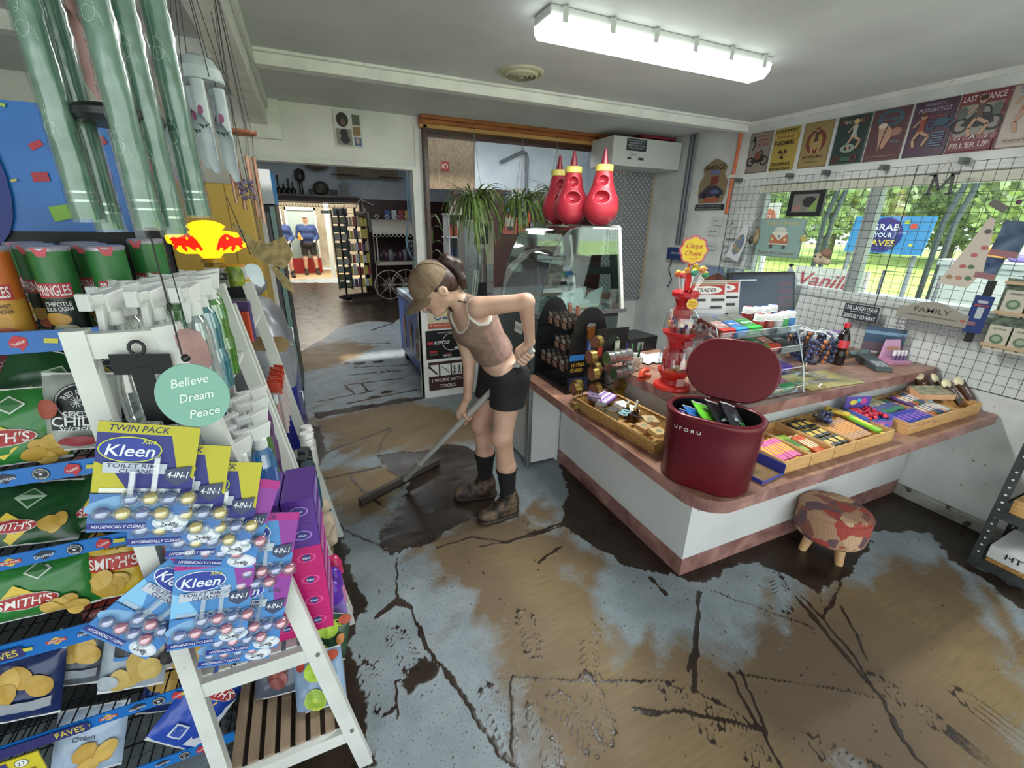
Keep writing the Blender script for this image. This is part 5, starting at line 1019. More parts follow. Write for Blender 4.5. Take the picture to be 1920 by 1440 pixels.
for p,q_ in (((-.045,-.05),(-.035,.05)),((-.035,.05),(.0,-.03)),((.0,-.03),(.045,.05)),((.045,.05),(.055,-.05)),((-.065,-.05),(-.025,-.05)),((.035,-.05),(.075,-.05)),((-.06,.05),(-.025,.05)),((.035,.05),(.07,.05))): b.bar(P(*p,0),P(*q_,0),.011,.011,'2a2d2e',up=(1,0,0))
b.build('letter',t); b=MB(); b.tube([P(-.035,.05,0),P(.005,.12,0),P(.045,.05,0)],.0015,'9c8a5c'); b.build('string',t)
t=T('family_plaque','arched grey wooden plaque lettered FAMILY','plaque',(HX-.004,1.29,1.165),(0,0,0)); b=MB()
ar=[(-.165,-.045),(.165,-.045),(.165,.02)]+[(.165-.33*i/16,.02+.05*max(0,sin(pi*i/16))**1.5) for i in range(1,16)]+[(-.165,.02)]
b.prism(ar,P,.012,'8b867c:.6'); s=Sheet(b,lambda x,y,h:P(x,y,.012+h)); s.text('FAMILY',0,.02,.028,'4c4844',w=.17); s.text('a little bit of crazy and a whole lot of love',0,-.015,.011,'5a5650',w=.24,shear=.2); s.ell(.145,-.01,.012,.008,'a05a50'); b.build('board',t)
b=MB()
for i in range(16):
    for j in range(2+i%2): b.cyl(P(-.15+i*.02,-.06-j*.022,0),P(-.15+i*.02,-.06-j*.022,.002),.009,'77777a',n=10)
o=b.build('hanging_tokens',t); o['kind']='stuff'
hung('live_laugh_leave_plaque','black plaque reading LIVE LAUGH LEAVE SERIOUSLY GO AWAY','plaque',1.655,1.105,.205,.10,'2d3138:.5',lambda s,w,h:(s.text('LIVE LAUGH LEAVE',0,.026,.027,'d4d6d8',w=.19),s.line([(-.06,.0),(0,.006),(.06,-.002)],.003,'c4c6c8'),s.text('SERIOUSLY GO AWAY',0,-.027,.027,'d4d6d8',w=.19)),tilt=0)
# plush toy on grid
t=T('plush_creature','cream plush animal with a brown patch hung on the grid','toy',(HX-.03,1.965,1.425)); PLU=noisy('cream_plush','a1967a','b9ad92',30,.9)
b=MB(); b.sphere((0,.02,0),(.03,.045,.04),PLU,14,10).sphere((-.01,-.04,-.02),(.02,.03,.022),PLU,12,8); b.build('body',t)
b=MB(); b.sphere((0,-.015,.035),(.028,.035,.028),noisy('brown_plush','7a5a4c','8e6a5a',30,.9),12,8); b.build('head',t)
b=MB(); b.sphere((-.028,.035,.012),.007,'2a2422',8,6).sphere((-.03,.0,.01),.007,'2a2422',8,6); b.build('eyes',t)
# tool card, blue bags, apron cloth, seed packets, tag
t=T('blue_tool_card','blue blister card holding a small tool, black strip behind','card',(HX-.01,1.095,1.20),(rad(1),0,0)); b=MB(); b.prism([(-.038,-.10),(.038,-.10),(.038,.10),(-.038,.10)],P,.003,'2b3d6e:.35'); s=Sheet(b,lambda x,y,h:P(x,y,.003+h)); s.rect(-.03,.045,.03,.052,'9c3c3c'); s.rect(-.02,.06,.02,.075,'a8aab4'); s.rect(-.012,-.02,.016,.04,'aab0b4'); s.rect(-.03,-.06,.005,-.04,'7c5a64'); b.build('card',t)
b=MB(); b.prism([(-.018,-.15),(.018,-.15),(.018,.18),(-.018,.18)],lambda x,y,h:P(x,y,h-.006),.004,'1b1d20'); b.build('hang_strip',t)
for i,(y,z,w,h,c,lb) in enumerate([(1.085,1.585,.11,.17,'3c4c62','grey blue plastic wrapped packet high at the right of the grid'),(1.125,1.44,.085,.11,'2c3c5e','smaller navy wrapped packet below the grey blue one')]):
    hung('wrapped_packet',lb,'packet',y,z,w,h,noisy('blue_film%d'%i,c,'66788c',14,.2,4,.4,.75),lambda s,w,h:s.rect(-w/2,-h/2,w/2,-h/2+.03,'8c6064'),d=.01,tilt=rad(6))
t=T('tea_towel','cream tea towel with strawberries draped from the grid','tea towel',(HX-.008,1.19,1.5)); b=MB(); CLO='b9aea2:.8'
b.prism([(-.005,.19),(.02,.18),(.05,-.08),(.01,-.17),(-.125,-.16),(-.06,.02)],P,.003,CLO); s=Sheet(b,lambda x,y,h:P(x,y,.003+h)); 
for x,y,c in ((-.01,.0,'a55a58'),(-.04,-.06,'a55a58'),(-.005,-.06,'4c6a50'),(-.08,-.12,'8c7a54'),(.0,-.12,'4c6a50'),(.02,.04,'a55a58'),(-.04,-.12,'a87060'),(.01,.12,'4c4c44')): s.ell(x,y,.014,.011,c)
b.build('cloth',t)
t=T('gift_tag','dark cardboard tag with a small bead on the top of the grid','tag',(HX-.008,1.17,1.74),(rad(28),0,0)); b=MB(); b.prism([(-.05,-.015),(.03,-.02),(.03,.015),(-.05,.015)],P,.003,'5a5450'); b.build('card',t); b=MB(); b.sphere((0,-.045,.045),.012,'5a3448',10,7).tube([(0,-.02,0),(0,-.045,.045),(0,-.05,.08)],.0015,'6a5a50'); b.build('bead_string',t)
t=T('seed_packet_rack','pale wooden rack of vegetable seed packets at the right edge','seed rack',(HX-.02,1.0,1.2)); b=MB()
for z in (-.14,.03,.18): b.box(-.02,.01,-.30,.035,z-.008,z+.008,'b09878')
b.box(.006,.01,-.30,.035,-.15,.2,noisy('seed_back','39473a','6c7868',30,.6)); b.build('frame',t)
for i,(y,z,nm) in enumerate([(.985,1.10,'LETTUCE'),(.895,1.10,'KALE'),(.975,1.28,'STRAWBERRY'),(.88,1.28,'BEANS')]):
    def sp(s,w,h,nm=nm): s.text(nm,0,h*.36,.009,'50544c',w=w*.6); s.ell(0,-.005,.026,.024,'5c6e5a'); s.ell(0,-.003,.016,.014,'8c9a84'); s.ell(0,-h*.38,.006,.006,'4c504a')
    wall_thing('seed_packet','seed packet printed '+nm+' in the wooden rack','seed packet',y,z,.082,.13,'b4ae9e',sp,x=HX-.03,group='seed packets in the rack')
# left part of the grid: oval board, glove, paper, bag
t=T('oval_print_board','white tea towel with a colourful oval print left of the camper sign','tea towel',(HX-.02,2.66,1.50),(rad(10),0,0)); b=MB(); b.prism([(-.09,-.13),(.04,-.15),(.06,.0),(.03,.14),(.0,.14)],P,.004,'c4c6c8:.7'); s=Sheet(b,lambda x,y,h:P(x,y,.004+h)); s.ell(0,-.02,.042,.085,'6e7a80',rot=-.2)
for i in range(14): s.ell(rnd(-.025,.025),rnd(-.08,.04),.012,.014,random.choice(['5c8a6a','8c5a6a','5c7aa0','a88c6a']))
b.build('cloth',t)
t=T('brown_mitt','brown and tan hanging ornament right of the oval print','ornament',(HX-.02,2.52,1.55)); b=MB(); b.sphere((0,0,0),(.015,.025,.06),noisy('tan_wood','6a5844','a08c6c',20,.7),12,9).sphere((-.01,.03,-.03),(.015,.02,.03),'3c322c',10,8); b.build('body',t); b=MB(); b.tube([(0,0,.05),(0,.03,.1),(0,-.02,.2)],.002,'3c3430'); b.build('cord',t)
t=T('hanging_cap_sheet','pale blue paper sheets clipped on the grid beside the monitor','papers',(HX-.02,2.18,1.24)); b=MB(); b.prism([(-.09,-.16),(.06,-.12),(.08,.02),(.0,.12),(-.05,.02)],P,.004,'a4aebb:.7'); b.build('sheets',t); b=MB(); b.box(-.01,.01,-.012,.012,.11,.13,'1f2022'); b.build('clip',t)
t=T('plush_bird','white soft toy in a clear bag hanging below the window corner','toy',(HX-.03,2.62,1.22)); b=MB(); b.sphere((0,0,0),(.03,.09,.06),'c8ccc8:.8',14,10).sphere((-.01,.02,.03),(.03,.03,.025),'77757a:.8',10,8); b.build('body',t); b=MB(); b.box(-.04,.03,-.10,.10,-.07,.07,CLP); b.build('bag',t)
# ================= wall fittings =================
t=T('orange_conduit','orange conduit running down the right wall','conduit',(XW-.015,2.915,0)); b=MB(); b.cyl((0,0,1.72),(0,-.01,2.33),.013,'c46236:.4',n=12); b.build('tube',t); b=MB(); b.box(-.02,.015,-.02,.02,2.0,2.02,'d8d8d0'); b.build('saddle',t)
t=T('grey_downpipe','pair of dark grey pipes on the right wall left of the garage sign','pipe',(XW-.03,3.41,0)); b=MB(); b.cyl((0,0,1.45),(0,0,2.385),.022,'5c6268:.4',n=14); b.build('tube',t); b=MB(); b.cyl((.0,-.045,1.45),(0,-.045,2.385),.012,'6c7278:.4',n=12); b.build('thin_tube',t)
t=T('garage_sign','shaped vintage tin sign lettered GARAGE with a hot rod','sign',(XW-.006,3.115,1.95)); b=MB(); 
gs=[(-.13,-.14),(.13,-.14),(.15,-.06),(.15,.03),(.11,.09),(.13,.14),(.10,.17),(.04,.2),(0,.215),(-.04,.2),(-.10,.17),(-.13,.14),(-.11,.09),(-.15,.03),(-.15,-.06)]
b.prism(gs,P,.004,'8c7a5c:.4'); b.prism([(-.16,-.20),(.16,-.20),(.16,-.15),(-.16,-.15)],P,.006,'24262a'); s=Sheet(b,lambda x,y,h:P(x,y,.006+h)); s.text('GARAGE',0,.145,.04,'2a2622',w=.22); s.poly([(-.13,-.06),(-.05,.0),(.05,.0),(.13,-.05),(.13,-.08),(-.13,-.10)],'3c3848'); s.ell(-.07,-.08,.025,.03,'222026'); s.ell(.08,-.09,.02,.02,'222026'); s.poly([(-.03,.0),(.06,.02),(.06,.08),(-.02,.07)],'7c3a34'); s.ell(.04,-.05,.05,.016,'5c6488'); s.rect(-.07,-.13,.09,-.10,'a8553c'); s.rect(-.04,.09,.06,.12,'6a70a0'); s.text('WE MAY DOZE BUT',0,-.165,.014,'9c9ca0',w=.27); s.text('NEVER CLOSE GARAGE',0,-.187,.014,'9c9ca0',w=.28); b.build('plate',t)
WPL='c2c6c4:.35'
for i,(y,z,lb) in enumerate([(3.0,1.66,'upper white power socket below the garage sign'),(3.02,1.575,'lower white power socket with several slots'),(3.03,1.45,'third white power socket beside the blue box')]):
    def so(s,w,h,i=i):
        for k in range(3+i): s.ell(-.03+k*.02,0,.004,.007,'3c4042')
    wall_thing('power_socket',lb,'socket',y,z,.12,.07,WPL,so,d=.012,r=.006)
for i,(y,z) in enumerate([(2.80,1.60),(2.82,1.42)]):
    t=T('meter_box',['upper white plastic box with a looping cable','lower white plastic box with a looping cable'][i],'box',(XW-.01,y,z)); b=MB(); b.box(-.03,.01,-.06,.06,-.08,.08,WPL); b.build('cover',t,bevel=.008); b=MB(); b.tube([(-.035,.04,.02),(-.04,.0,.05),(-.04,-.04,.02),(-.035,.02,-.03)],.003,'a2a6a4'); b.build('cable',t)
t=T('blue_router_box','dark blue box printed with white letters on the wall','box',(XW-.02,3.37,1.36)); b=MB(); b.box(-.05,.02,-.12,.12,-.055,.055,'24386a:.4'); s=Sheet(b,plane((-.05,0,.0),(0,-1,0),(0,0,1))); s.text('METRO SUPER',0,.005,.018,'c6ccd8',w=.13); b.build('casing',t); b=MB(); b.tube([(-.03,.06,-.055),(-.04,.08,-.15),(-.02,.04,-.25),(-.03,.07,-.33)],.005,'1c1e22'); b.build('cable',t)
wall_thing('landscape_calendar','calendar with a red desert photo on the wall behind the lollipops','calendar',2.84,1.14,.42,.30,'b9b9b4',lambda s,w,h:(s.rect(-w/2+.01,-.05,w/2-.01,h/2-.01,'7d8ca8'),s.poly([(-w/2+.01,-.05),(w/2-.01,-.05),(w/2-.01,.04),(.05,.05),(-.05,.09),(-w/2+.01,.02)],'7c4c40'),s.poly([(-.1,-.05),(.1,-.05),(.06,.02),(-.03,.03)],'a89c94'),s.ell(-.1,-.1,.025,.025,'a89a3c')))
# steel plate door + cigarette cabinet
DP,n,l,bb=mk('diamond_plate'); tc=n.new('ShaderNodeTexCoord'); mp=n.new('ShaderNodeMapping'); mp.inputs['Rotation'].default_value=(0,rad(45),0); mp.inputs['Scale'].default_value=(1,1,1)
vo=n.new('ShaderNodeTexVoronoi'); vo.inputs['Scale'].default_value=26; vo.inputs['Randomness'].default_value=0; l.new(tc.outputs['Object'],mp.inputs[0]); l.new(mp.outputs[0],vo.inputs[0]); cr=n.new('ShaderNodeValToRGB'); cr.color_ramp.elements[0].color=(1,1,1,1); cr.color_ramp.elements[0].position=.2; cr.color_ramp.elements[1].position=.38; cr.color_ramp.elements[1].color=(0,0,0,1); l.new(vo.outputs[0],cr.inputs[0])
bp=n.new('ShaderNodeBump'); bp.inputs['Strength'].default_value=.6; bp.inputs['Distance'].default_value=.003; l.new(cr.outputs[0],bp.inputs['Height']); l.new(bp.outputs[0],bb.inputs['Normal']); cm=n.new('ShaderNodeMix'); cm.data_type='RGBA'; l.new(cr.outputs[0],cm.inputs['Factor']); cm.inputs['A'].default_value=(*rgb('83868a'),1); cm.inputs['B'].default_value=(*rgb('b4b7ba'),1); l.new(cm.outputs['Result'],bb.inputs['Base Color']); bb.inputs['Metallic'].default_value=.35; bb.inputs['Roughness'].default_value=.45
t=T('diamond_plate_door','patterned silver steel plate door behind the food display','door',(3.1,3.88,.86)); b=MB(); b.box(-.14,.20,-.0,.02,0,1.25,DP); b.build('plate',t); b=MB(); b.box(.20,.225,-.01,.02,0,1.25,'a89c84').box(-.165,-.14,-.01,.02,0,1.25,'8f938f'); b.build('frame',t); b=MB(); b.box(-.12,-.115,-.02,-.01,.5,.56,'2a2c2e'); b.build('latch',t)
t=T('side_plate_panel','narrow steel plate panel left of the plate door','panel',(2.9,3.87,.93)); b=MB(); b.box(-.14,.03,0,.02,0,1.15,DP); b.build('plate',t)
t=T('cigarette_cabinet','white overhead cabinet with a dark smoking law notice','cabinet',(2.93,3.68,2.105)); b=MB(); b.box(-.40,.37,-.15,.19,0,.23,'c8cac6:.5'); b.build('body',t,bevel=.004)
b=MB(); P2=plane((0,-.15,.115),(1,0,0),(0,0,1)); s=Sheet(b,P2); s.rect(-.26,.01,-.04,.105,'30363a')
for i,tx in enumerate(['IT IS AN OFFENCE TO SUPPLY A','SMOKING PRODUCT TO A','PERSON UNDER 18 YEARS','PENALTIES APPLY']): s.text(tx,-.15,.09-i*.019,.011,'c3c8ca',w=.19-.03*(i%2))
s.text('Quit',-.18,-.02,.022,'8a8f92',w=.08); s.rect(-.24,-.06,-.20,-.04,'3c4246'); s.rect(-.12,-.06,-.06,-.04,'3c4246'); b.build('notice',t)
t=T('red_ceiling_box','dark red boxes lying on top of the overhead cabinet','box',(3.02,3.7,2.362)); b=MB(); b.box(-.12,.28,-.08,.08,0,.022,'8c2a34'); b.build('body',t)
# ================= outdoors =================
GR=noisy('sunlit_grass','93b04e','b4cc74',1.5,.9,5)
t_=MB(); t_.box(3.5,60,-40,60,-.32,-.3,GR); o=t_.build('grass_field'); tag(o,'bright green sunlit paddock outside the window','grass',kind='stuff')
t_=MB(); t_.box(3.47,6.6,-6,9,-.29,-.02,noisy('pale_concrete','a9a49a','c4beb2',2,.8)); o=t_.build('patio_slab'); o['kind']='structure'
LF=noisy('haze_paled_leaves','8b9a78','b3bf9c',1.2,.8,5); LF2=noisy('haze_paled_leaves_light','a3b088','cbd3b4',1.2,.8,5); BK=noisy('bark','5c5244','7a6e5c',4,.8)  # leaf colours whitened so they hold the outdoor haze
def tree(x,y,hh,R,label,m_):
    t=T('leafy_tree',label,'tree',(x,y,-.3),0,'trees across the paddock'); b=MB(); b.tube([(0,0,0),(.1,0,hh*.4),(0,.1,hh*.7)],[R*.09,R*.06,R*.03],BK); b.build('trunk',t)
    b=MB(); rs=np.random.RandomState(int(x*7+y*3)&1023)
    for i in range(5200):
        u=rs.randn(3); u/=np.linalg.norm(u); r=R*rs.rand()**.3; c=np.array([0,0,hh*.54])+u*np.array([r,r,hh*.46*(r/R)]); q_=rs.randn(3); q_/=np.linalg.norm(q_); w_=np.cross(u,q_); w_/=np.linalg.norm(w_)+1e-6; k=R*.05*(.5+rs.rand())
        b.add([tuple(c-q_*k),tuple(c+w_*k*.7),tuple(c+q_*k),tuple(c-w_*k*.7)],[(0,1,2,3)],m_)
    b.build('foliage',t)
for i in range(16):
    a=rad(3+i*5.2); d=30+8*((i*7)%3); tree(d*cos(a)+3,d*sin(a),8.5+((i*5)%4)*1.2,4.0,['tall tree in haze-whitened green','dark leafy tree','broad bushy tree'][i%3]+' in the tree line beyond the paddock',LF2 if i%2 else LF)
def outthing(name_,label,cat,x,y,z): return T(name_,label,cat,(x,y,z))
t=T('grab_your_faves_banner','blue banner with a navy disc lettered GRAB YOUR FAVES outside the window','banner',(5.0,2.51,1.57)); b=MB(); P=plane((0,0,0),(0,-1,0),(0,0,1)); b.prism([(-.34,-.165),(.31,-.165),(.34,.165),(-.31,.165)],P,.01,'3f8cc4'); s=Sheet(b,lambda x,y,h:P(x,y,.01+h),.002); s.ell(-.03,0,.155,.155,'2c2f7c'); s.text('GRAB',-.03,.07,.055,'e6e8ea',w=.24); s.text('YOUR',-.03,.0,.04,'e6e8ea',w=.15); s.text('FAVES',-.03,-.07,.055,'d9c04a',w=.24); s.rect(.17,.06,.22,.1,'c8483c'); s.rect(.2,-.09,.23,-.07,'d9d04a'); s.rect(.12,.1,.16,.13,'b8c84a'); b.build('panel',t)
b=MB(); b.cyl((.02,.3,-.17),(.02,.3,-1.6),.02,'7a7e80').cyl((.02,-.25,-.17),(.02,-.25,-1.6),.02,'7a7e80'); b.build('posts',t)
t=T('outdoor_table','pale blue outdoor table on the patio outside the window','table',(5.0,2.3,-.02)); b=MB(); b.box(-.35,.35,-.5,.5,.98,1.02,'a9bcc8'); b.build('tabletop',t)
for x,y in ((-.3,-.42),(.3,-.42),(-.3,.42),(.3,.42)): b=MB(); b.cyl((x,y,0),(x*.6,y*.8,.98),.02,'8a8e90'); b.build('leg',t)
t=T('vanilla_sign','white board with red Vanilla lettering outside the window','sign',(4.7,2.75,1.13)); b=MB(); b.prism([(-.35,-.12),(.35,-.12),(.35,.12),(-.35,.12)],P,.02,'d6d2cc'); s=Sheet(b,lambda x,y,h:P(x,y,.02+h),.002); s.text('Vanilla',0,0,.13,'b8505a',w=.55,shear=.3); b.build('board',t); b=MB(); b.cyl((0,.3,-.12),(0,.3,-1.13),.02,'8a8e90').cyl((0,-.3,-.12),(0,-.3,-1.13),.02,'8a8e90'); b.build('posts',t)
t=T('white_cool_box','white lidded cool box with toys on top outside the window','box',(6.0,2.02,.9)); b=MB(); b.box(-.3,.3,-.32,.32,0,.4,'c4c6c0'); b.build('body',t,bevel=.02); b=MB(); b.box(-.32,.32,-.34,.34,.4,.46,'b4b6b0'); b.build('lid',t,bevel=.01); b=MB(); b.box(-.25,.25,-.28,.28,-.93,0,'9c9a90'); b.build('stand',t)
for i,(y,c,nm) in enumerate([(2.2,'3fa0e0','blue'),(2.05,'e0983c','orange'),(1.9,'9a86d8','violet')]):
    t=T('pool_toy',nm+' blow-up pool toy lying on the white cool box outside','toy',(6.0,y,1.41)); b=MB(); b.sphere((0,0,0),(.1,.08,.06),c+':.4',12,8).sphere((0,.05,.04),(.05,.05,.04),c+':.4',10,8); b.build('body',t)
t=T('striped_sign_post','white post with red lettered board left outside the window','sign',(4.6,3.46,1.7)); b=MB(); b.prism([(-.10,-.16),(.10,-.16),(.10,.16),(-.10,.16)],P,.02,'d2cfc8'); s=Sheet(b,lambda x,y,h:P(x,y,.02+h),.002); s.ell(0,.02,.085,.085,'c07058',r0=.0,n=8); s.text('ICE',0,.02,.04,'e0d8d0',w=.08); b.build('board',t); b=MB(); b.cyl((0.02,0,-.16),(.02,0,-1.72),.03,'c8ccc8'); b.build('post',t)
t=T('patio_mesh_trolley','dark trolley and crates outside the window','trolley',(4.6,2.05,-.02)); b=MB(); b.tube([(0,-.2,0),(0,-.2,1.3),(0,.2,1.3),(0,.2,0)],.015,'4c5054').box(-.15,.15,-.2,.2,.95,1.0,'3c4044'); b.build('frame',t)
for i in range(2):
    t=T('verandah_post',['dark verandah post left of the window bar','second verandah post seen behind the letter M'][i],'post',(6.4,[3.9,2.62][i],-.3)); b=MB(); b.tube([(0,0,0),(0,0,2.0),(0,-.12,2.6)],.03,'4a5254'); b.tube([(0,.1,0),(0,.1,2.0),(0,-.02,2.6)],.03,'4a5254'); b.build('shaft',t)
# ================= chips shelf (left) =================
SY=1.2; BLU=noisy('royal_blue_card','135fae','1d74c4',3,.35)
t=T('snack_shelving','black wire snack shelving with bright blue printed edge strips','shelving',(-.8,1.38,0))
b=MB(); b.prism([(-1.25,1.575),(-.395,1.575),(-.41,1.86),(-1.25,1.86)],lambda x,z,h:V((x,1.555-h,z)),.012,BLU); P=plane((0,1.542,0),(1,0,0),(0,0,1)); s=Sheet(b,P,.0006)
for x,z,w,h,c,r in ((-.56,1.77,.028,.014,'b03040',.5),(-.505,1.755,.02,.01,'4a2f7c',-.2),(-.43,1.79,.012,.02,'b03040',.3),(-.57,1.70,.032,.022,'a82f3c',.05),(-.52,1.665,.024,.016,'23327c',-.4),(-.40,1.69,.03,.014,'cfc04a',-.5),(-.60,1.85,.02,.008,'9ac04a',-.3),(-.62,1.69,.012,.005,'c9b84a',.2),(-.545,1.62,.055,.035,'7cab3c',.2),(-.44,1.63,.012,.016,'c9c04a',.2)):
    cr_,sr_=cos(r),sin(r); s.poly([(x+dx*w/2*cr_-dy*h/2*sr_,z+dx*w/2*sr_+dy*h/2*cr_) for dx,dy in ((-1,-1),(1,-.8),(1,1),(-.9,1))],c)
s.ell(-.70,1.70,.07,.16,'1f2f7c'); b.build('header_panel',t,world=True)
STR=[(1.347,1.392),(1.053,1.092),(.845,.881),(.583,.637),(.285,.322),(.03,.068)]
b=MB(); b.box(-1.25,-.41,1.545,1.56,0,1.58,'16181a:.6'); b.build('back_panel',t,world=True)
for x in (-.41,-1.2):
    b=MB(); b.box(x,x+.022,1.52,1.545,0,1.86,'6c7276:.35:.6'); b.build('upright',t,world=True)
def twist(s,x,z,k=1): s.poly([(x-.014*k,z+.004*k),(x-.004*k,z+.016*k),(x+.014*k,z+.01*k),(x+.014*k,z-.004*k),(x+.002*k,z-.018*k),(x-.002*k,z-.01*k),(x-.015*k,z-.008*k)],'b8303c'); s.text('Twisties',x,z,.007*k,'e6e2e2',w=.022*k,rot=.4)
def rrd(s,x,z,k=1): s.ell(x,z,.015*k,.015*k,'2a2c30'); s.ell(x,z,.0135*k,.0135*k,'b8bcc0',r0=.88); s.text('RED ROCK',x,z+.0072*k,.004*k,'c8ccd0',w=.016*k,arc=.012*k); s.text('DELI',x,z-.009*k,.004*k,'c8ccd0',w=.01*k); s.ell(x,z,.003*k,.003*k,'d0d4d6')
def dor(s,x,z,k=1): s.poly([(x-.02*k,z+.004*k),(x,z+.014*k),(x+.022*k,z+.006*k),(x,z-.012*k)],'2a2f3c'); s.text('Doritos',x,z,.009*k,'c8ccd4',w=.036*k,rot=.1)
def smi(s,x,z,k=1): s.poly([(x-.018*k,z),(x,z+.012*k),(x+.018*k,z),(x,z-.012*k)],'c8b04a'); s.rect(x-.02*k,z-.005*k,x+.02*k,z+.005*k,'b04838'); s.text("SMITHS",x,z,.006*k,'e0dcd8',w=.032*k)
def yel(s,x,z,k=1): s.poly([(x-.012*k,z-.003),(x+.01*k,z-.006),(x+.013*k,z+.004),(x-.009*k,z+.007)],'c8c046')
SEQ=[[(twist,-.56),(yel,-.51),(dor,-.62),(rrd,-.66)],[(dor,-.665),(rrd,-.605),(twist,-.55),(yel,-.515)],[(smi,-.715),(dor,-.655),(rrd,-.60),(twist,-.545),(yel,-.515)],[(smi,-.70),(dor,-.64),(rrd,-.585),(yel,-.755),(twist,-.53)],[(smi,-.67),(dor,-.605),(rrd,-.555),(twist,-.51),(yel,-.49),(yel,-.72)],[(dor,-.60),(rrd,-.545),(twist,-.50),(yel,-.47)]]
for k,(z0,z1) in enumerate(STR):
    b=MB(); b.box(-1.25,-.41,SY-.004,SY,z0,z1,BLU); s=Sheet(b,plane((0,SY-.004,(z0+z1)/2),(1,0,0),(0,0,1)))
    for f_,x in SEQ[k]: f_(s,x,0,1)
    if k in (3,4): s.rect(-1.2,-.016,-.76+.05*(k-3),.016,'2c2a66'); s.text('FAVES',-.80+.05*(k-3),0,.02,'c9b94a',w=.06)
    b.build('edge_strip',t,world=True)
    b=MB()
    for i in range(28): b.bar((-1.24+i*.03,SY,z0+.012),(-1.24+i*.03,1.545,z0+.012),.003,.003,'17191b:.4')
    for y in (SY+.01,1.3,1.4,1.5): b.bar((-1.25,y,z0+.010),(-.41,y,z0+.010),.004,.004,'17191b:.4')
    o=b.build('wire_deck',t,world=True)
def price(x,z):
    t=T('price_sign','yellow price card with a round price badge at the bottom left','price card',(x,SY-.012,z)); b=MB(); b.box(-.045,.045,-.004,0,-.035,.035,'cfc030:.4'); s=Sheet(b,plane((0,-.004,0),(1,0,0),(0,0,1))); s.ell(.008,.014,.014,.014,'e4e6e0'); s.ell(.008,.014,.014,.014,'5c6456',r0=.88); s.text('2 7',.008,.014,.012,'33373a',w=.014); s.poly([(-.04,-.02),(-.018,-.02),(-.018,.03),(-.04,.03)],'3a3a80'); s.rect(-.005,-.022,.03,-.019,'6a6a30'); s.rect(-.005,-.016,.03,-.013,'6a6a30'); b.build('card',t)
price(-.865,.245)
# crisp cans
def can(x,y,z,H,c,c2,label,flavour,txtx=0):
    R=.0335; t=T('stacked_crisp_can',label,'crisp can',(x,y,z),0,'tall crisp cans on the top shelf')
    b=MB(); b.lathe([(R,0),(R,H)],c,n=32,capt=False)
    f=lambda a,h_,e: V(((R+e)*sin(a/R),-(R+e)*cos(a/R),h_)); s=Sheet(b,f,.0004,.008)
    s.rect(-.05,0,.05,H*.45,c2,1); s.ell(-.012+txtx,H*.20,.026,.014,'b88a3e'); s.ell(.0+txtx,H*.08,.022,.010,'a8543a' if 'orange' in label else 'b0ac8c')
    s.poly([(-.036+txtx,H*.47),(.036+txtx,H*.46),(.034+txtx,H*.62),(-.034+txtx,H*.64)],'a83840') if False else s.rect(-.029+txtx,H*.46,.029+txtx,H*.63,'a83440')
    s.text('PRINGLES',txtx,H*.545,.022,'e4dedc',w=.052); 
    for k,wd in enumerate(flavour.split('|')): s.text(wd,txtx,H*(.385-.06*k),.0085,'d4d6d4' if 'orange' not in label else '3a2a1c',w=.042)
    b.build('printed_tube',t); b=MB(); b.lathe([(R+.001,H-.002),(R+.002,H+.004),(R-.001,H+.008),(.0001,H+.007)],'a9a4b4:.3:.5',n=32); s=Sheet(b,lambda a,h_,e: V(((R+.0025+e)*sin(a/R),-(R+.0025+e)*cos(a/R),h_)),.0004); s.poly([(-.014+txtx,H+.006),(.012+txtx,H+.006),(.006+txtx,H-.012),(-.006+txtx,H-.012)],'c4505c'); b.build('lid',t)
ZP=1.372
can(-.585,1.255,ZP,.175,'c0642a:.3','c08e3c:.3','orange crisp can at the left of the front row','KOREAN SWEET|CRISPY CHICKEN')
can(-.492,1.26,ZP,.175,'2d6a36:.3','16211c:.3','green and black crisp can in the middle of the front row','CHIPOTLE|SOUR CREAM')
can(-.404,1.275,ZP,.175,'2f7038:.3','17231d:.3','green and black crisp can second from the right at the front','CHIPOTLE|SOUR CREAM',.012)
can(-.548,1.345,ZP,.175,'2d6a36:.3','16211c:.3','green crisp can behind the orange one','CHIPOTLE|SOUR CREAM')
can(-.456,1.35,ZP,.175,'2d6a36:.3','16211c:.3','green crisp can in the second row behind the middle can','CHIPOTLE|SOUR CREAM')
can(-.60,1.435,ZP,.175,'2d6a36:.3','16211c:.3','green crisp can hidden at the back left','CHIPOTLE|SOUR CREAM')
can(-.50,1.44,ZP,.175,'2d6a36:.3','16211c:.3','green crisp can at the back of the middle column','CHIPOTLE|SOUR CREAM')
can(-.352,1.365,ZP,.185,'2f7038:.3','17231d:.3','green crisp can standing furthest right near the spray bottles','CHIPOTLE|SOUR CREAM',-.01)
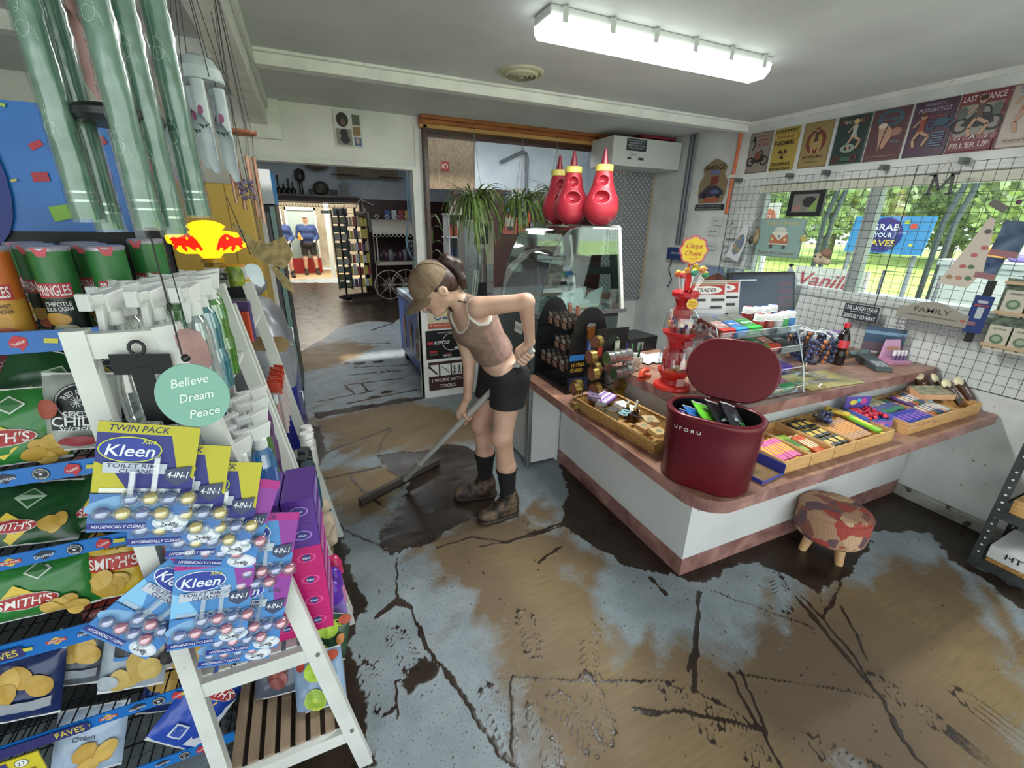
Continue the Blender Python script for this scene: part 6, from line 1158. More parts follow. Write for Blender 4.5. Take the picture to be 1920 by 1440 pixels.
# chip bags
def smith(s,w,h,c='c49a2c',x0=0,y0=0,k=1,rot=0,word="SMITH'S"):
    s.poly([(x0-.06*k,y0),(x0-.02*k,y0+.05*k),(x0+.02*k,y0+.02*k),(x0+.055*k,y0),(x0-.0*k,y0-.055*k)],'d9bd45'); s.ell(x0,y0,.068*k,.022*k,'d8d0c8'); s.ell(x0,y0,.065*k,.020*k,'a52a30'); s.text(word,x0,y0,.024*k,'eae6e2',w=.11*k,shear=.15)
def chips(s,x,y,k,n=5,c=('b8923c','c9a552')):
    for i in range(n): s.ell(x+rnd(-.02,.02)*k,y+rnd(-.015,.015)*k,.018*k,.013*k,random.choice(c),rot=rnd(0,3))
def A_green(s,w,h): smith(s,w,h,x0=-.01,y0=-.02,k=.9); s.poly([(-.01,.05),(.015,.03),(.04,.05),(.015,.07)],'cfd8cc'); s.poly([(-.005,.05),(.015,.034),(.035,.05),(.015,.066)],'2f6a34'); chips(s,.06,-.055,1.3)
def A_green2(s,w,h): s.poly([(-.03,.03),(0,.0),(.03,.03),(0,.055)],'9fb8a0'); s.poly([(-.025,.03),(0,.005),(.025,.03),(0,.05)],'2c5a32'); smith(s,w,h,x0=-.02,y0=-.04,k=.7); chips(s,.05,-.04,1)
def A_rrd(s,w,h):
    s.rect(-w*.36,-h*.22,w*.40,h*.10,'1f2125'); s.ell(0,h*.14,.042,.042,'1f2125'); s.ell(0,h*.14,.040,.040,'c8cccf',r0=.93); s.text('RED ROCK',0,h*.14+.021,.012,'d4d7d9',w=.06,arc=.03); s.text('DELI',0,h*.14-.027,.012,'d4d7d9',w=.032)
    for i in range(12): a=i*pi/6; s.line([(0,h*.14),(.013*cos(a),h*.14+.013*sin(a))],.0014,'d4d7d9')
    s.text('SPICY',0,-h*.01,.013,'d4d7d9',w=.045); s.text('CHILLI',0,-h*.10,.022,'e0e2e2',w=.085); s.text('Sriracha',0,-h*.185,.012,'d4d7d9',w=.065,shear=.3); s.ell(.0,-h*.36,.035,.012,'8c3038'); s.ell(-.05,h*.06,.02,.022,'a05040')
def A_salt(s,w,h): s.rect(-w*.3,h*.05,w*.35,h*.42,'22262c'); s.ell(.01,h*.3,.03,.03,'b0b6ba',r0=.93); s.text('DELI',.01,h*.24,.012,'b8bec4',w=.04); s.text('SEA SALT',.01,h*.1,.013,'5a6878',w=.06); s.rect(-w*.3,-.0,w*.1,h*.05,'3c78b8'); chips(s,.01,-h*.15,1.9,6,('c0a55c','b3954a')); s.ell(-.05,-h*.3,.025,.02,'a8b0b8')
def A_bals(s,w,h): s.rect(-w*.3,-h*.12,w*.4,h*.4,'4a2c48'); 
def A_bals2(s,w,h):
    A_bals(s,w,h)
    for i,tx in enumerate(('BALSAMIC','VINEGAR')): s.text(tx,.01,h*(.2-.14*i),.015,'a89aa8',w=.07)
    s.text('Deluxe Potato Chips',.01,-h*.06,.009,'a89aa8',w=.075,shear=.3); chips(s,.03,-h*.28,1.6); s.ell(-.03,-h*.2,.022,.022,'1d171c')
def A_yel(s,w,h): s.text('The Original',-.0,h*.36,.012,'2a241c',w=.06,shear=.3); s.rect(-w*.42,.0,w*.45,h*.25,'b03028'); s.text("SMITH'S",0,h*.125,.03,'e8e2dc',w=.10); chips(s,-.01,-h*.2,1.6)
def A_blue(s,w,h): smith(s,w,h,x0=0,y0=.05,k=1.0,word="SMITH'S"); s.rect(-.045,-.09,-.005,-.05,'c0c8d4'); s.rect(-.04,-.085,-.01,-.055,'2a4aa0'); s.poly([(w*.1,-h*.42),(w*.45,-h*.42),(w*.45,h*.2)],'cdd2dc')
def A_navy(s,w,h): chips(s,0,.02,1.8); s.rect(-w*.4,-h*.3,w*.4,-h*.15,'8f949c')
def A_lite(s,w,h): s.text('Onion',-.01,.02,.014,'3c4a60',w=.05); chips(s,.02,-.04,1.7); s.ell(-.02,.05,.02,.01,'5c80b0')
def A_red(s,w,h): s.text('RED ROCK DELI',0,h*.2,.012,'b8a8a8',w=.08); s.ell(0,-.02,.03,.03,'6c2c34'); chips(s,.0,-h*.2,1.2,4,('7c3a34','94504a'))
def A_lime(s,w,h): s.text('DEL',.02,h*.33,.02,'b9c23a',w=.05); s.ell(.0,.03,.035,.03,'a9c83a'); s.ell(-.01,-.05,.032,.032,'b8cc4c'); s.ell(-.01,-.05,.028,.028,'8fae3a',r0=.3); s.ell(.045,.0,.012,.018,'c07838'); s.ell(-.045,.05,.014,.012,'a83a30'); s.ell(.05,.06,.02,.014,'a84a30')
BAGS=[ # x,y,z,w,h,th,front,art,(pitch,roll,yaw),label
(-.655,1.255,1.170,.19,.17,.06,'2f7a36:.22',A_green,(75,4,8),'bright green potato chip bag at the left edge of the second shelf'),
(-.525,1.262,1.185,.135,.18,.055,'9ea39c:.22',A_rrd,(75,8,4),'clear and black chip bag lettered SPICY CHILLI'),
(-.60,1.36,1.22,.2,.17,.05,'204c2a:.22',A_green2,(70,25,0),'dark green chip bag lying behind the bright green one'),
(-.50,1.40,1.23,.15,.16,.05,'8f959a:.22',A_salt,(72,-6,0),'grey and black chip bag behind the spicy chilli bag'),
(-.68,1.44,1.24,.16,.16,.05,'6c3038:.25',A_red,(70,-15,0),'dark red chip bag at the back of the second shelf'),
(-.70,1.30,.925,.2,.16,.05,'1f4a28:.22',A_green2,(40,8,0),'dark green chip bag lying flat on the third shelf'),
(-.55,1.32,.925,.18,.16,.05,'235230:.22',A_green2,(38,-8,0),'second dark green chip bag lying on the right of the third shelf'),
(-.62,1.42,.99,.2,.12,.05,'3c2c22:.25',A_red,(60,0,0),'brown chip bag at the back of the third shelf'),
(-.73,1.265,.735,.235,.15,.07,'2c7634:.22',A_green,(74,6,5),'large green chip bag filling the left of the fourth shelf'),
(-.575,1.28,.73,.12,.17,.05,'c4a42c:.25',A_yel,(76,6,0),'yellow and red original chip bag on the fourth shelf'),
(-.49,1.30,.72,.12,.15,.05,'6c2a36:.25',A_red,(74,10,0),'dark red chip bag right of the yellow one'),
(-.64,1.35,.74,.15,.15,.05,'24401f:.25',A_navy,(74,-10,0),'dark green and brown chip bag behind the fourth shelf front'),
(-.60,1.27,.425,.15,.19,.05,'98a2ac:.2',A_salt,(68,14,0),'blue grey sea salt chip bag on the fifth shelf'),
(-.49,1.28,.425,.13,.17,.05,'a8a49c:.25',A_bals2,(72,10,0),'purple and clear balsamic vinegar chip bag on the fifth shelf'),
(-.83,1.27,.43,.14,.18,.06,'232f5c:.22',A_navy,(70,12,0),'navy chip bag at the left of the fifth shelf'),
(-.745,1.33,.42,.12,.16,.05,'5a6068:.25',A_navy,(70,20,0),'grey chip bag leaning beside the navy one'),
(-.69,1.42,.46,.14,.12,.05,'8a3030:.25',A_red,(68,-8,0),'red corn chip bag at the back of the fifth shelf'),
(-.76,1.26,.175,.16,.19,.05,'9fb0c4:.22',A_lite,(70,14,0),'pale blue chip bag behind the yellow price card'),
(-.485,1.255,.165,.17,.24,.06,'2547a8:.2',A_blue,(64,52,0),'bright blue potato chip bag slumped at the end of the lowest shelf'),
(-.60,1.38,.16,.14,.17,.05,'20336c:.25',A_navy,(66,20,0),'dark blue chip bag behind the bright blue one'),
]
for x,y,z,w,h,th_,c,art,(p_,r_,y_),lb in BAGS: packet(w,h,th_,c,'chip_bag',lb,'chip bag',(x,y,z),(rad(p_),rad(r_),rad(y_)),'chip bags on the snack shelving',art)

# ================= white plant stands =================
WH=noisy('white_painted_wood','c4c6c0','d6d8d2',5,.45,3,dots=('8f8c80',60,.77)); SL=noisy('taupe_slats','7a6654','94806a',4,.5,stretch=(6,1,1))
def xf(z): return -.03-.151*z          # front (sloping) rail
def stand(Y0,Y1,label,top=1.43):
    t=T('ladder_stand',label,'stand',(-.2,(Y0+Y1)/2,0))
    for Y in (Y0,Y1):
        b=MB(); b.bar((-.385,Y,0),(-.385,Y,top),.034,.03,WH,up=(0,1,0)); b.build('back_rail',t,world=True)
        b=MB(); b.bar((-.035,Y,0),(xf(top)-.01,Y,top),.04,.03,WH,up=(0,1,0)); b.build('front_rail',t,world=True)
        for z in (.16,.53,.86,1.20,1.40): b=MB(); b.bar((-.385,Y,z),(xf(z),Y,z),.022,.045,WH); b.build('rung',t,world=True)
        b=MB()
        for z in (.19,.53): b.cyl((xf(z),Y-.021,z),(xf(z),Y-.017,z),.005,'6c6a62',n=10)
        o=b.build('bolt',t,world=True)
    for k,z in enumerate((.18,.545,.875,1.215)):
        x1=xf(z)-.02; n=[8,7,6,5][k]
        for i in range(n):
            x=lerp(-.36,x1,i/(n-1)); b=MB(); b.box(x-.013,x+.013,Y0+.01,Y1-.01,z,z+.012,SL if k==0 else WH); b.build('slat',t,world=True)
    return t
stand(.985,1.54,'white ladder stand nearest the camera packed with cleaning goods')
stand(1.60,2.14,'second white ladder stand behind the first one',1.36)
# spray bottles
def spray(kind):
    body={'clear':clear('spray_clear','f2f6f4',.22,dense=.10,dcol='dfe6e4'),'green':clear('spray_green','7fc46a',.2,dense=.35,dcol='5fae3c'),'teal':clear('spray_teal','5fb8c4',.2,dense=.4,dcol='2f9aa8'),'blue':clear('spray_blue','5cb4e4',.2,dense=.4,dcol='2a8fd0'),'purple':clear('spray_purple','a87fb4',.2,dense=.4,dcol='7c4a94')}[kind]
    t=T('spray_bottle','', 'spray bottle',(0,0,-9))
    b=MB(); b.lathe([(.027,0),(.032,.005),(.033,.07),(.028,.10),(.029,.15),(.024,.185),(.013,.2)],body,n=20,sy=.75); b.build('bottle_body',t)
    if kind!='clear':
        b=MB(); f=lambda a,h_,e: V(((.0335+e)*cos(a/.033),(.0335+e)*.75*sin(a/.033),h_)); s=Sheet(b,f,.0005,.008)
        for a0_ in (0,-pi/2*.033): s.ell(a0_,.055,.024,.04,{'green':'b8cc3c','teal':'2f6fc0','blue':'2a5fc0','purple':'6a3f9a'}[kind]); s.ell(a0_,.065,.017,.013,'2c3f9c'); s.text('Kleen',a0_,.066,.01,'e4e8f0',w=.028); s.ell(a0_,.035,.014,.007,'cfd8e4')
        b.build('label',t)
    b=MB(); b.lathe([(.0145,.198),(.0155,.2),(.0155,.222),(.012,.226)],'d9dbd9:.4',n=16); b.build('collar',t)
    b=MB(); b.hex([(-.022,-.009,.222),(.016,-.009,.222),(.016,.009,.222),(-.022,.009,.222)],[(-.03,-.011,.262),(.022,-.011,.255),(.022,.011,.255),(-.03,.011,.262)],'dfe0de:.4').box(.02,.05,-.010,.010,.238,.258,'d6d8d6:.4').box(.048,.058,-.011,.011,.232,.262,'c9cbc9:.4'); b.hex([(.028,-.006,.19),(.036,-.006,.188),(.036,.006,.188),(.028,.006,.19)],[(.012,-.007,.24),(.028,-.007,.24),(.028,.007,.24),(.012,.007,.24)],'d2d4d2:.4'); b.build('trigger_head',t,bevel=.0025)
    return t
SPR={k:spray(k) for k in ('clear','green','teal','blue','purple')}; used=set()
def putspray(k,x,y,z,rz,lb,g):
    if k in used: return dup(SPR[k],(x,y,z),rz,lb,g)
    used.add(k); o=SPR[k]; o.location=(x,y,z); o.rotation_euler=(0,0,rz); o['label']=lb; o['group']=g; return o
ZT=1.228
for i,(k,x,y,rz,lb) in enumerate([('clear',-.345,1.04,-1.9,'clear spray bottle with white trigger at the front left of the top tier'),('clear',-.285,1.06,-1.9,'clear spray bottle second from the left on the top tier'),('clear',-.35,1.13,-2.2,'clear spray bottle behind the front left one'),('clear',-.23,1.09,-1.8,'clear spray bottle in front of the green ones'),('clear',-.31,1.17,-2.5,'clear spray bottle in the third row of the top tier'),('green',-.29,1.25,-2.6,'yellow green spray bottle in the middle of the top tier'),('teal',-.235,1.19,-2.9,'teal spray bottle on the top tier'),('green',-.235,1.30,-2.8,'bright green spray bottle at the right of the top tier'),('clear',-.34,1.23,-2.5,'clear spray bottle far left at the back of the top tier'),('teal',-.30,1.34,-2.7,'teal spray bottle behind the yellow green one'),('green',-.25,1.40,-2.8,'green spray bottle furthest back on the top tier')]): putspray(k,x,y,ZT,rz,lb,'spray bottles on the top tier')
ZS=.888
for i,(k,x,y,rz,lb) in enumerate([('blue',-.20,1.05,-2.4,'pale blue spray bottle at the front of the second tier'),('blue',-.235,1.12,-2.4,'blue spray bottle behind the front one'),('blue',-.165,1.12,-2.6,'blue spray bottle at the right of the second tier'),('teal',-.27,1.03,-2.3,'teal spray bottle at the left of the second tier'),('blue',-.29,1.12,-2.4,'blue spray bottle at the left back'),('clear',-.24,1.20,-2.4,'clear spray bottle in the middle of the second tier'),('green',-.175,1.21,-2.5,'green spray bottle with yellow label behind the blue ones'),('clear',-.28,1.27,-2.4,'clear spray bottle at the back left of the second tier'),('purple',-.18,1.30,-2.6,'purple spray bottle behind the green one'),('clear',-.23,1.34,-2.4,'clear spray bottle at the back of the second tier'),('purple',-.19,1.40,-2.6,'purple spray bottle furthest back')]): putspray(k,x,y,ZS,rz,lb,'spray bottles on the second tier')
# purple and pink boxes
def clbox(x,y,z,c,lb):
    t=T('cleaner_box',lb,'box',(x,y,z),rad(-3),'stacked cleaner boxes'); b=MB(); b.box(-.036,.036,-.08,.08,0,.0695,c+':.4'); s=Sheet(b,plane((0,-.08,.037),(1,0,0),(0,0,1))); s.ell(0,0,.022,.014,'9a7cc8' if c[0]=='5' else 'd84f98',r0=.8); s.ell(0,0,.010,.010,'2c3f7c'); s.text('Kleen',0,0,.007,'dfe2ee',w=.017)
    s=Sheet(b,plane((.036,0,.04),(0,1,0),(0,0,1))); s.rect(-.07,-.027,.07,.027,'6f4fa0' if c[0]=='5' else 'b04f9c'); s.text('TOILET CLEANER',0,0,.014,'d0c8dc',w=.12); b.build('carton',t)
for r_ in range(6):
    for c_ in range(2):
        clbox([-.172,-.096][c_],1.10,.559+r_*.070,'542c86' if r_>3 else 'b81a68',['lowest','second','third','fourth','fifth','topmost'][r_]+' '+('purple' if r_>3 else 'magenta')+' cleaner box of the '+['left','right'][c_]+' stack')
for r_ in range(2): 
    clbox(-.25,1.12,.559+r_*.070,'b81a68',['lower','upper'][r_]+' magenta cleaner box half hidden behind the rim block cards')
# hang strip & rim block cards
t=T('hang_strip','black plastic T-shaped hang strip with clips on the stand end','hang strip',(-.30,.962,1.33)); b=MB(); P=plane((0,0,0),(1,0,0),(0,0,1))
b.prism([(-.042,.02),(.045,.012),(.045,.05),(-.042,.058)],lambda x,y,h:P(x,y,h),.003,'0e1012:.7').prism([(-.016,-.075),(.016,-.08),(.014,.03),(-.018,.03)],lambda x,y,h:P(x,y,h+.001),.003,'101214:.7'); b.build('strip',t)
b=MB(); b.tube([(.014*cos(a)*.8,-.002,.066+.012*sin(a)) for a in [2*pi*i/12 for i in range(12)]],.003,'1a1c20',closed=True); b.build('hook',t); b=MB(); b.box(.01,.04,-.012,-.004,-.085,-.078,'141517').box(.018,.03,-.012,-.004,-.08,-.05,'141517'); b.build('clip',t)
BLB=clear('blister','f2f8fb',.2,dense=.06,dcol='dfe8ee')
def rimcard(x,y,z,roll,yel_,lb,first=[]):
    c=0 if yel_ else 1
    key=c
    for k_,o in first:
        if k_==key: return dup(o,(x,y,z),(rad(86),rad(roll),rad(3)),lb,'toilet rim block cards')
    t=T('rim_block_card',lb,'blister card',(x,y,z),(rad(86),rad(roll),rad(3)),'toilet rim block cards'); W,H=.145,.21
    b=MB(); b.box(-W/2,W/2,-H/2,H/2,-.0008,0,'2c3272'); s=Sheet(b,plane((0,0,0),(1,0,0),(0,1,0)),.0003); c1,c2=('b4ae2a','2b2f7a') if yel_ else ('a8207c','2f78c0')
    s.rect(-W/2,-H/2,W/2,H/2,c2 if yel_ else '4a86c0'); s.poly([(-W/2,-.03),(-.02,-.03),(-.05,.02),(-W/2,.03)],c1 if yel_ else '7fb8e0'); s.poly([(.03,.09),(W/2,.09),(W/2,-.0),(.045,.02)] ,c1 if yel_ else '8a3a94'); s.rect(-W/2,.085,W/2,H/2,c1); s.text('TWIN PACK',-.015,.095,.012,'2a2a50',w=.085,shear=.2)
    s.ell(-.025,.055,.045,.025,'c9d040' if yel_ else 'd8dce8'); s.ell(-.025,.055,.043,.023,'263a94'); s.text('Kleen',-.025,.053,.022,'dfe4ee',w=.07,shear=.2); s.text('Xtra',.0,.072,.009,'c9c83a',w=.022,shear=.2); s.rect(-.06,.01,.03,.03,'b9bfcc'); s.text('TOILET RIM',-.02,.0245,.008,'343868',w=.07,shear=.15); s.text('CLEANER',-.01,.0145,.008,'343868',w=.055,shear=.15)
    s.poly([(.028,.02),(.068,.028),(.066,.0),(.048,-.012),(.03,.0)],'3a4260'); s.text('4-IN-1',.048,.01,.013,'dfe2e8',w=.032,shear=.2)
    s.rect(-W/2,-H/2,W/2,-.03,'3f7cbc' if not yel_ else '4470ac'); s.ell(-.02,-.05,.06,.02,'7aa4cc',rot=.2); s.ell(.047,-.088,.028,.016,'c4ccd8'); s.ell(.047,-.087,.022,.011,'d8dce2'); s.rect(-W/2,-.1,.01,-.088,'252c7c'); s.text('HYGIENICALLY CLEANS',-.028,-.094,.006,'d4d8e8',w=.075,shear=.2); s.text('2x48g',.046,-.093,.009,'33384c',w=.028,shear=.2)
    b.build('printed_card',t)
    b=MB(); 
    for ry,rx in ((-.066,-.052),(-.036,-.015)):
        for k in range(4): b.sphere((rx+k*.028,ry,.010),(.0165,.0165,.014),BLB,12,8)
    b.box(-.062,.055,-.078,-.02,.001,.003,BLB).box(-.02,-.012,-.04,.02,.004,.018,BLB).box(.012,.02,-.02,.045,.004,.014,BLB); b.build('blister_bubbles',t)
    b=MB()
    for ry,rx in ((-.066,-.052),(-.036,-.015)):
        for k in range(4): b.sphere((rx+k*.028,ry,.009),.0118,('3458a8' if k%2==0 else ('d8b424' if yel_ else 'c8386c'))+':.35',12,8)
    b.build('cleaner_balls',t); first.append((key,t)); return t
for a in [(-.325,.905,1.165,17,1,'yellow topped rim block card in front, hung from the black strip'),(-.285,.918,1.11,16,1,'second yellow topped rim block card, lower behind the first'),(-.24,.931,1.055,16,1,'third yellow topped rim block card'),(-.225,.944,1.01,24,0,'magenta topped rim block card behind the yellow ones'),(-.285,.925,.83,15,0,'pink and blue rim block card in the middle of the lower heap'),(-.375,.938,.845,58,0,'rim block card turned sideways at the left of the heap'),(-.225,.938,.765,18,0,'rim block card low on the right of the heap'),(-.25,.951,.725,18,0,'lowest rim block card resting above the white rung'),(-.19,.955,.90,16,0,'rim block card half hidden at the right of the heap')]: rimcard(*a)
# lower items on stand
packet(.15,.16,.05,'7f98b4:.2','chip_bag','grey blue bag with lime halves on the bottom slats of the near stand','chip bag',(-.135,1.12,.255),(rad(50),rad(-10),rad(-12)),None,A_lime)
packet(.15,.16,.05,'4a5260:.2','chip_bag','dark grey food bag behind the lime bag on the bottom slats','chip bag',(-.25,1.22,.25),(rad(45),rad(-6),rad(-12)),None,A_red)
packet(.13,.15,.05,'2f4a34:.2','chip_bag','dark green food bag with peppers behind the lime bag','chip bag',(-.10,1.26,.27),(rad(60),rad(6),rad(-20)),None,A_lime)
for i,(x,y,c,cc,lb) in enumerate([(-.07,1.34,'7f62b0','5a2a9c','purple capped shampoo bottle nearest the lime bag'),(-.065,1.405,'8f74bc','5a2a9c','second purple capped shampoo bottle'),(-.06,1.47,'c87aa4','b82a5c','pink capped shampoo bottle behind the purple ones')]):
    t=T('shampoo_bottle',lb,'bottle',(x,y,.193)); b=MB(); b.lathe([(.028,0),(.032,.005),(.030,.06),(.026,.10),(.024,.14)],c+':.3',n=20,sy=.8); b.build('bottle_body',t); b=MB(); b.lathe([(.026,.14),(.032,.15),(.03,.20),(.02,.225),(.012,.23)],cc+':.25',n=20,sy=.8); b.build('cap',t)
# second stand goods
def brush(): 
    t=T('toothbrush_pack','toothbrush blister pack standing on the second white stand','toothbrush',(0,0,-9),0,'toothbrush packs'); b=MB(); b.box(-.02,.02,-.001,.001,0,.19,'c4b6b4:.3').box(-.02,.02,-.0015,.0015,.15,.19,'c2452f:.3'); b.build('card',t); b=MB(); b.tube([(0,-.006,.01),(.002,-.008,.08),(0,-.006,.15)],.004,'c0503c:.3').box(-.005,.005,-.016,-.006,.12,.15,'e0e4e2'); b.build('brush',t); b=MB(); b.box(-.014,.014,-.018,-.002,.005,.16,BLB); b.build('blister',t); return t
br_=brush(); c0=True
for i in range(9):
    loc=(-.235+.0*i+.012*(i%3),1.64+i*.03,1.0-.0*i) ; loc=(-.16-.012*(i%2),1.63+i*.028,.888)
    if c0: br_.location=loc; br_.rotation_euler=(0,0,-.5); c0=False
    else: dup(br_,loc,(0,0,-.5+rnd(-.15,.15)))
t=T('snack_box','orange and purple packet stack at the top of the second stand','packets',(-.245,1.68,1.228),-.3); b=MB(); b.box(-.04,.05,-.01,.01,0,.13,'4a3a6a:.3').box(-.04,.05,-.025,-.012,0,.10,'b84a30:.3').box(-.02,.03,-.04,-.03,0,.08,'c88a2c:.3'); b.build('cartons',t)
for i in range(5):
    c=['1a1c20','1c2024','d8d8d6','dcdad8','16343c'][i]; t=T('lotion_bottle',['black capped bottle nearest the first stand','black capped bottle second in the row','white capped bottle third in the row','white capped bottle furthest back','dark teal bottle at the front'][i],'bottle',(-.115+.004*i,[1.66,1.73,1.88,1.95,1.61][i],.559)); b=MB(); b.lathe([(.028,0),(.03,.01),(.03,.12),(.022,.14)],['1f4450:.3','1f4450:.3','b8b8b4:.4','b0aeb0:.4','1d4a58:.3'][i],n=18); b.build('bottle_body',t); b=MB(); b.lathe([(.024,.14),(.026,.145),(.026,.165),(.022,.17),(.027,.18),(.022,.2)],c+':.35',n=18); b.build('cap',t)
t=T('cherub_figurine','small cream cherub figurine on the second stand bottom','figurine',(-.085,1.86,.192)); b=MB(); STN=noisy('cream_stone','a5927c','bcab94',14,.7)
vs,fs=sdf([('e',(0,0,.20),(.035,.035,.04)),('e',(0,0,.11),(.045,.04,.06)),('c',(-.03,-.03,.12),(.0,-.05,.08),.014,.012),('c',(.03,-.03,.12),(.0,-.05,.08),.014,.012),('c',(-.03,-.04,.03),(-.02,0,.06),.016,.024),('c',(.03,-.04,.03),(.02,0,.06),.016,.024),('c',(0,0,.02),(0,0,.05),.045,.04)],.006); vs[:,2]=np.maximum(vs[:,2],0); skin_obj('carved_body',[(vs,fs)],t,STN,world=False)
# ================= chimes =================
GRN=noisy('wrapped_green_tube','4c705e','728f80',30,.35,5,.35,.7); TW=clear('cellophane','f4faf8',.07,.12)
t=T('green_tube_chime','large pale green metal tube wind chime wrapped in cellophane','wind chime',(-.205,.855,1.55))
TB=[(-.272,.835,1.612),(-.262,.872,1.598),(-.196,.80,1.603),(-.178,.838,1.593),(-.153,.90,1.62)]
for x,y,z in TB:
    b=MB(); b.cyl((x,y,z),(x,y,2.3),.0155,GRN,n=22)
    for k in (.022,.033): b.lathe([(.0160,k),(.0160,k+.003)],'b8c4bc:.2:.7',c=(x,y,z),n=22,capb=False,capt=False)
    b.build('tube',t,world=True)
    b=MB(); 
    for k in range(3):
        z0=z+.08+k*.12+rnd(0,.03)
        b.tube([(x+.0160*sin(a_),y-.0160*cos(a_),h_) for a_,h_ in [(-.5+.3*(k%3)+.7*(1-j/26)*cos(j*.55),z0+.016*(1-j/26)*sin(j*.55)+.0016*j) for j in range(24)]],.0005,'a9c0b4:.3',n=4)
    b.build('engraved_swirls',t,world=True)
    b=MB(); 
    def cel(u,v,x=x,y=y,z=z): a=2*pi*u; r=.0180+.0007*sin(a*7+v*60)+.0008*sin(v*170+a*3); return V((x+r*cos(a),y+r*sin(a),z-.004+v*.69))
    b.grid(cel,20,60,TW); b.build('cellophane_sleeve',t,world=True)
b=MB(); b.lathe([(.0001,0),(.048,0),(.052,.006),(.052,.014),(.045,.02),(.0001,.02)],'15171a:.3',c=(-.215,.86,1.735),n=32); b.build('striker_disc',t,world=True)
b=MB(); b.tube([(-.215,.86,2.3),(-.215,.86,1.74),(-.19,.77,1.42)],.0012,'1a1c1c'); b.build('cord',t,world=True)
b=MB(); b.sphere((-.182,.752,1.424),.006,'17181a:.2',12,8); b.build('bead',t,world=True)
b=MB(); P=plane((-.182,.742,1.368),(1,-.1,0),(0,0,1)); b.prism([(.047*cos(a),.050*sin(a)) for a in [2*pi*i/40 for i in range(40)]],lambda x,y,h:P(x,y,h-.002),.003,'78a898:.5'); s=Sheet(b,lambda x,y,h:P(x,y,h+.001),.0004); s.text('Believe',.0,.024,.013,'cfe0d8',w=.05,shear=.35,rot=.12); s.text('Dream',.004,.0,.013,'cfe0d8',w=.046,shear=.35,rot=.12); s.text('Peace',.01,-.026,.013,'cfe0d8',w=.042,shear=.35,rot=.12); b.build('word_disc',t,world=True)
def bamboo(nm,label,cx,cy,pts,c,paint,cap,sail,r=.013):
    t=T(nm,label,'wind chime',(cx,cy,1.9)); m_=noisy(nm+'_paint',*c,20,.45,3)
    for i,(x,y,z0,z1) in enumerate(pts):
        b=MB(); n=14
        def tb(u,v,x=x,y=y,z0=z0,z1=z1):
            z=lerp(z0,z1,v); f_=min(1,max(0,(z0+.125-z)/.035)); g_=max(0,(z0+.03-z)/.03)
            a=pi*.35+(u-.5)*2*pi*(1-.52*f_-.3*g_); return V((x+r*cos(a),y+r*sin(a),z))
        b.grid(tb,n,60,m_); b.lathe([(r,z1-1.9),(r*.8,z1-1.9+.002)],m_,c=(x,y,1.9),n=14); b.build('tube',t,world=True)
        if paint:
            b=MB(); f=lambda a,h_,e: V((x+(r+e)*sin(a/r),y-(r+e)*cos(a/r),z1-.09+h_)); s=Sheet(b,f,.0006,.005); s.ell(-.002,.03,.005,.009,'8c4a70'); s.poly([(0,0),(.012,.006),(.002,-.006)],'2f4a3c'); s.poly([(0,0),(-.012,.004),(-.002,-.008)],'2f4a3c'); b.build('painted_flower',t,world=True)
        b=MB(); b.tube([(x,y,z1-.01),(lerp(x,cx,.3),lerp(y,cy,.3),z1+.045)],.001,'2a2c2a'); b.build('cord',t,world=True)
    if cap:
        b=MB(); b.lathe([(.052,0),(.054,.004),(.05,.025),(.035,.045),(.015,.054),(.0001,.056)],m_,c=(cx,cy,1.905),n=32,sx=cap,sy=cap); b.build('coconut_cap',t,world=True)
        b=MB()
        for i in range(6): a=i*pi/3; b.tube([(cx+.05*cos(a),cy+.05*sin(a),1.91),(cx,cy,2.2)],.0009,'2a2c2a')
        b.build('hanging_cord',t,world=True)
    if sail:
        b=MB(); sx_,sy_,sz_=sail; P=plane(sail,(.94,-.35,0),(0,.2,1)); pts_=[(.0,.045),(.022,.038),(.032,.01),(.036,-.03),(.02,-.046),(-.008,-.03),(-.028,.004),(-.03,.03),(-.018,.043)]; kx=.5 if paint else .85; pts_=[(x_*kx,y_*kx) for x_,y_ in pts_]
        b.prism(pts_,P,.002,m_); b.tube([(sx_,sy_,sz_+.04),(lerp(sx_,cx,.7),lerp(sy_,cy,.7),1.66)],.0009,'1d1f1f'); b.build('sail',t,world=True)
    return t
bamboo('white_bamboo_chime','pale grey bamboo wind chime with painted flowers under a coconut cap',-.175,1.37,[(-.215,1.33,1.70,1.895),(-.175,1.32,1.715,1.90),(-.14,1.345,1.70,1.89),(-.20,1.40,1.73,1.90),(-.155,1.41,1.72,1.90)],('a9b3b8','c3cccf'),True,.92,(-.10,1.0,1.512),.0135)
bamboo('pink_bamboo_chime','dusty pink bamboo wind chime hanging behind the green tubes',-.25,1.06,[(-.29,1.06,1.80,2.3),(-.235,1.12,1.71,2.3),(-.20,1.10,1.77,2.3),(-.25,1.02,1.80,2.3)],('96736f','b08c86'),False,0,(-.212,.93,1.392),.0145)
t=T('copper_tube_chime','copper tube wind chime with a round wooden top','wind chime',(-.145,1.80,1.86)); COP=noisy('copper','a5765c','c9a08a',20,.3,3,metal=.5)
b=MB(); b.lathe([(.0001,0),(.042,0),(.045,.004),(.045,.010),(.0001,.012)],'9a5a3c:.45',c=(-.145,1.80,1.865),n=24); b.build('wooden_top',t,world=True)
for i in range(6):
    a=i*pi/3; x,y=-.155+.035*cos(a),1.78+.035*sin(a); b=MB(); b.cyl((x,y,1.60+.02*i),(x,y,1.80),.006,COP,n=12); b.build('tube',t,world=True)
b=MB()
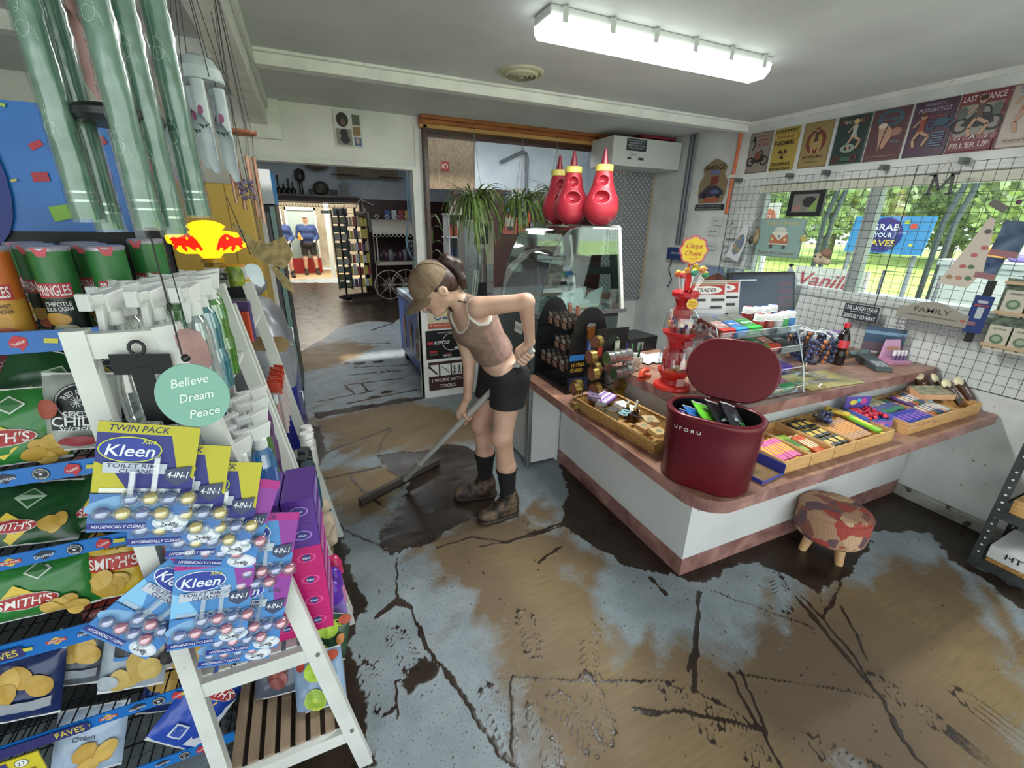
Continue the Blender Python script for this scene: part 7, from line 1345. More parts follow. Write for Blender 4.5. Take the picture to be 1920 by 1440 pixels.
for i in range(6): a=i*pi/3; b.tube([(-.155+.035*cos(a),1.78+.035*sin(a),1.80),(-.145+.03*cos(a),1.80+.03*sin(a),1.865)],.0009,'2a2c2a'); b.tube([(-.145+.03*cos(a),1.80+.03*sin(a),1.875),(-.15,1.8,2.3)],.0009,'2a2c2a')
b.build('cord',t,world=True)
b=MB(); 
for i in range(70): b.sphere((-.15+rnd(-.02,.02),1.73+rnd(-.01,.01),1.70+rnd(-.03,.03)),.004,random.choice(['6a5a7c','8a7c94','5a4c64']),6,4)
b.build('lavender_print',t,world=True)
t=T('woven_hat_chime','brown woven fan and hat shaped ornament hanging by the doorway','ornament',(-.10,1.32,1.53)); WV=noisy('woven_palm','6f5f3c','9a8656',60,.7,3,bump=.5)
b=MB(); P=plane((-.105,1.32,1.53),(.95,-.3,0),(0,0,1)); b.prism([(-.03,.02),(.0,.035),(.015,.025),(.06,.045),(.075,.0),(.05,-.035),(.0,-.02),(-.02,-.005)],P,.006,WV); b.build('woven_fan',t,world=True)
b=MB(); b.prism([(-.055,.075),(-.045,.07),(-.005,.03),(-.01,.015),(-.035,.03)],lambda x,y,h:P(x,y,h+.01),.004,WV); b.build('woven_leaf',t,world=True); b=MB(); b.prism([(.015,-.03),(.03,-.03),(.06,-.07),(.065,-.10),(.04,-.08)],lambda x,y,h:P(x,y,h+.004),.004,WV); b.build('woven_leaf',t,world=True)
b=MB(); b.tube([P(0,.03,0),P(-.02,.5,0)],.0009,'2a2c2a'); b.build('cord',t,world=True)
# ================= drink coolers on the left =================
SILV2=noisy('silver_panel','7c8086','9a9ea4',3,.3,metal=.4)
t=T('barrel_cooler','rounded silver and blue drink cooler behind the white stands','cooler',(-.43,2.65,0))
def rb(x0,x1,y0,y1,r,n=6): return [(cx_+r*cos(a),cy_+r*sin(a)) for cx_,cy_,a0_ in ((x1-r,y1-r,0),(x0+r,y1-r,pi/2),(x0+r,y0+r,pi),(x1-r,y0+r,3*pi/2)) for a in [a0_+pi/2*i/n for i in range(n+1)]]
A=lambda e:rb(-.29-e,.285+e,-.34-e,.34+e,.12); n_=len(A(0))
b=MB(); ring(b,[(A(.005),.80),(A(.0),.95),(A(-.03),1.12),(A(-.08),1.19),(A(-.14),1.21)],SILV2); b.add([(x,y,1.21) for x,y in A(-.14)],[tuple(range(n_))],SILV2); b.build('silver_body',t)
b=MB(); ring(b,[(A(-.005),.12),(A(.01),.35),(A(.005),.80)],noisy('deep_blue_panel','151a5c','1f2678',3,.25)); b.build('blue_door',t)
b=MB(); ring(b,[(A(.015),0),(A(.02),.10),(A(-.02),.14)],'8a8c86:.4'); b.build('base',t)
for z in (.62,.98): b=MB(); b.tube([(.285,-.1,z),(.305,-.1,z),(.305,-.1,z+.09),(.285,-.1,z+.09)],.006,'a9acb0:.2:.9'); b.build('handle',t)
t=T('drink_machine_head','oval silver and yellow machine head on top of the blue cooler','machine',(-.36,2.62,1.211)); b=MB(); b.sphere((0,0,.085),(.15,.16,.085),SILV2,20,12); b.build('shell',t)
b=MB(); b.sphere((.02,-.03,.115),(.10,.12,.075),'c08f1c:.35',16,10); b.build('yellow_cover',t); b=MB(); P=plane((.02,-.158,.075),(1,0,0),(0,0,1)); b.prism(stad(.08,.035),P,.006,'202226:.25'); b.build('display',t)
t=T('energy_drink_sign','glowing yellow drink sign with two red bulls','sign',(-.42,2.585,1.41)); P=plane((0,0,.09),(1,0,0),(0,0,1)); YE='f0c414:.4:0:.75'; RE='d81e0c:.4:0:.6'
out=[(-.16,.0),(-.165,.03),(-.145,.045),(-.125,.035),(-.10,.05),(-.06,.055)]+[(.09*cos(a),.045+.055*sin(a)) for a in [rad(150-i*15) for i in range(9)]]+[(.06,.055),(.10,.05),(.14,.04),(.16,.02),(.15,-.02),(.10,-.045),(.05,-.05),(.03,-.075),(-.03,-.075),(-.05,-.05),(-.10,-.05),(-.125,-.04),(-.14,-.01)]
b=MB(); b.prism(out,P,.03,YE); b.build('yellow_light_box',t)
for sg in (-1,1):
    b=MB(); s=Sheet(b,lambda x,y,h:P(x,y,.03+h),.001)
    bull=[(.026,-.032),(.034,-.012),(.043,.010),(.056,.028),(.072,.039),(.088,.038),(.10,.029),(.116,.022),(.132,.027),(.147,.016),(.139,.006),(.143,-.004),(.134,-.010),(.141,-.029),(.128,-.026),(.120,-.012),(.108,-.012),(.106,-.026),(.093,-.04),(.086,-.030),(.093,-.017),(.079,-.018),(.067,-.031),(.053,-.037),(.056,-.026),(.046,-.020),(.036,-.036)]
    s.poly([(sg*x,y) for x,y in (bull if sg>0 else bull)][::sg],RE)
    s.ell(sg*.08,.02,.005,.006,YE); b.build('red_bull',t)
b=MB(); b.cyl((0,-.015,-.0),(0,-.015,.02),.05,'b88c1c:.3',n=20).cyl((0,-.015,-.02),(0,-.015,.0),.04,'8c6c1c:.3'); b.build('foot',t)
t=T('yellow_cooler_panel','tall pale yellow cooler body behind the glowing sign','cooler',(-.5,3.45,0)); b=MB(); b.box(-.22,.23,-.2,.3,0,1.8,noisy('yellow_panel','b8943c','cfae58',1.2,.4)); b.build('cabinet',t,bevel=.01); b=MB(); b.box(-.36,-.225,-.2,.3,0,1.85,'1b1c1e:.4'); b.build('black_side',t); b=MB(); b.box(-.03,-.026,-.202,-.2,.02,1.79,'8c6c2c').box(.1,.104,-.202,-.2,.02,1.79,'8c6c2c'); b.build('door_gap',t)
t=T('speed_sign','small grey and black lettered price display under the glowing sign','sign',(-.34,2.0,1.362)); b=MB(); b.box(-.06,.05,-.004,.004,0,.06,'8c8c84').box(-.05,.05,-.006,-.004,.03,.055,'26282a'); s=Sheet(b,plane((0,-.006,.043),(1,0,0),(0,0,1))); s.text('SPEED A',0,0,.014,'b8bab8',w=.08); b.build('card',t)
t=T('green_ornament','green and yellow glass lantern ornament by the sign','ornament',(-.275,2.05,1.362)); b=MB(); b.lathe([(.03,0),(.035,.02),(.03,.06),(.02,.075)],noisy('green_glass','3c5c24','8c9a30',30,.3),n=16); b.build('body',t)
t=T('cardboard_sheet','brown cardboard piece leaning at the cooler front','cardboard',(-.20,2.2,1.08),(0,0,-.3)); b=MB(); b.prism([(-.09,-.03),(.06,-.04),(.08,.0),(.05,.03),(-.09,.03)],plane((0,0,0),(1,0,0),(0,.4,1)),.005,noisy('cardboard','8c7250','a58a64',8,.7)); b.build('sheet',t)
# ================= people =================
A_=np.array
def hand(c,d,w,sgn,rp=.017):
    """fingers curled round a pole: c grip centre, d pole direction, w wrist"""
    c,d,w=A_(c),A_(d)/np.linalg.norm(d),A_(w); r0=w-c; r0=r0-d*(r0@d); r0/=np.linalg.norm(r0); t0=np.cross(d,r0)*sgn; R=rp+.010
    pt=lambda a,o,rr=R: c+d*o+(r0*cos(rad(a))+t0*sin(rad(a)))*rr
    pr=[('c',w,c+r0*.040,.021,.024,.015),('c',pt(0,-.026,.028),pt(0,.026,.028),.016,.016,.012)]
    for j,(o,end,rf) in enumerate(((-.033,215,.0085),(-.012,235,.0092),(.010,230,.0092),(.031,205,.0082))):
        pts=[pt(12,o,R+.008),pt(75,o,R+.003),pt(145,o),pt(end,o)]
        for a,b in zip(pts,pts[1:]): pr.append(('c',a,b,rf,rf*.93,.004))
    o=-.036; pts=[c+r0*.036+d*(o*.6),pt(-40,o*.9,R+.006),pt(-95,o*.7,R+.002),pt(-150,o*.45)]
    for a,b,r1,r2 in zip(pts,pts[1:],(.013,.0105,.0095),(.0105,.0095,.0085)): pr.append(('c',a,b,r1,r2,.004))
    return pr
SKIN,n,l,b_=mk('skin'); b_.inputs['Base Color'].default_value=(*rgb('cfa28c'),1); b_.inputs['Roughness'].default_value=.5; b_.inputs['Subsurface Weight'].default_value=.08; b_.inputs['Subsurface Radius'].default_value=(.02,.008,.004)
nz=n.new('ShaderNodeTexNoise'); nz.inputs['Scale'].default_value=5; cr=n.new('ShaderNodeValToRGB'); cr.color_ramp.elements[0].color=(*rgb('b58c76'),1); cr.color_ramp.elements[1].color=(*rgb('c8a48e'),1); cr.color_ramp.elements[0].position=.35; cr.color_ramp.elements[1].position=.65; tc=n.new('ShaderNodeTexCoord'); l.new(tc.outputs['Object'],nz.inputs[0]); l.new(nz.outputs[0],cr.inputs[0]); l.new(cr.outputs[0],b_.inputs['Base Color'])
t=T('person','person in a taupe tank top, black shorts and brown cap bending over a squeegee','person',(.88,2.05,0))
pel=A_((.885,2.05,.85)); nk=A_((.635,2.02,1.262)); ax_=(nk-pel)/np.linalg.norm(nk-pel)
Ls,Le,Lw=A_((.69,1.905,1.245)),A_((.872,1.775,1.283)),A_((.945,1.865,1.065)); Lh=A_((.93,1.885,.985))
Rs,Re,Rw=A_((.66,2.14,1.165)),A_((.715,2.12,.925)),A_((.70,2.11,.72)); F_=A_((.375,2.496,.03)); pd=(F_-Lh)/np.linalg.norm(F_-Lh); Rh=Lh+pd*.535
hd=A_((.517,2.0,1.325)); hf=A_((-.70,-.13,-.70)); hf/=np.linalg.norm(hf); hl=A_((.14,-.99,.0)); hl-=hf*(hl@hf); hl/=np.linalg.norm(hl); hu=np.cross(hl,hf); hu=-hu if hu[2]<0 else hu
HM=np.stack([hf,hl,hu],1)
hp=lambda f,l_,u: hd+hf*f+hl*l_+hu*u
Lhip,Rhip=A_((.885,1.975,.855)),A_((.875,2.125,.845)); Lk,Rk=A_((.83,1.925,.535)),A_((.785,2.13,.53)); La,Ra=A_((.888,1.962,.10)),A_((.828,2.175,.10))
torso=[('c',(.885,1.985,.845),(.885,2.115,.845),.092,.092,.05),('e',(.922,2.05,.845),(.078,.13,.092),.05),('e',(.835,2.05,.965),(.085,.108,.10),.06),
 ('c',(.80,2.01,1.02),(.725,1.985,1.155),.080,.088,.05),('c',(.80,2.085,1.01),(.715,2.08,1.14),.080,.086,.05),('e',(.685,2.0,1.095),(.052,.058,.05),.04),('e',(.68,2.085,1.08),(.052,.055,.05),.04),
 ('c',Ls,Rs,.045,.045,.04),('c',(.725,2.03,1.17),(.66,2.02,1.235),.075,.05,.05)]
arms=[('c',Ls,Le,.047,.037,.02),('c',Le,Lw,.038,.024,.015),('c',Rs,Re,.046,.035,.02),('c',Re,Rw,.034,.023,.015)]
legs=[('c',Lhip,Lk,.084,.052,.03),('c',Lk,(.868,1.955,.33),.050,.050,.02),('c',(.868,1.955,.33),La,.054,.033,.02),('e',Lk+A_((-.015,0,.0)),(.05,.05,.055),.02),
 ('c',Rhip,Rk,.083,.051,.03),('c',Rk,(.815,2.155,.32),.049,.049,.02),('c',(.815,2.155,.32),Ra,.053,.033,.02),('e',Rk+A_((-.015,0,0)),(.048,.05,.055),.02)]
head=[('c',nk-ax_*.02,hp(-.035,0,-.06),.047,.047,.02),('e',hp(-.01,0,.02),(.095,.074,.100),.02,HM),('c',hp(.02,0,-.05),hp(.055,0,-.075),.052,.032,.03),('e',hp(.065,0,-.015),(.03,.045,.05),.02,HM),
 ('c',hp(.088,0,.01),hp(.108,0,-.022),.007,.011,.008),('e',hp(.088,0,-.058),(.012,.024,.007),.006,HM),('e',hp(.084,0,-.082),(.016,.018,.014),.012,HM),
 ('e',hp(.0,.076,-.005),(.022,.009,.030),.006,HM),('e',hp(.0,-.076,-.005),(.022,.009,.030),.006,HM),('-e',hp(.004,.084,-.002),(.010,.007,.015)),('-e',hp(.092,.03,.008),(.012,.013,.008),.004,HM),('-e',hp(.092,-.03,.008),(.012,.013,.008),.004,HM)]
body=torso+legs+arms+head+hand(Lh,pd,Lw,-1)+hand(Rh,pd,Rw,1)
vs,fs=sdf(body,.0048,ksm=.02); skin_obj('body',[(vs,fs)],t,SKIN,smooth=1)
grow=lambda pr,g:[(p[0],p[1],p[2],p[3]+g,p[4]+g)+tuple(p[5:]) if p[0]=='c' else (p[0],p[1],tuple(q+g for q in p[2]))+tuple(p[3:]) for p in pr]
def S_(X,Y,Z): return (X-pel[0])*ax_[0]+(Y-pel[1])*ax_[1]+(Z-pel[2])*ax_[2]
sph=lambda c,r:(lambda X,Y,Z: r-np.sqrt((X-c[0])**2+(Y-c[1])**2+(Z-c[2])**2))
dist=lambda P,c: np.sqrt(((P-A_(c))**2).sum(1))
nc,nr=(.575,2.0,1.205),.105; arL,arR=tuple(Ls+A_((.012,-.055,.0))),tuple(Rs+A_((0,.055,0))); ra=.088
vs,fs=sdf(grow(torso,.007),.0048,cuts=[lambda X,Y,Z:.125-S_(X,Y,Z),lambda X,Y,Z:S_(X,Y,Z)-.505,sph(nc,nr),sph(arL,ra),sph(arR,ra)])
TOP='8c6c5e:.8'
skin_obj('tank_top',[(vs,fs)],t,None,mats=[noisy('taupe_knit','7a6254','8c7364',40,.85),'d3cfc6:.8',noisy('taupe_side_panel','94746a','a5857a',40,.85)],matfn=lambda P: np.where((dist(P,nc)<nr+.008)|(dist(P,arL)<ra+.008)|(dist(P,arR)<ra+.008),1,np.where((P[:,1]<1.955)&(((P-pel)@ax_)<.34)&(((P-A_((.80,0,.99)))@A_((.83,0,.50)))>.0),2,0)))
vs,fs=sdf(grow(torso[:3],.010)+grow([legs[0],legs[4]],.014)+[('c',(.893,1.98,.80),(.873,1.965,.70),.094,.094,.02),('c',(.885,2.12,.80),(.86,2.13,.70),.093,.092,.02)],.0048,cuts=[lambda X,Y,Z:S_(X,Y,Z)-.075,lambda X,Y,Z:.705-Z])
skin_obj('shorts',[(vs,fs)],t,noisy('black_denim','0d0d0f','18181b',50,.8))
b=MB()
b.tube([(.80+.0*k,1.955+.01*k,.80-.03*k) for k in range(4)],.0015,'2c2c30',n=5); b.sphere((.815,1.945,.88),.008,'3a3a3e:.3:.8',8,6)
b.build('button_and_seam',t,world=True)
for nm,k_,c_,a_,top in (('sock',Lk,(.868,1.955,.33),La,.315),('sock',Rk,(.815,2.155,.32),Ra,.325)):
    vs,fs=sdf([('c',c_,a_,.058,.038,.02),('c',k_,c_,.05,.058,.02)],.0048,cuts=[lambda X,Y,Z,top=top:Z-top,lambda X,Y,Z:.10-Z]); skin_obj(nm,[(vs,fs)],t,noisy('black_rib','08080a','121214',60,.9) if 'black_rib' not in bpy.data.materials else bpy.data.materials['black_rib'])
BOOT=noisy('muddy_boot_leather','211912','6a5844',22,.6,6,.4,.62,bump=.9)
for a_,toe,ad in ((La,A_((.735,1.945,.04)),-.02),(Ra,A_((.68,2.215,.04)),.02)):
    a0_=A_(a_); heel=A_((a0_[0]+.02,a0_[1],.045)); mid=(heel+toe)/2; kk=1
    pr=[('c',a0_+A_((0,0,.05)),heel+A_((-.01,0,.02)),.048,.045,.02),('c',heel,mid,.042,.044,.02),('c',mid,toe,.046,.040,.02),('c',heel+A_((0,0,.045)),mid+A_((0,0,.03)),.042,.036,.03)]
    vs,fs=sdf(pr,.0048,cuts=[lambda X,Y,Z:.014-Z,lambda X,Y,Z:Z-.165]); ob=skin_obj('boot',[(vs,fs)],t,BOOT)
    vs,fs=sdf([('c',A_((heel[0],heel[1],.02)),A_((mid[0],mid[1],.02)),.049,.050,.02),('c',A_((mid[0],mid[1],.02)),A_((toe[0],toe[1],.02)),.051,.046,.02)],.0048,cuts=[lambda X,Y,Z:.002-Z,lambda X,Y,Z:Z-.024]); so=skin_obj('sole',[(vs,fs)],None,noisy('boot_sole','1d1814','3c3026',20,.7) if 'boot_sole' not in bpy.data.materials else bpy.data.materials['boot_sole']); so.parent=ob; so.location=-t.location
    b=MB()
    for i in range(5):
        p=lerp(mid+A_((0,0,.05)),a0_+A_((-.045,0,.05)),i/4); b.tube([tuple(p+A_((-.0,-.026,-.003))),tuple(p+A_((-.008,0,.012))),tuple(p+A_((0,.026,-.003)))],.003,'1c1612')
    b.build('laces',t,world=True)
# face details, hair, cap
def hm(f,l_,u): return tuple(hp(f,l_,u))
b=MB()
for sg in (1,-1):
    b.sphere(hm(.083,sg*.03,.008),.0095,'e8e2dc:.2',10,8); b.sphere(hm(.0905,sg*.031,.006),.0045,'3a2a1c:.2',8,6); b.tube([hm(.092,sg*.014,.022),hm(.095,sg*.03,.027),hm(.085,sg*.046,.022)],.0022,'4a3024'); b.tube([hm(.090,sg*.018,.012),hm(.093,sg*.031,.0155),hm(.086,sg*.043,.010)],.0013,'2a1c16')
b.build('eyes_and_brows',t,world=True)
b=MB(); b.tube([hm(.090,-.020,-.058),hm(.099,0,-.056),hm(.090,.020,-.058)],[.002,.0042,.002],'b3685e:.4'); b.build('lips',t,world=True)
HR=noisy('dark_brown_hair','170c09','45291e',9,.42,6,stretch=(14,14,2),bump=.6)
pr=[('e',hp(-.02,0,.028),(.094,.081,.098),.02,HM),('e',hp(-.06,0,-.02),(.05,.065,.06),.03,HM)]
vs,fs=sdf(pr,.006,cuts=[lambda X,Y,Z:((X-hd[0])*hf[0]+(Y-hd[1])*hf[1]+(Z-hd[2])*hf[2])-.035+1.1*np.minimum(0,((X-hd[0])*hu[0]+(Y-hd[1])*hu[1]+(Z-hd[2])*hu[2])-.02)*-1*.9]); skin_obj('hair',[(vs,fs)],t,HR)
q0=hp(-.085,.0,.055); pts=[q0,q0+A_((.03,-.01,.025)),q0+A_((.075,-.02,.005)),q0+A_((.095,-.025,-.055)),q0+A_((.105,-.025,-.10))]
vs,fs=sdf([('c',a,b2,r1,r2,.012) for a,b2,r1,r2 in zip(pts,pts[1:],(.02,.030,.030,.024),(.030,.032,.024,.010))]+[('c',pts[1]+A_((0,-.02,0)),pts[3]+A_((.01,-.022,.0)),.014,.012,.01),('c',pts[2]+A_((.015,.015,.0)),pts[4]+A_((.02,.01,.0)),.016,.008,.01)],.005); skin_obj('ponytail',[(vs,fs)],t,HR)
vs,fs=sdf([('c',hp(-.03,-.04,-.10),hp(.0,-.05,-.145),.024,.016,.012),('c',hp(.0,-.05,-.145),hp(.01,-.045,-.175),.014,.006,.01)],.005); skin_obj('loose_hair',[(vs,fs)],t,HR)
CAPM=noisy('brown_cap_cloth','6f5a44','84705a',30,.85)
sh=lambda k:(lambda X,Y,Z: k-((X-hd[0])*hu[0]+(Y-hd[1])*hu[1]+(Z-hd[2])*hu[2]))
vs,fs=sdf([('e',hp(-.002,0,.035),(.108,.090,.098),.02,HM)],.005,cuts=[sh(.033)]); cap=skin_obj('cap',[(vs,fs)],t,CAPM)
b=MB()
def brim(u,v):
    a=(u-.5)*2; l_=.078*a; f0=.100*math.sqrt(max(0,1-(a*.78)**2)); f1=f0+.075*math.sqrt(max(0,1-a*a*.92)); f_=lerp(f0,f1,v); return hm(f_,l_,.040-.018*a*a-.012*v)
b.grid(lambda u,v:V(brim(u,v)),20,8,CAPM); b.grid(lambda u,v:V(brim(u,v))+V(tuple(-hu*.004)),20,8,CAPM); b.tube([V(brim(i/20,1))+V(tuple(-hu*.002)) for i in range(21)],.003,CAPM); b.build('cap_brim',t,world=True)
b=MB(); b.sphere(hm(-.002,0,.134),.006,CAPM,10,6); 
for k in range(3): a=k*pi/3+.3; b.tube([hm(-.002+.109*cos(a)*sin(q_),.091*sin(a)*sin(q_),.035+.099*cos(q_)) for q_ in [rad(-88+i*11) for i in range(17)]],.0012,'5f4c3a',n=5)
b.build('cap_seams',t,world=True)
b=MB(); b.tube([(.61,1.975,1.27),(.645,1.955,1.262),(.665,1.955,1.225),(.655,1.945,1.185)],.0035,'16131a'); b.build('bra_strap',t,world=True)
# squeegee
t=T('floor_squeegee','long floor squeegee with pale grey pole pushing the mud','squeegee',(.375,2.496,0))
b=MB(); b.cyl(Lh-pd*.06,F_-pd*.10,.017,'a9a7a2:.4',n=16); b.cyl(F_-pd*.22,F_-pd*.03,.021,'8c8a84:.4',n=14); b.build('pole',t,world=True)
b=MB(); e=A_((.569,.287,0)); e/=np.linalg.norm(e); b.bar(F_-e*.31+A_((0,0,.015)),F_+e*.31+A_((0,0,.015)),.03,.035,'3a322b:.5'); b.cyl(F_+A_((0,0,.02)),F_-pd*.05,.02,'57524a:.5'); b.build('head_bar',t,world=True)
b=MB(); b.bar(F_-e*.315+A_((0,0,-.012)),F_+e*.315+A_((0,0,-.012)),.008,.03,'1c1815:.6'); b.build('rubber_blade',t,world=True)
# man in the far room
def man(px,py,face,label,cap,shirt,short,obj_=None,k=1.0):
    t=T('person',label,'person',(px,py,0)); o=A_((px,py,0.)); c=lambda a,b2,r1,r2,k2=.03:('c',o+A_(a)*k,o+A_(b2)*k,r1*k,r2*k,k2); e=lambda a,r,k2=.03:('e',o+A_(a)*k,tuple(q*k for q in r),k2)
    lg=[c((-.10,0,.84),(-.13,-.02,.47),.085,.06),c((-.13,-.02,.47),(-.14,.03,.08),.06,.04),c((.10,0,.84),(.14,-.03,.47),.085,.06),c((.14,-.03,.47),(.17,0,.08),.06,.04),c((-.14,.03,.05),(-.15,-.12,.04),.045,.04),c((.17,0,.05),(.19,-.14,.04),.045,.04)]
    tr=[c((-.08,0,.88),(.08,0,.88),.12,.12),c((-.08,0,1.08),(.08,0,1.08),.135,.135,.05),c((-.11,0,1.27),(.11,0,1.27),.12,.12,.05),c((-.17,0,1.36),(.17,0,1.36),.06,.06,.04)]
    aL=[c((-.20,0,1.35),(-.25,.0,1.10),.06,.05),c((-.25,0,1.10),(-.17,-.18,1.06),.048,.036)]; aR=[c((.20,0,1.35),(.27,.02,1.08),.06,.05),c((.27,.02,1.08),(.20,-.16,.98),.048,.036)]
    hd_=[c((0,0,1.38),(0,-.02,1.48),.055,.055),e((0,-.02,1.585),(.075,.095,.115)),e((0,-.115,1.57),(.012,.018,.02),.01),e((-.078,-.01,1.58),(.012,.02,.03),.01),e((.078,-.01,1.58),(.012,.02,.03),.01)]
    hn=[]
    for wx,wy,wz,sg in ((-.17,-.18,1.06,-1),(.20,-.16,.98,1)):
        hn.append(c((wx,wy,wz),(wx+.02*-sg,wy-.06,wz-.01),.032,.03,.01))
        for j in range(4): hn.append(c((wx-.02*sg+.012*(j-1.5),wy-.07,wz+.0),(wx-.025*sg+.014*(j-1.5),wy-.11,wz-.03-.005*j),.0105,.009,.004))
        hn.append(c((wx+.02,wy-.03,wz+.02),(wx+.035,wy-.07,wz+.02),.012,.01,.004))
    vs,fs=sdf(lg+tr+aL+aR+hd_+hn,.011); skin_obj('body',[(vs,fs)],t,SKIN)
    vs,fs=sdf(grow(tr+aL+aR,.014),.012,cuts=[lambda X,Y,Z:.90*k-Z,lambda X,Y,Z:Z-1.46*k]); skin_obj('jumper',[(vs,fs)],t,noisy('navy_fleece','14223e','22396a',20,.85))
    vs,fs=sdf(grow([tr[0],lg[0],lg[2]],.022),.012,cuts=[lambda X,Y,Z:Z-.95*k,lambda X,Y,Z:.56*k-Z]); skin_obj('shorts',[(vs,fs)],t,short)
    for p_ in (lg[4],lg[5]): vs,fs=sdf([grow([p_],.012)[0],('c',p_[1]+A_((0,0,.05)),p_[1]+A_((0,0,.13)),.055,.055,.02)],.011,cuts=[lambda X,Y,Z:.003-Z]); skin_obj('boot',[(vs,fs)],t,'2c2018:.7')
    vs,fs=sdf([e((0,-.015,1.62),(.085,.105,.095)),e((0,-.12,1.63),(.06,.06,.012),.01)],.009,cuts=[lambda X,Y,Z:1.615*k-Z]); skin_obj('cap',[(vs,fs)],t,cap)
    b=MB()
    for sg in (-1,1): b.sphere((sg*.03,-.108,1.59),.009,'2a1c16',8,6)
    b.tube([(-.025,-.112,1.52),(.025,-.112,1.52)],.004,'8c5048'); b.build('face_details',t); return t
man(.05,14.9,0,'person in a navy jumper, dark shorts and pale cap walking in the far room',noisy('pale_cap','b08a7c','d0b8ac',8,.8),'22396a:.85','201d1a:.85')
t=T('orange_bottle','orange bottle held by the person in the navy jumper','bottle',(-.15,14.62,1.0)); b=MB(); b.lathe([(.04,0),(.045,.05),(.04,.14),(.02,.18),(.02,.21)],'d0822c:.4',n=14); b.build('body',t)
man(-.62,14.3,0,'second person in a pale cap partly hidden at the left edge of the far doorway',"b8a89c:.8",'2c3c6a:.85','25304c:.85')
# ================= behind the back wall =================
# signs on the half wall
def bw(name_,label,cat,x,z,w,h,base,art,y=3.898,d=.004):
    t=T(name_,label,cat,(x,y,z)); b=MB(); b.box(-w/2,w/2,-d,0,-h/2,h/2,base); s=Sheet(b,plane((0,-d,0),(1,0,0),(0,0,1)),.0008); art(s,w,h); b.build('plate',t); return t
def a_tools(s,w,h):
    for i in range(3):
        x=-.13+i*.115; s.rect(x-.05,.0,x+.05,.115,'d6d6d2')
    s.line([(-.165,.095),(-.095,.02)],.016,'1c1a1a'); s.ell(-.167,.097,.014,.014,'1c1a1a'); s.line([(-.05,.09),(.0,.06),(.02,.02)],.006,'1c1a1a')
    for x in (.075,.125): s.ell(x,.085,.009,.01,'1c1a1a'); s.line([(x,.08),(x,.045),(x-.012,.012)],.01,'1c1a1a'); s.line([(x,.045),(x+.012,.012)],.008,'1c1a1a'); s.line([(x-.018,.07),(x+.018,.055)],.006,'1c1a1a')
    s.text('I WORK WITH',0,-.04,.034,'dcd8d4',w=.30); s.text('TOOLS',0,-.10,.034,'dcd8d4',w=.16)
bw('work_with_tools_sign','maroon sign with tool symbols reading I WORK WITH TOOLS','sign',1.085,.215,.355,.285,'3a2022:.4',a_tools)
def a_rep(s,w,h): s.text('Automotive Parts',-.0,.115,.016,'b8b8b8',w=.14,shear=.2); s.ell(.06,.02,.085,.085,'c8c8c8',r0=.94); s.text('REPCO',-.03,.02,.03,'e0e0e0',w=.15,shear=.3); s.rect(-.165,.008,-.115,.032,'b83038'); s.rect(-.15,-.075,-.08,-.055,'a83038'); s.text('MECHANIC',-.11,-.09,.014,'9a8c8c',w=.07); s.text('REPCO',.02,-.11,.022,'d8d4d4',w=.08); s.rect(-.0,-.09,.05,-.083,'b83038'); s.rect(.09,-.06,.15,-.03,'b8b8b8')
bw('auto_parts_sign','black auto parts sign with a white dial above the maroon one','sign',1.075,.525,.36,.275,'0f0f10:.3',a_rep)
bw('coffee_poster','cream cartoon coffee poster with a red strip on the servery wall','poster',1.045,.80,.24,.235,'c9c2a6:.5',lambda s,w,h:(s.text('Coffee',-.02,.08,.04,'4c3c30',w=.14,shear=.2),s.ell(.05,.03,.04,.035,'d8c8a0'),s.line([(-.06,-.02),(-.03,-.04),(.0,-.02)],.012,'3c5c8c'),s.line([(.02,-.02),(.06,-.03)],.02,'3c5c8c'),s.rect(-w/2,-h/2,w/2,-.07,'b0503a'),s.text("If you're good",0,-.09,.016,'d8c8b8',w=.2)))
bw('yellow_red_sign','yellow and red sign partly hidden behind the bending person','sign',1.45,.56,.26,.34,'b8302c:.4',lambda s,w,h:(s.rect(-w/2,.03,w/2,h/2,'d0bc2c'),s.text('NZ',.03,.08,.06,'2a2620',w=.1),s.ell(-.02,-.1,.05,.05,'c8c4c0',r0=.7)))
# photo collage on back wall
t=T('photo_collage','pet photo collage canvas on the wall above the doorway','picture',(.40,3.948,2.25)); b=MB(); P=plane((0,0,0),(1,0,0),(0,0,1)); b.prism([(-.10,-.12),(.095,-.12),(.10,.12),(-.10,.12)],P,.012,'cfcfcc'); s=Sheet(b,lambda x,y,h:P(x,y,.012+h),.0006); s.ell(-.04,.06,.043,.048,'2a2422'); s.ell(-.035,.045,.018,.022,'6a5040'); s.rect(.03,.03,.085,.10,'5c6458'); s.rect(.03,-.04,.085,.02,'8c7050'); s.rect(.035,-.11,.088,-.05,'5c6f94'); s.ell(.06,-.075,.012,.018,'c0a090'); s.rect(-.09,-.11,.02,.0,'8c8478'); s.ell(-.035,-.03,.028,.03,'1c1c24'); s.ell(-.03,-.07,.035,.03,'22242c'); b.build('canvas',t)
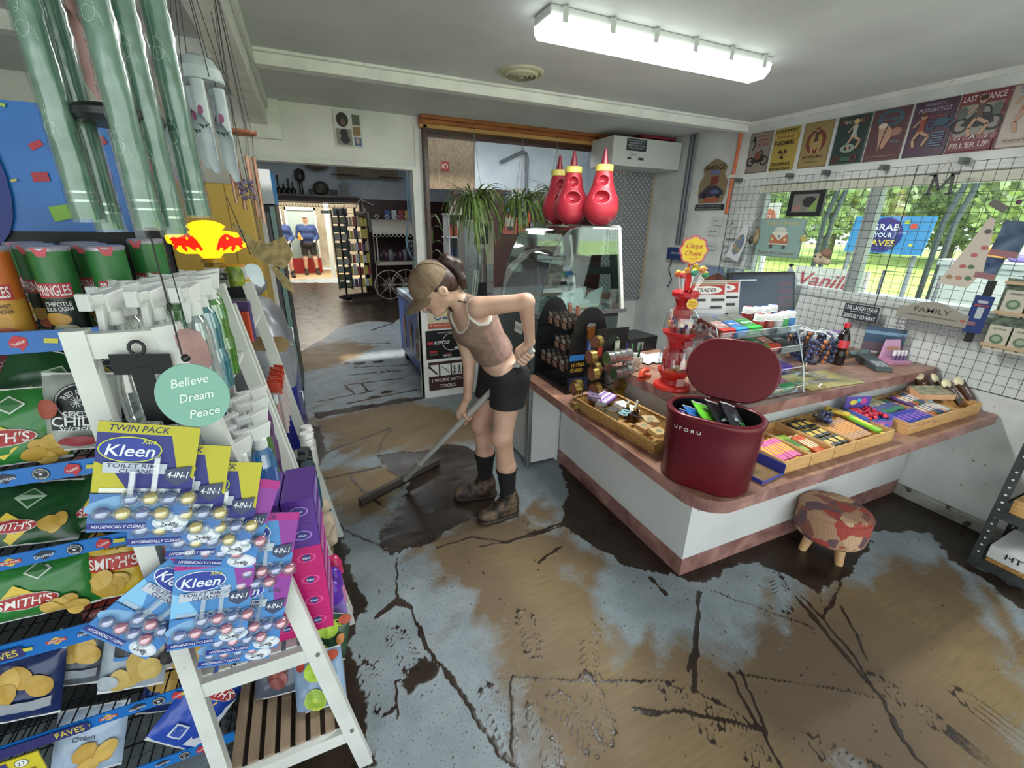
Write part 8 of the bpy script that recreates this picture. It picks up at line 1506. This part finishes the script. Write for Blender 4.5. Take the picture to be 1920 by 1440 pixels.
# macrame
t=T('macrame_hanger','pale blue macrame hanger with a glass ball in the doorway','plant hanger',(.86,4.12,2.0)); b=MB(); BLC='7f9cb4:.8'
for i in range(4):
    a=i*pi/2+.4; b.tube([(0,0,0),(.012*cos(a),.012*sin(a),-.15),(.015*cos(a+.5),.015*sin(a+.5),-.35),(.055*cos(a),.055*sin(a),-.55),(.06*cos(a+.4),.06*sin(a+.4),-.62),(.01,0,-.72),(.012*cos(a),.012*sin(a),-.95)],.006,BLC)
for z in (-.1,-.2,-.3): b.sphere((0,0,z),.014,BLC,8,6)
b.build('knotted_cord',t); b=MB(); b.sphere((0,0,-.60),.05,'4c545a:.05:.6',16,12); b.build('glass_ball',t); b=MB(); b.tube([(0,0,0),(.0,-.01,.03),(-.01,-.17,.03)],.003,'b8b8b4'); b.build('hook',t)
# hanging spider plants on servery rail
LEAF=noisy('spider_leaf','4c6a2c','8aa05c',30,.5,3,stretch=(1,1,.2)); 
def plant(x,y,z,label,n=90,L=.30,seed=1):
    rs=np.random.RandomState(seed); t=T('hanging_spider_plant',label,'plant',(x,y,z),0,'hanging spider plants')
    b=MB(); b.lathe([(.045,0),(.062,.05),(.07,.14),(.073,.145),(.066,.14)],noisy('foil_pot','70787a','c8cccc',30,.15,3,metal=.9) if 'foil_pot' not in bpy.data.materials else bpy.data.materials['foil_pot'],n=24); b.build('mirror_pot',t)
    b=MB(); b.cyl((0,0,.1),(0,0,.135),.064,'2c221a:.9'); b.build('soil',t)
    b=MB()
    for i in range(n):
        a=rs.rand()*2*pi; l_=L*(.6+.6*rs.rand()); up=.25+.75*rs.rand(); w=.0055+.004*rs.rand(); P_=[]
        for k in range(8):
            u=k/7; r=.02+l_*(1-(1-u)**1.5)*.55; zz=.14+l_*up*.75*u-(l_*1.25*(1.1-up*.75))*u*u; P_.append(V((r*cos(a+u*.2),r*sin(a+u*.2),zz)))
        sd=V((-sin(a),cos(a),0)); vs=[]; 
        for k,p in enumerate(P_): ww=w*(1-abs(k/7-.35)**1.5*1.1)+.0006; vs+=[p-sd*ww,p+V((0,0,-.002)),p+sd*ww]
        b.add(vs,[(k*3+j,k*3+j+1,k*3+j+4,k*3+j+3) for k in range(7) for j in (0,1)],LEAF,True)
    o=b.build('leaves',t)
    b=MB()
    for k in range(3): a=k*2.1; b.tube([(.068*cos(a),.068*sin(a),.14),(0,0,2.30-z-.04)],.0018,'8c8f8c:.4:.6',n=5)
    b.tube([(0,0,2.30-z-.04),(0,.0,2.30-z)],.003,'8c8f8c:.3:.8',n=6); b.build('chain',t)
plant(1.355,3.80,1.655,'spider plant in a mirrored pot hanging at the left of the servery',170,.42,1)
plant(1.79,3.80,1.66,'spider plant in a mirrored pot hanging in the middle of the servery',130,.38,2)
plant(2.13,3.80,1.72,'spider plant hanging behind the red sauce bottles',110,.36,3)
t=T('leafy_house_plant','tall green plant with broad drooping leaves behind the servery edge','plant',(1.07,4.30,.912)); b=MB(); rs=np.random.RandomState(4)
for i in range(26):
    a=rs.rand()*6.28; h=.2+.55*rs.rand(); l_=.16+.1*rs.rand(); P_=[V((.03*cos(a)+l_*u*cos(a)*.6,.03*sin(a)+l_*u*sin(a)*.7,h+l_*(u*.8-u*u*1.3))) for u in (0,.25,.5,.75,1)]; sd=V((-sin(a),cos(a),0)); vs=[]
    for k,p in enumerate(P_): ww=.018*sin(pi*min(.98,(k+.6)/4.8)); vs+=[p-sd*ww,p+V((0,0,-.005)),p+sd*ww]
    b.add(vs,[(k*3+j,k*3+j+1,k*3+j+4,k*3+j+3) for k in range(4) for j in (0,1)],LEAF,True)
b.tube([(0,0,.1),(.01,0,.8)],.008,'5c6a3c'); b.build('leaves',t); b=MB(); b.lathe([(.06,0),(.08,.14)],'8a8c88',n=18); b.build('pot',t)
# burlap, posters, shelf unit, coffee machine
BUR=noisy('burlap','7b6b56','92816b',60,.9,3); 
t=T('burlap_coffee_sack','brown burlap sack with a red iO logo hung behind the servery','sack',(1.39,4.6,2.13)); b=MB(); b.box(-.23,.25,-.01,.01,-.22,.22,BUR); s=Sheet(b,plane((0,-.01,0),(1,0,0),(0,0,1)),.001); s.rect(-.10,-.06,-.02,.03,'8e2c24'); s.text('iO',-.06,-.015,.045,'c9b8a8',w=.06); s.line([(-.12,-.22),(-.13,.22)],.004,'b09a74'); s.line([(-.0,-.22),(.0,.22)],.003,'b09a74'); b.build('cloth',t); b=MB(); b.tube([(-.25,0,.225),(.27,0,.225)],.008,'4c4a48').tube([(-.2,0,.225),(-.2,0,.87)],.003,'4c4a48').tube([(.2,0,.225),(.2,0,.87)],.003,'4c4a48'); b.build('rod',t)
t=T('white_pigeonhole_shelf','narrow white shelf unit with red and dark goods behind the servery','shelf unit',(1.70,5.5,.9)); b=MB(); b.box(-.14,.14,-.13,.13,-.9,-.002,'6c6e6c').box(-.12,-.105,-.12,.12,0,.80,'b8bab8').box(.105,.12,-.12,.12,0,.80,'b8bab8').box(-.105,.105,.10,.12,0,.80,'6a6c6c')
for z in (0,.26,.52,.785): b.box(-.14,.14,-.12,.12,z,z+.015,'b8bab8')
b.build('carcass',t)
for k,(z,c) in enumerate(((.535,'a83a2c'),(.275,'3c4a6a'),(.015,'2c2c34'),(.80,'8c7c74'))):
    for j in range(3): tt=T('shelf_item',[['red','navy','charcoal','grey brown'][k]+' item on the narrow white shelf, '+['left','middle','right'][j]+' of its row'][0],'item',(1.64+j*.06,5.48,.9+z),0,'goods on the narrow white shelf'); b=MB(); b.lathe([(.02,0),(.024,.04),(.02,.11),(.01,.14)],c,n=10); b.build('body',tt)
t=T('coffee_dispenser','tall steel and cream dispenser with a black control panel','machine',(1.60,4.45,.902)); b=MB(); b.box(-.16,.02,-.10,.15,0,.72,STEEL); b.build('steel_body',t,bevel=.005); b=MB(); b.box(.08,.16,-.08,.12,.30,.72,'b0ad98:.4').box(.08,.16,-.08,.12,0,.30,STEEL); b.build('side_column',t,bevel=.005); b=MB(); b.box(-.04,.08,-.13,-.08,.50,.70,'17191b:.3'); s=Sheet(b,plane((.02,-.13,.6),(1,0,0),(0,0,1)),.001); s.ell(0,.02,.03,.03,'8a9094',r0=.85); s.ell(0,.02,.008,.012,'8a9094'); b.build('control_panel',t); b=MB(); b.cyl((0,-.10,.12),(0,-.10,.46),.035,clear('tube_glass','e8f0f0',.25),n=16).cyl((0,-.10,.46),(0,-.10,.50),.04,'b8bab4').box(-.04,.06,-.14,-.06,0,.12,'141517'); b.build('dispensing_tube',t)
t=T('spray_and_folders','white green spray bottle and papers standing on the servery top','bottle',(1.30,4.10,.913)); b=MB(); b.lathe([(.05,0),(.055,.05),(.05,.18),(.02,.23),(.02,.25)],'b8c4bc:.3',n=16).box(-.05,.03,-.012,.012,.25,.29,'d0d4d0').box(-.04,.04,-.052,-.05,.05,.1,'7c9c88'); b.build('bottle_body',t)
for i in range(3): t=T('folder',['pale green','white','grey green'][i]+' folder leaning next to the spray bottle on the servery','folder',(1.385+i*.022,4.10,.913),(0,rad(6),0)); b=MB(); b.box(-.008,.008,-.1,.1,0,.27,['9ab0a4','b8beb8','8ca094'][i]); b.build('cover',t)
for i,(x,z,w,h,c) in enumerate([(2.90,1.90,.22,.26,'3c5c78'),(2.88,1.58,.24,.28,'8c4438'),(3.12,1.62,.2,.3,'a8502c'),(3.35,1.85,.24,.26,'3a3440'),(3.30,1.50,.2,.24,'5c5a60'),(3.05,2.02,.18,.16,'a8a49c')]): bw('record_poster',['blue poster high on the maroon kitchen wall','brick red poster on the maroon kitchen wall','orange framed poster on the maroon kitchen wall','dark poster right of the orange one','grey poster below the dark one','small pale poster near the wall top'][i],'poster',x,z,w,h,c+':.5',lambda s,w,h:(s.rect(-w*.35,-h*.1,w*.3,h*.35,'8c8478'),s.ell(0,-h*.2,w*.2,h*.12,'26242a')),y=6.5)
wallbox('wall_kitchen_back',(2.0,4.2,6.51,6.6,.0,2.06),m=MAROON); wallbox('wall_kitchen_upper',(2.25,4.2,6.51,6.6,2.06,3.0),m=BLUW)
t=T('bent_wall_pipe','grey pipe bending down the pale kitchen wall','pipe',(3.1,6.45,2.0)); b=MB(); b.tube([(-.4,0,.42),(-.05,0,.58),(.0,0,.56),(.02,0,.5),(.02,0,.0)],.022,'5c6468:.4',n=10); b.build('tube',t)
# chest freezer
t=T('ice_cream_freezer','blue ice cream chest freezer with cone pictures beyond the doorway','freezer',(1.16,4.72,.0)); b=MB(); b.box(-.24,.24,-.62,.62,.12,.80,noisy('freezer_blue','1f3f8c','2c58a8',3,.35)); b.build('cabinet',t,bevel=.01); b=MB(); b.box(-.25,.25,-.635,.635,.80,.86,'8c98a0:.4'); b.build('top_rim',t,bevel=.006); b=MB(); b.box(-.21,.21,-.6,.6,.855,.865,clear('freezer_glass','dfeef4',.3,dense=.3,dcol='c0d4dc')); b.build('sliding_lid',t)
b=MB(); s=Sheet(b,plane((-.242,0,.46),(0,-1,0),(0,0,1)),.001); 
for y,c,c2 in ((-.3,'c8a868','b87848'),(.05,'d0b880','9c5c3c'),(.38,'c8ccd0','6c4c3c')): s.poly([(y-.05,.0),(y+.05,.0),(y+.01,-.25),(y-.01,-.25)],c); s.ell(y,.05,.06,.09,c2)
s.ell(.38,-.1,.12,.12,'b8b0a4'); s.ell(.38,-.1,.09,.09,'7c4c3c'); b.build('cone_pictures',t)
for x in (-.19,.19):
    for y in (-.55,.55): b=MB(); b.cyl((x-.02,y,.045),(x+.02,y,.045),.045,'1c1c1e',n=14).box(x-.02,x+.02,y-.02,y+.02,.05,.12,'2c2c2e'); b.build('caster',t)
# black drinks fridge at left of doorway
t=T('drinks_fridge','tall black drinks fridge with a blue and white header left of the doorway','fridge',(-.55,4.75,0)); b=MB(); b.box(-.35,.35,-.35,.35,0,1.72,'17181a:.4'); b.build('cabinet',t,bevel=.01); b=MB(); b.box(-.35,.355,-.36,.36,1.72,1.98,'2f7cb0:.4').box(.10,.352,-.362,-.355,1.72,1.98,'b8bcbc'); b.build('header',t); b=MB(); b.box(-.30,.30,-.372,-.35,.15,1.66,clear('fridge_glass','c8dcd8',.3,dense=.5,dcol='2a3030')).box(.31,.345,-.38,-.35,.1,1.7,'7c9c94:.3'); b.build('glass_door',t)
# far wall of back room
t=T('wall_ledge','dark timber ledge over the far doorway','shelf',(.2,10.6,2.03)); b=MB(); b.box(-.75,.95,-.13,.1,0,.03,DARKWOOD); b.build('board',t)
def orn(nm,lb,x,prof,c,z=2.062,y=10.55): t=T(nm,lb,'ornament',(x,y,z)); b=MB(); b.lathe(prof,c,n=16); b.build('body',t)
PW='4a4844:.35:.6'
orn('tall_lantern','tall old lantern standing on the far ledge',.05,[(.05,0),(.04,.03),(.03,.2),(.04,.24),(.09,.28),(.1,.36),(.08,.44),(.03,.47)],PW)
orn('round_brass_disc','round grey kettle shaped ornament on the far ledge',.42,[(.03,0),(.12,.03),(.16,.12),(.14,.2),(.08,.25),(.001,.27)],'6a6a5c:.3:.6')
for i,x in enumerate((-.36,-.27,-.18,-.10)): orn('dark_bottle',['tallest candlestick','short jug','oil can','small dark bottle'][i]+' at the left of the far ledge',x,[(.05,0),(.05,.08),(.015,.12),(.015,[.3,.15,.25,.2][i]),(.025,[.33,.17,.27,.22][i])],'2c2a28:.4:.5')
for i,x in enumerate((.22,.62,.70)): t=T('small_black_box',['small black box with white letter between the lantern and kettle','black box at the right of the far ledge','second black box at the right of the far ledge'][i],'box',(x,10.55,2.062)); b=MB(); b.box(-.035,.035,-.03,.03,0,.11,'1c1c1e'); b.build('body',t)
t=T('black_star','black star ornament on the far wall ledge','star',(.88,10.55,2.063)); b=MB(); b.prism([((.13 if k%2==0 else .055)*sin(k*pi/5),.2+(.13 if k%2==0 else .055)*cos(k*pi/5)) for k in range(10)],plane((0,0,0),(1,0,0),(0,0,1)),.03,'1e2022:.3').box(-.07,.07,-.02,.02,0,.12,'1e2022:.3'); b.build('body',t)
for i,(x0,x1,z0) in enumerate(((.75,1.98,2.42),(-.9,-.32,2.62))):
    t=T('burlap_drape',['wide burlap drape under the far ceiling right of the star','burlap drape at the far left under the ceiling'][i],'drape',((x0+x1)/2,10.4,z0)); w=(x1-x0)/2; b=MB(); b.grid(lambda u,v:V((lerp(-w,w,u),.04*sin(u*9),lerp(-.02+.03*sin(u*3),.55,v))),24,6,BUR); b.tube([(-w-.12,0,.03),(w+.1,0,.03)],.012,'2a2a2a'); b.build('cloth',t)
t=T('round_basket_ornament','round brown woven dish hanging under the far ceiling','ornament',(.40,10.45,2.62)); b=MB(); b.lathe([(.001,-.12),(.2,-.06),(.25,.06)],BUR,n=20); b.build('dish',t)
b=MB(); t=T('hook_rail','rail of dark curly hooks across the top of the far doorway','rail',(.25,10.62,1.86)); b.bar((-.75,0,.05),(.88,0,.05),.02,.02,'1c1a1a')
for i in range(30): x=-.72+i*.054; b.tube([(x+.02*cos(a),-.02,.02*sin(a)-.01) for a in [rad(90+j*40) for j in range(7)]],.006,'1c1a1a',n=5)
b.build('hooks',t)
t=T('hanging_tote_bag','cream tote bag with a printed picture hanging on a white hanger','bag',(1.17,10.55,1.64)); b=MB(); b.box(-.15,.15,-.02,.02,-.17,.13,'b8b0a0:.8'); s=Sheet(b,plane((0,-.02,0),(1,0,0),(0,0,1)),.002); s.ell(0,.02,.1,.06,'8c6a50'); s.ell(0,-.08,.08,.04,'b0a060'); b.build('cloth',t); b=MB(); b.tube([(-.15,0,.13),(-.03,0,.33),(.02,0,.36),(.26,0,.26)],.01,'c8c8c4').tube([(.05,0,.13),(.03,0,.34)],.008,'c8c8c4'); b.build('hanger',t)
# rotating racks with goods
def rackstand(x,y,w,label,cols,H=1.72,rows=8,n=6):
    t=T('display_rack',label,'rack',(x,y,0)); b=MB(); b.cyl((0,0,0),(0,0,.05),w*.8,'161616').cyl((0,0,0),(0,0,H),.02,'161616')
    for z in [.25+k*(H-.35)/rows for k in range(rows+1)]: b.box(-w,w,-.16,.16,z-.01,z,'1c1a18')
    for sx in (-1,1): b.box(sx*w-.01,sx*w+.01,-.16,.16,.2,H,'161616')
    b.build('frame',t)
    pr=None
    for k in range(rows):
        z=.25+k*(H-.35)/rows
        for i in range(n):
            xx=x-w+ (i+.5)*2*w/n; hh=(H-.35)/rows*rnd(.55,.85)
            c=random.choice(cols); tt=T('packaged_item',f'{COLN.get(c,"coloured")} packaged item on '+label.split(',')[0],'item',(xx,y-.08,z),0,f'{COLN.get(c,"coloured")} items on '+label.split(',')[0]); b=MB(); b.box(-w/n*.8,w/n*.8,-.05,.05,0,hh,c+':.4'); b.build('pack',tt)
COLN={'5c6044':'olive','8a8a80':'grey','2c3a30':'dark green','a89878':'tan','8c3a34':'red','b0b8b8':'white','b8a83c':'yellow','3a4a6a':'blue','4a3a5a':'violet'}
rackstand(.66,10.1,.13,'the narrow rack left in front of the far wall, filled with greenish goods',['5c6044','8a8a80','2c3a30','a89878'],1.78,9,2)
rackstand(1.0,10.25,.22,'the wide black rack beside the maroon wall, filled with jars and boxes',['8c3a34','b0b8b8','b8a83c','a89878','4a3a5a'],1.82,6,6)
t=T('low_crate','dark low crate and stand base on the muddy floor below the racks','crate',(1.0,9.9,0)); b=MB(); b.box(-.25,.3,-.25,.05,.0,.06,'3a3026').bar((-.5,-.1,.08),(.2,.1,.1),.12,.06,'1c1a18'); b.build('body',t)
# white flower cart
CW='b0aa9c:.5'; t=T('metal_flower_cart','cream wrought metal flower cart with spoked wheels','cart',(1.8,9.9,0)); b=MB(); b.box(-.5,.5,-.25,.25,.72,.78,CW)
for x in (-.48,.48):
    for y in (-.24,.24): b.bar((x,y,.75),(x,y,1.35),.02,.02,CW)
b.build('bed',t)
b=MB(); b.grid(lambda u,v:V((lerp(-.55,.55,u),-.28*cos(pi*v),1.36+.26*sin(pi*v))),4,12,CW); b.build('barrel_roof',t)
b=MB(); b.box(-.56,.56,-.30,-.29,1.30,1.36,CW)
for i in range(14): b.cyl((-.52+i*.08,-.30,1.31),(-.52+i*.08,-.29,1.31),.03,CW,n=10)
b.build('scalloped_edge',t)
b=MB()
for i in range(5): 
    for sg in (-1,1): b.tube([(-.42+i*.2+sg*.05*cos(a)*(1-a/9),-.1,1.66+.05*sin(a)*(1-a/9)) for a in [j*.6 for j in range(9)]],.006,CW,n=5)
b.build('scrolls',t)
for x in (-.30,.05):
    b=MB(); b.tube([(x+.30*cos(a),-.28+.0*a,.32+.30*sin(a)) for a in [2*pi*i/28 for i in range(28)]],.011,CW,closed=True,n=6)
    for k in range(8): a=k*pi/4; b.tube([(x,-.28,.32),(x+.3*cos(a),-.28,.32+.3*sin(a))],.006,CW,n=5); b.tube([(x+(.10+.05*cos(c_))*cos(a+.25*sin(c_)),-.28,.32+(.10+.05*cos(c_))*sin(a+.25*sin(c_))) for c_ in [j*.9 for j in range(8)]],.005,CW,n=4)
    b.cyl((x,-.30,.32),(x,-.2,.32),.03,CW); b.build('wheel',t)
b=MB(); b.bar((-.5,0,.72),(-.5,.2,0),.02,.02,CW).bar((.4,-.2,.72),(.4,-.2,0),.02,.02,CW).bar((.4,.2,.72),(.4,.2,0),.02,.02,CW); b.build('leg',t)
for i in range(9):
    t=T('cart_goods',['dark grey ribbon bunch','plum ribbon bunch','silver wrapped bundle'][i%3]+' in the cream flower cart','goods',(1.42+.1*i,9.9+.05*(i%2),.785),0,['dark grey ribbon bunches','plum ribbon bunches','silver bundles'][i%3]); b=MB(); b.sphere((0,0,.10),(.07,.08,.10+.02*(i%3)),['2c2a30','4a2c3a','6c6a70'][i%3]+':.3',10,7); b.build('body',t)
for i,c in enumerate(['2f4a8c','b8bcc4','8c3a3c','b89a3c']): t=T('cart_top_item',['blue','white','red','gold'][i]+' packet on top of the flower cart roof','packet',(1.62+.14*i,10.0,1.60)); b=MB(); b.box(-.05,.05,-.03,.03,0,.20,c); b.build('body',t)
# far room contents
t=T('red_glass_fridge','red based glass door fridge behind the person in the far room','fridge',(-.05,15.6,0)); b=MB(); b.box(-.42,.42,-.3,.3,0,.45,'9a2a2c:.4'); b.build('base',t); b=MB(); b.box(-.42,.42,-.28,.3,.45,1.85,'8f9c98:.3'); b.box(-.42,-.37,-.32,-.28,.45,1.9,'d8dad6').box(.37,.42,-.32,-.28,.45,1.9,'d8dad6').box(-.42,.42,-.32,-.28,1.82,1.9,'d8dad6'); b.build('glass_cabinet',t)
t=T('white_shelving_unit','white shelf unit at the left of the far room','shelf unit',(-.85,15.3,0)); b=MB()
for z in (.3,.7,1.1,1.5): b.box(-.3,.3,-.2,.2,z,z+.03,'c8ccd4')
for x in (-.3,.28): b.box(x,x+.02,-.2,.2,0,1.8,'c8ccd4')
b.build('carcass',t)
t=T('white_door_post','white door frame post in the far room','post',(.62,14.0,0)); b=MB(); b.box(-.06,.06,-.05,.05,0,2.2,'d4d6d0'); b.build('board',t)
t=T('number_plate','white number plate hanging under the hook rail','plate',(.45,10.68,1.74)); b=MB(); b.box(-.09,.09,-.01,0,-.03,.03,'c8cac4'); s=Sheet(b,plane((0,-.01,0),(1,0,0),(0,0,1)),.002); s.text('LCB',0,0,.04,'26262a',w=.12); b.tube([(0,-.005,.03),(0,-.005,.19)],.003,'26262a'); b.build('sheet',t)
t=T('grey_hanging_board','blank grey board hanging at the top of the far doorway','board',(.72,10.3,1.74)); b=MB(); b.box(-.14,.14,-.01,.01,-.07,.07,'6c7072').tube([(-.1,0,.07),(-.1,.25,.29)],.004,'2a2a2a').tube([(.1,0,.07),(.1,.25,.29)],.004,'2a2a2a'); b.build('panel',t)
for i,(x,y,w,d_) in enumerate(((.6,7.2,1.1,.1),(2.2,5.2,.7,.1),(.3,13.6,1.3,.1))): t=T('added_fill_batten',['added unseen fill batten on the back room ceiling','added unseen fill batten over the kitchen','added unseen fill batten in the far room'][i],'ceiling light',(x,y,3.0)); b=MB(); b.box(-w/2,w/2,-d_/2,d_/2,-.06,0,'f2f6f4:.5:0:3'); b.build('diffuser',t)  # glowing bars added out of view as bodies for the fill lights

t=T('kitchen_bench','steel topped bench under the dispenser behind the servery','bench',(2.1,4.5,0)); b=MB(); b.box(-.68,.9,-.28,.28,.86,.90,STEEL); b.build('bench_top',t)
for x in (-.64,.85):
    for y in (-.24,.24): b=MB(); b.box(x-.02,x+.02,y-.02,y+.02,0,.86,STEEL); b.build('leg',t)
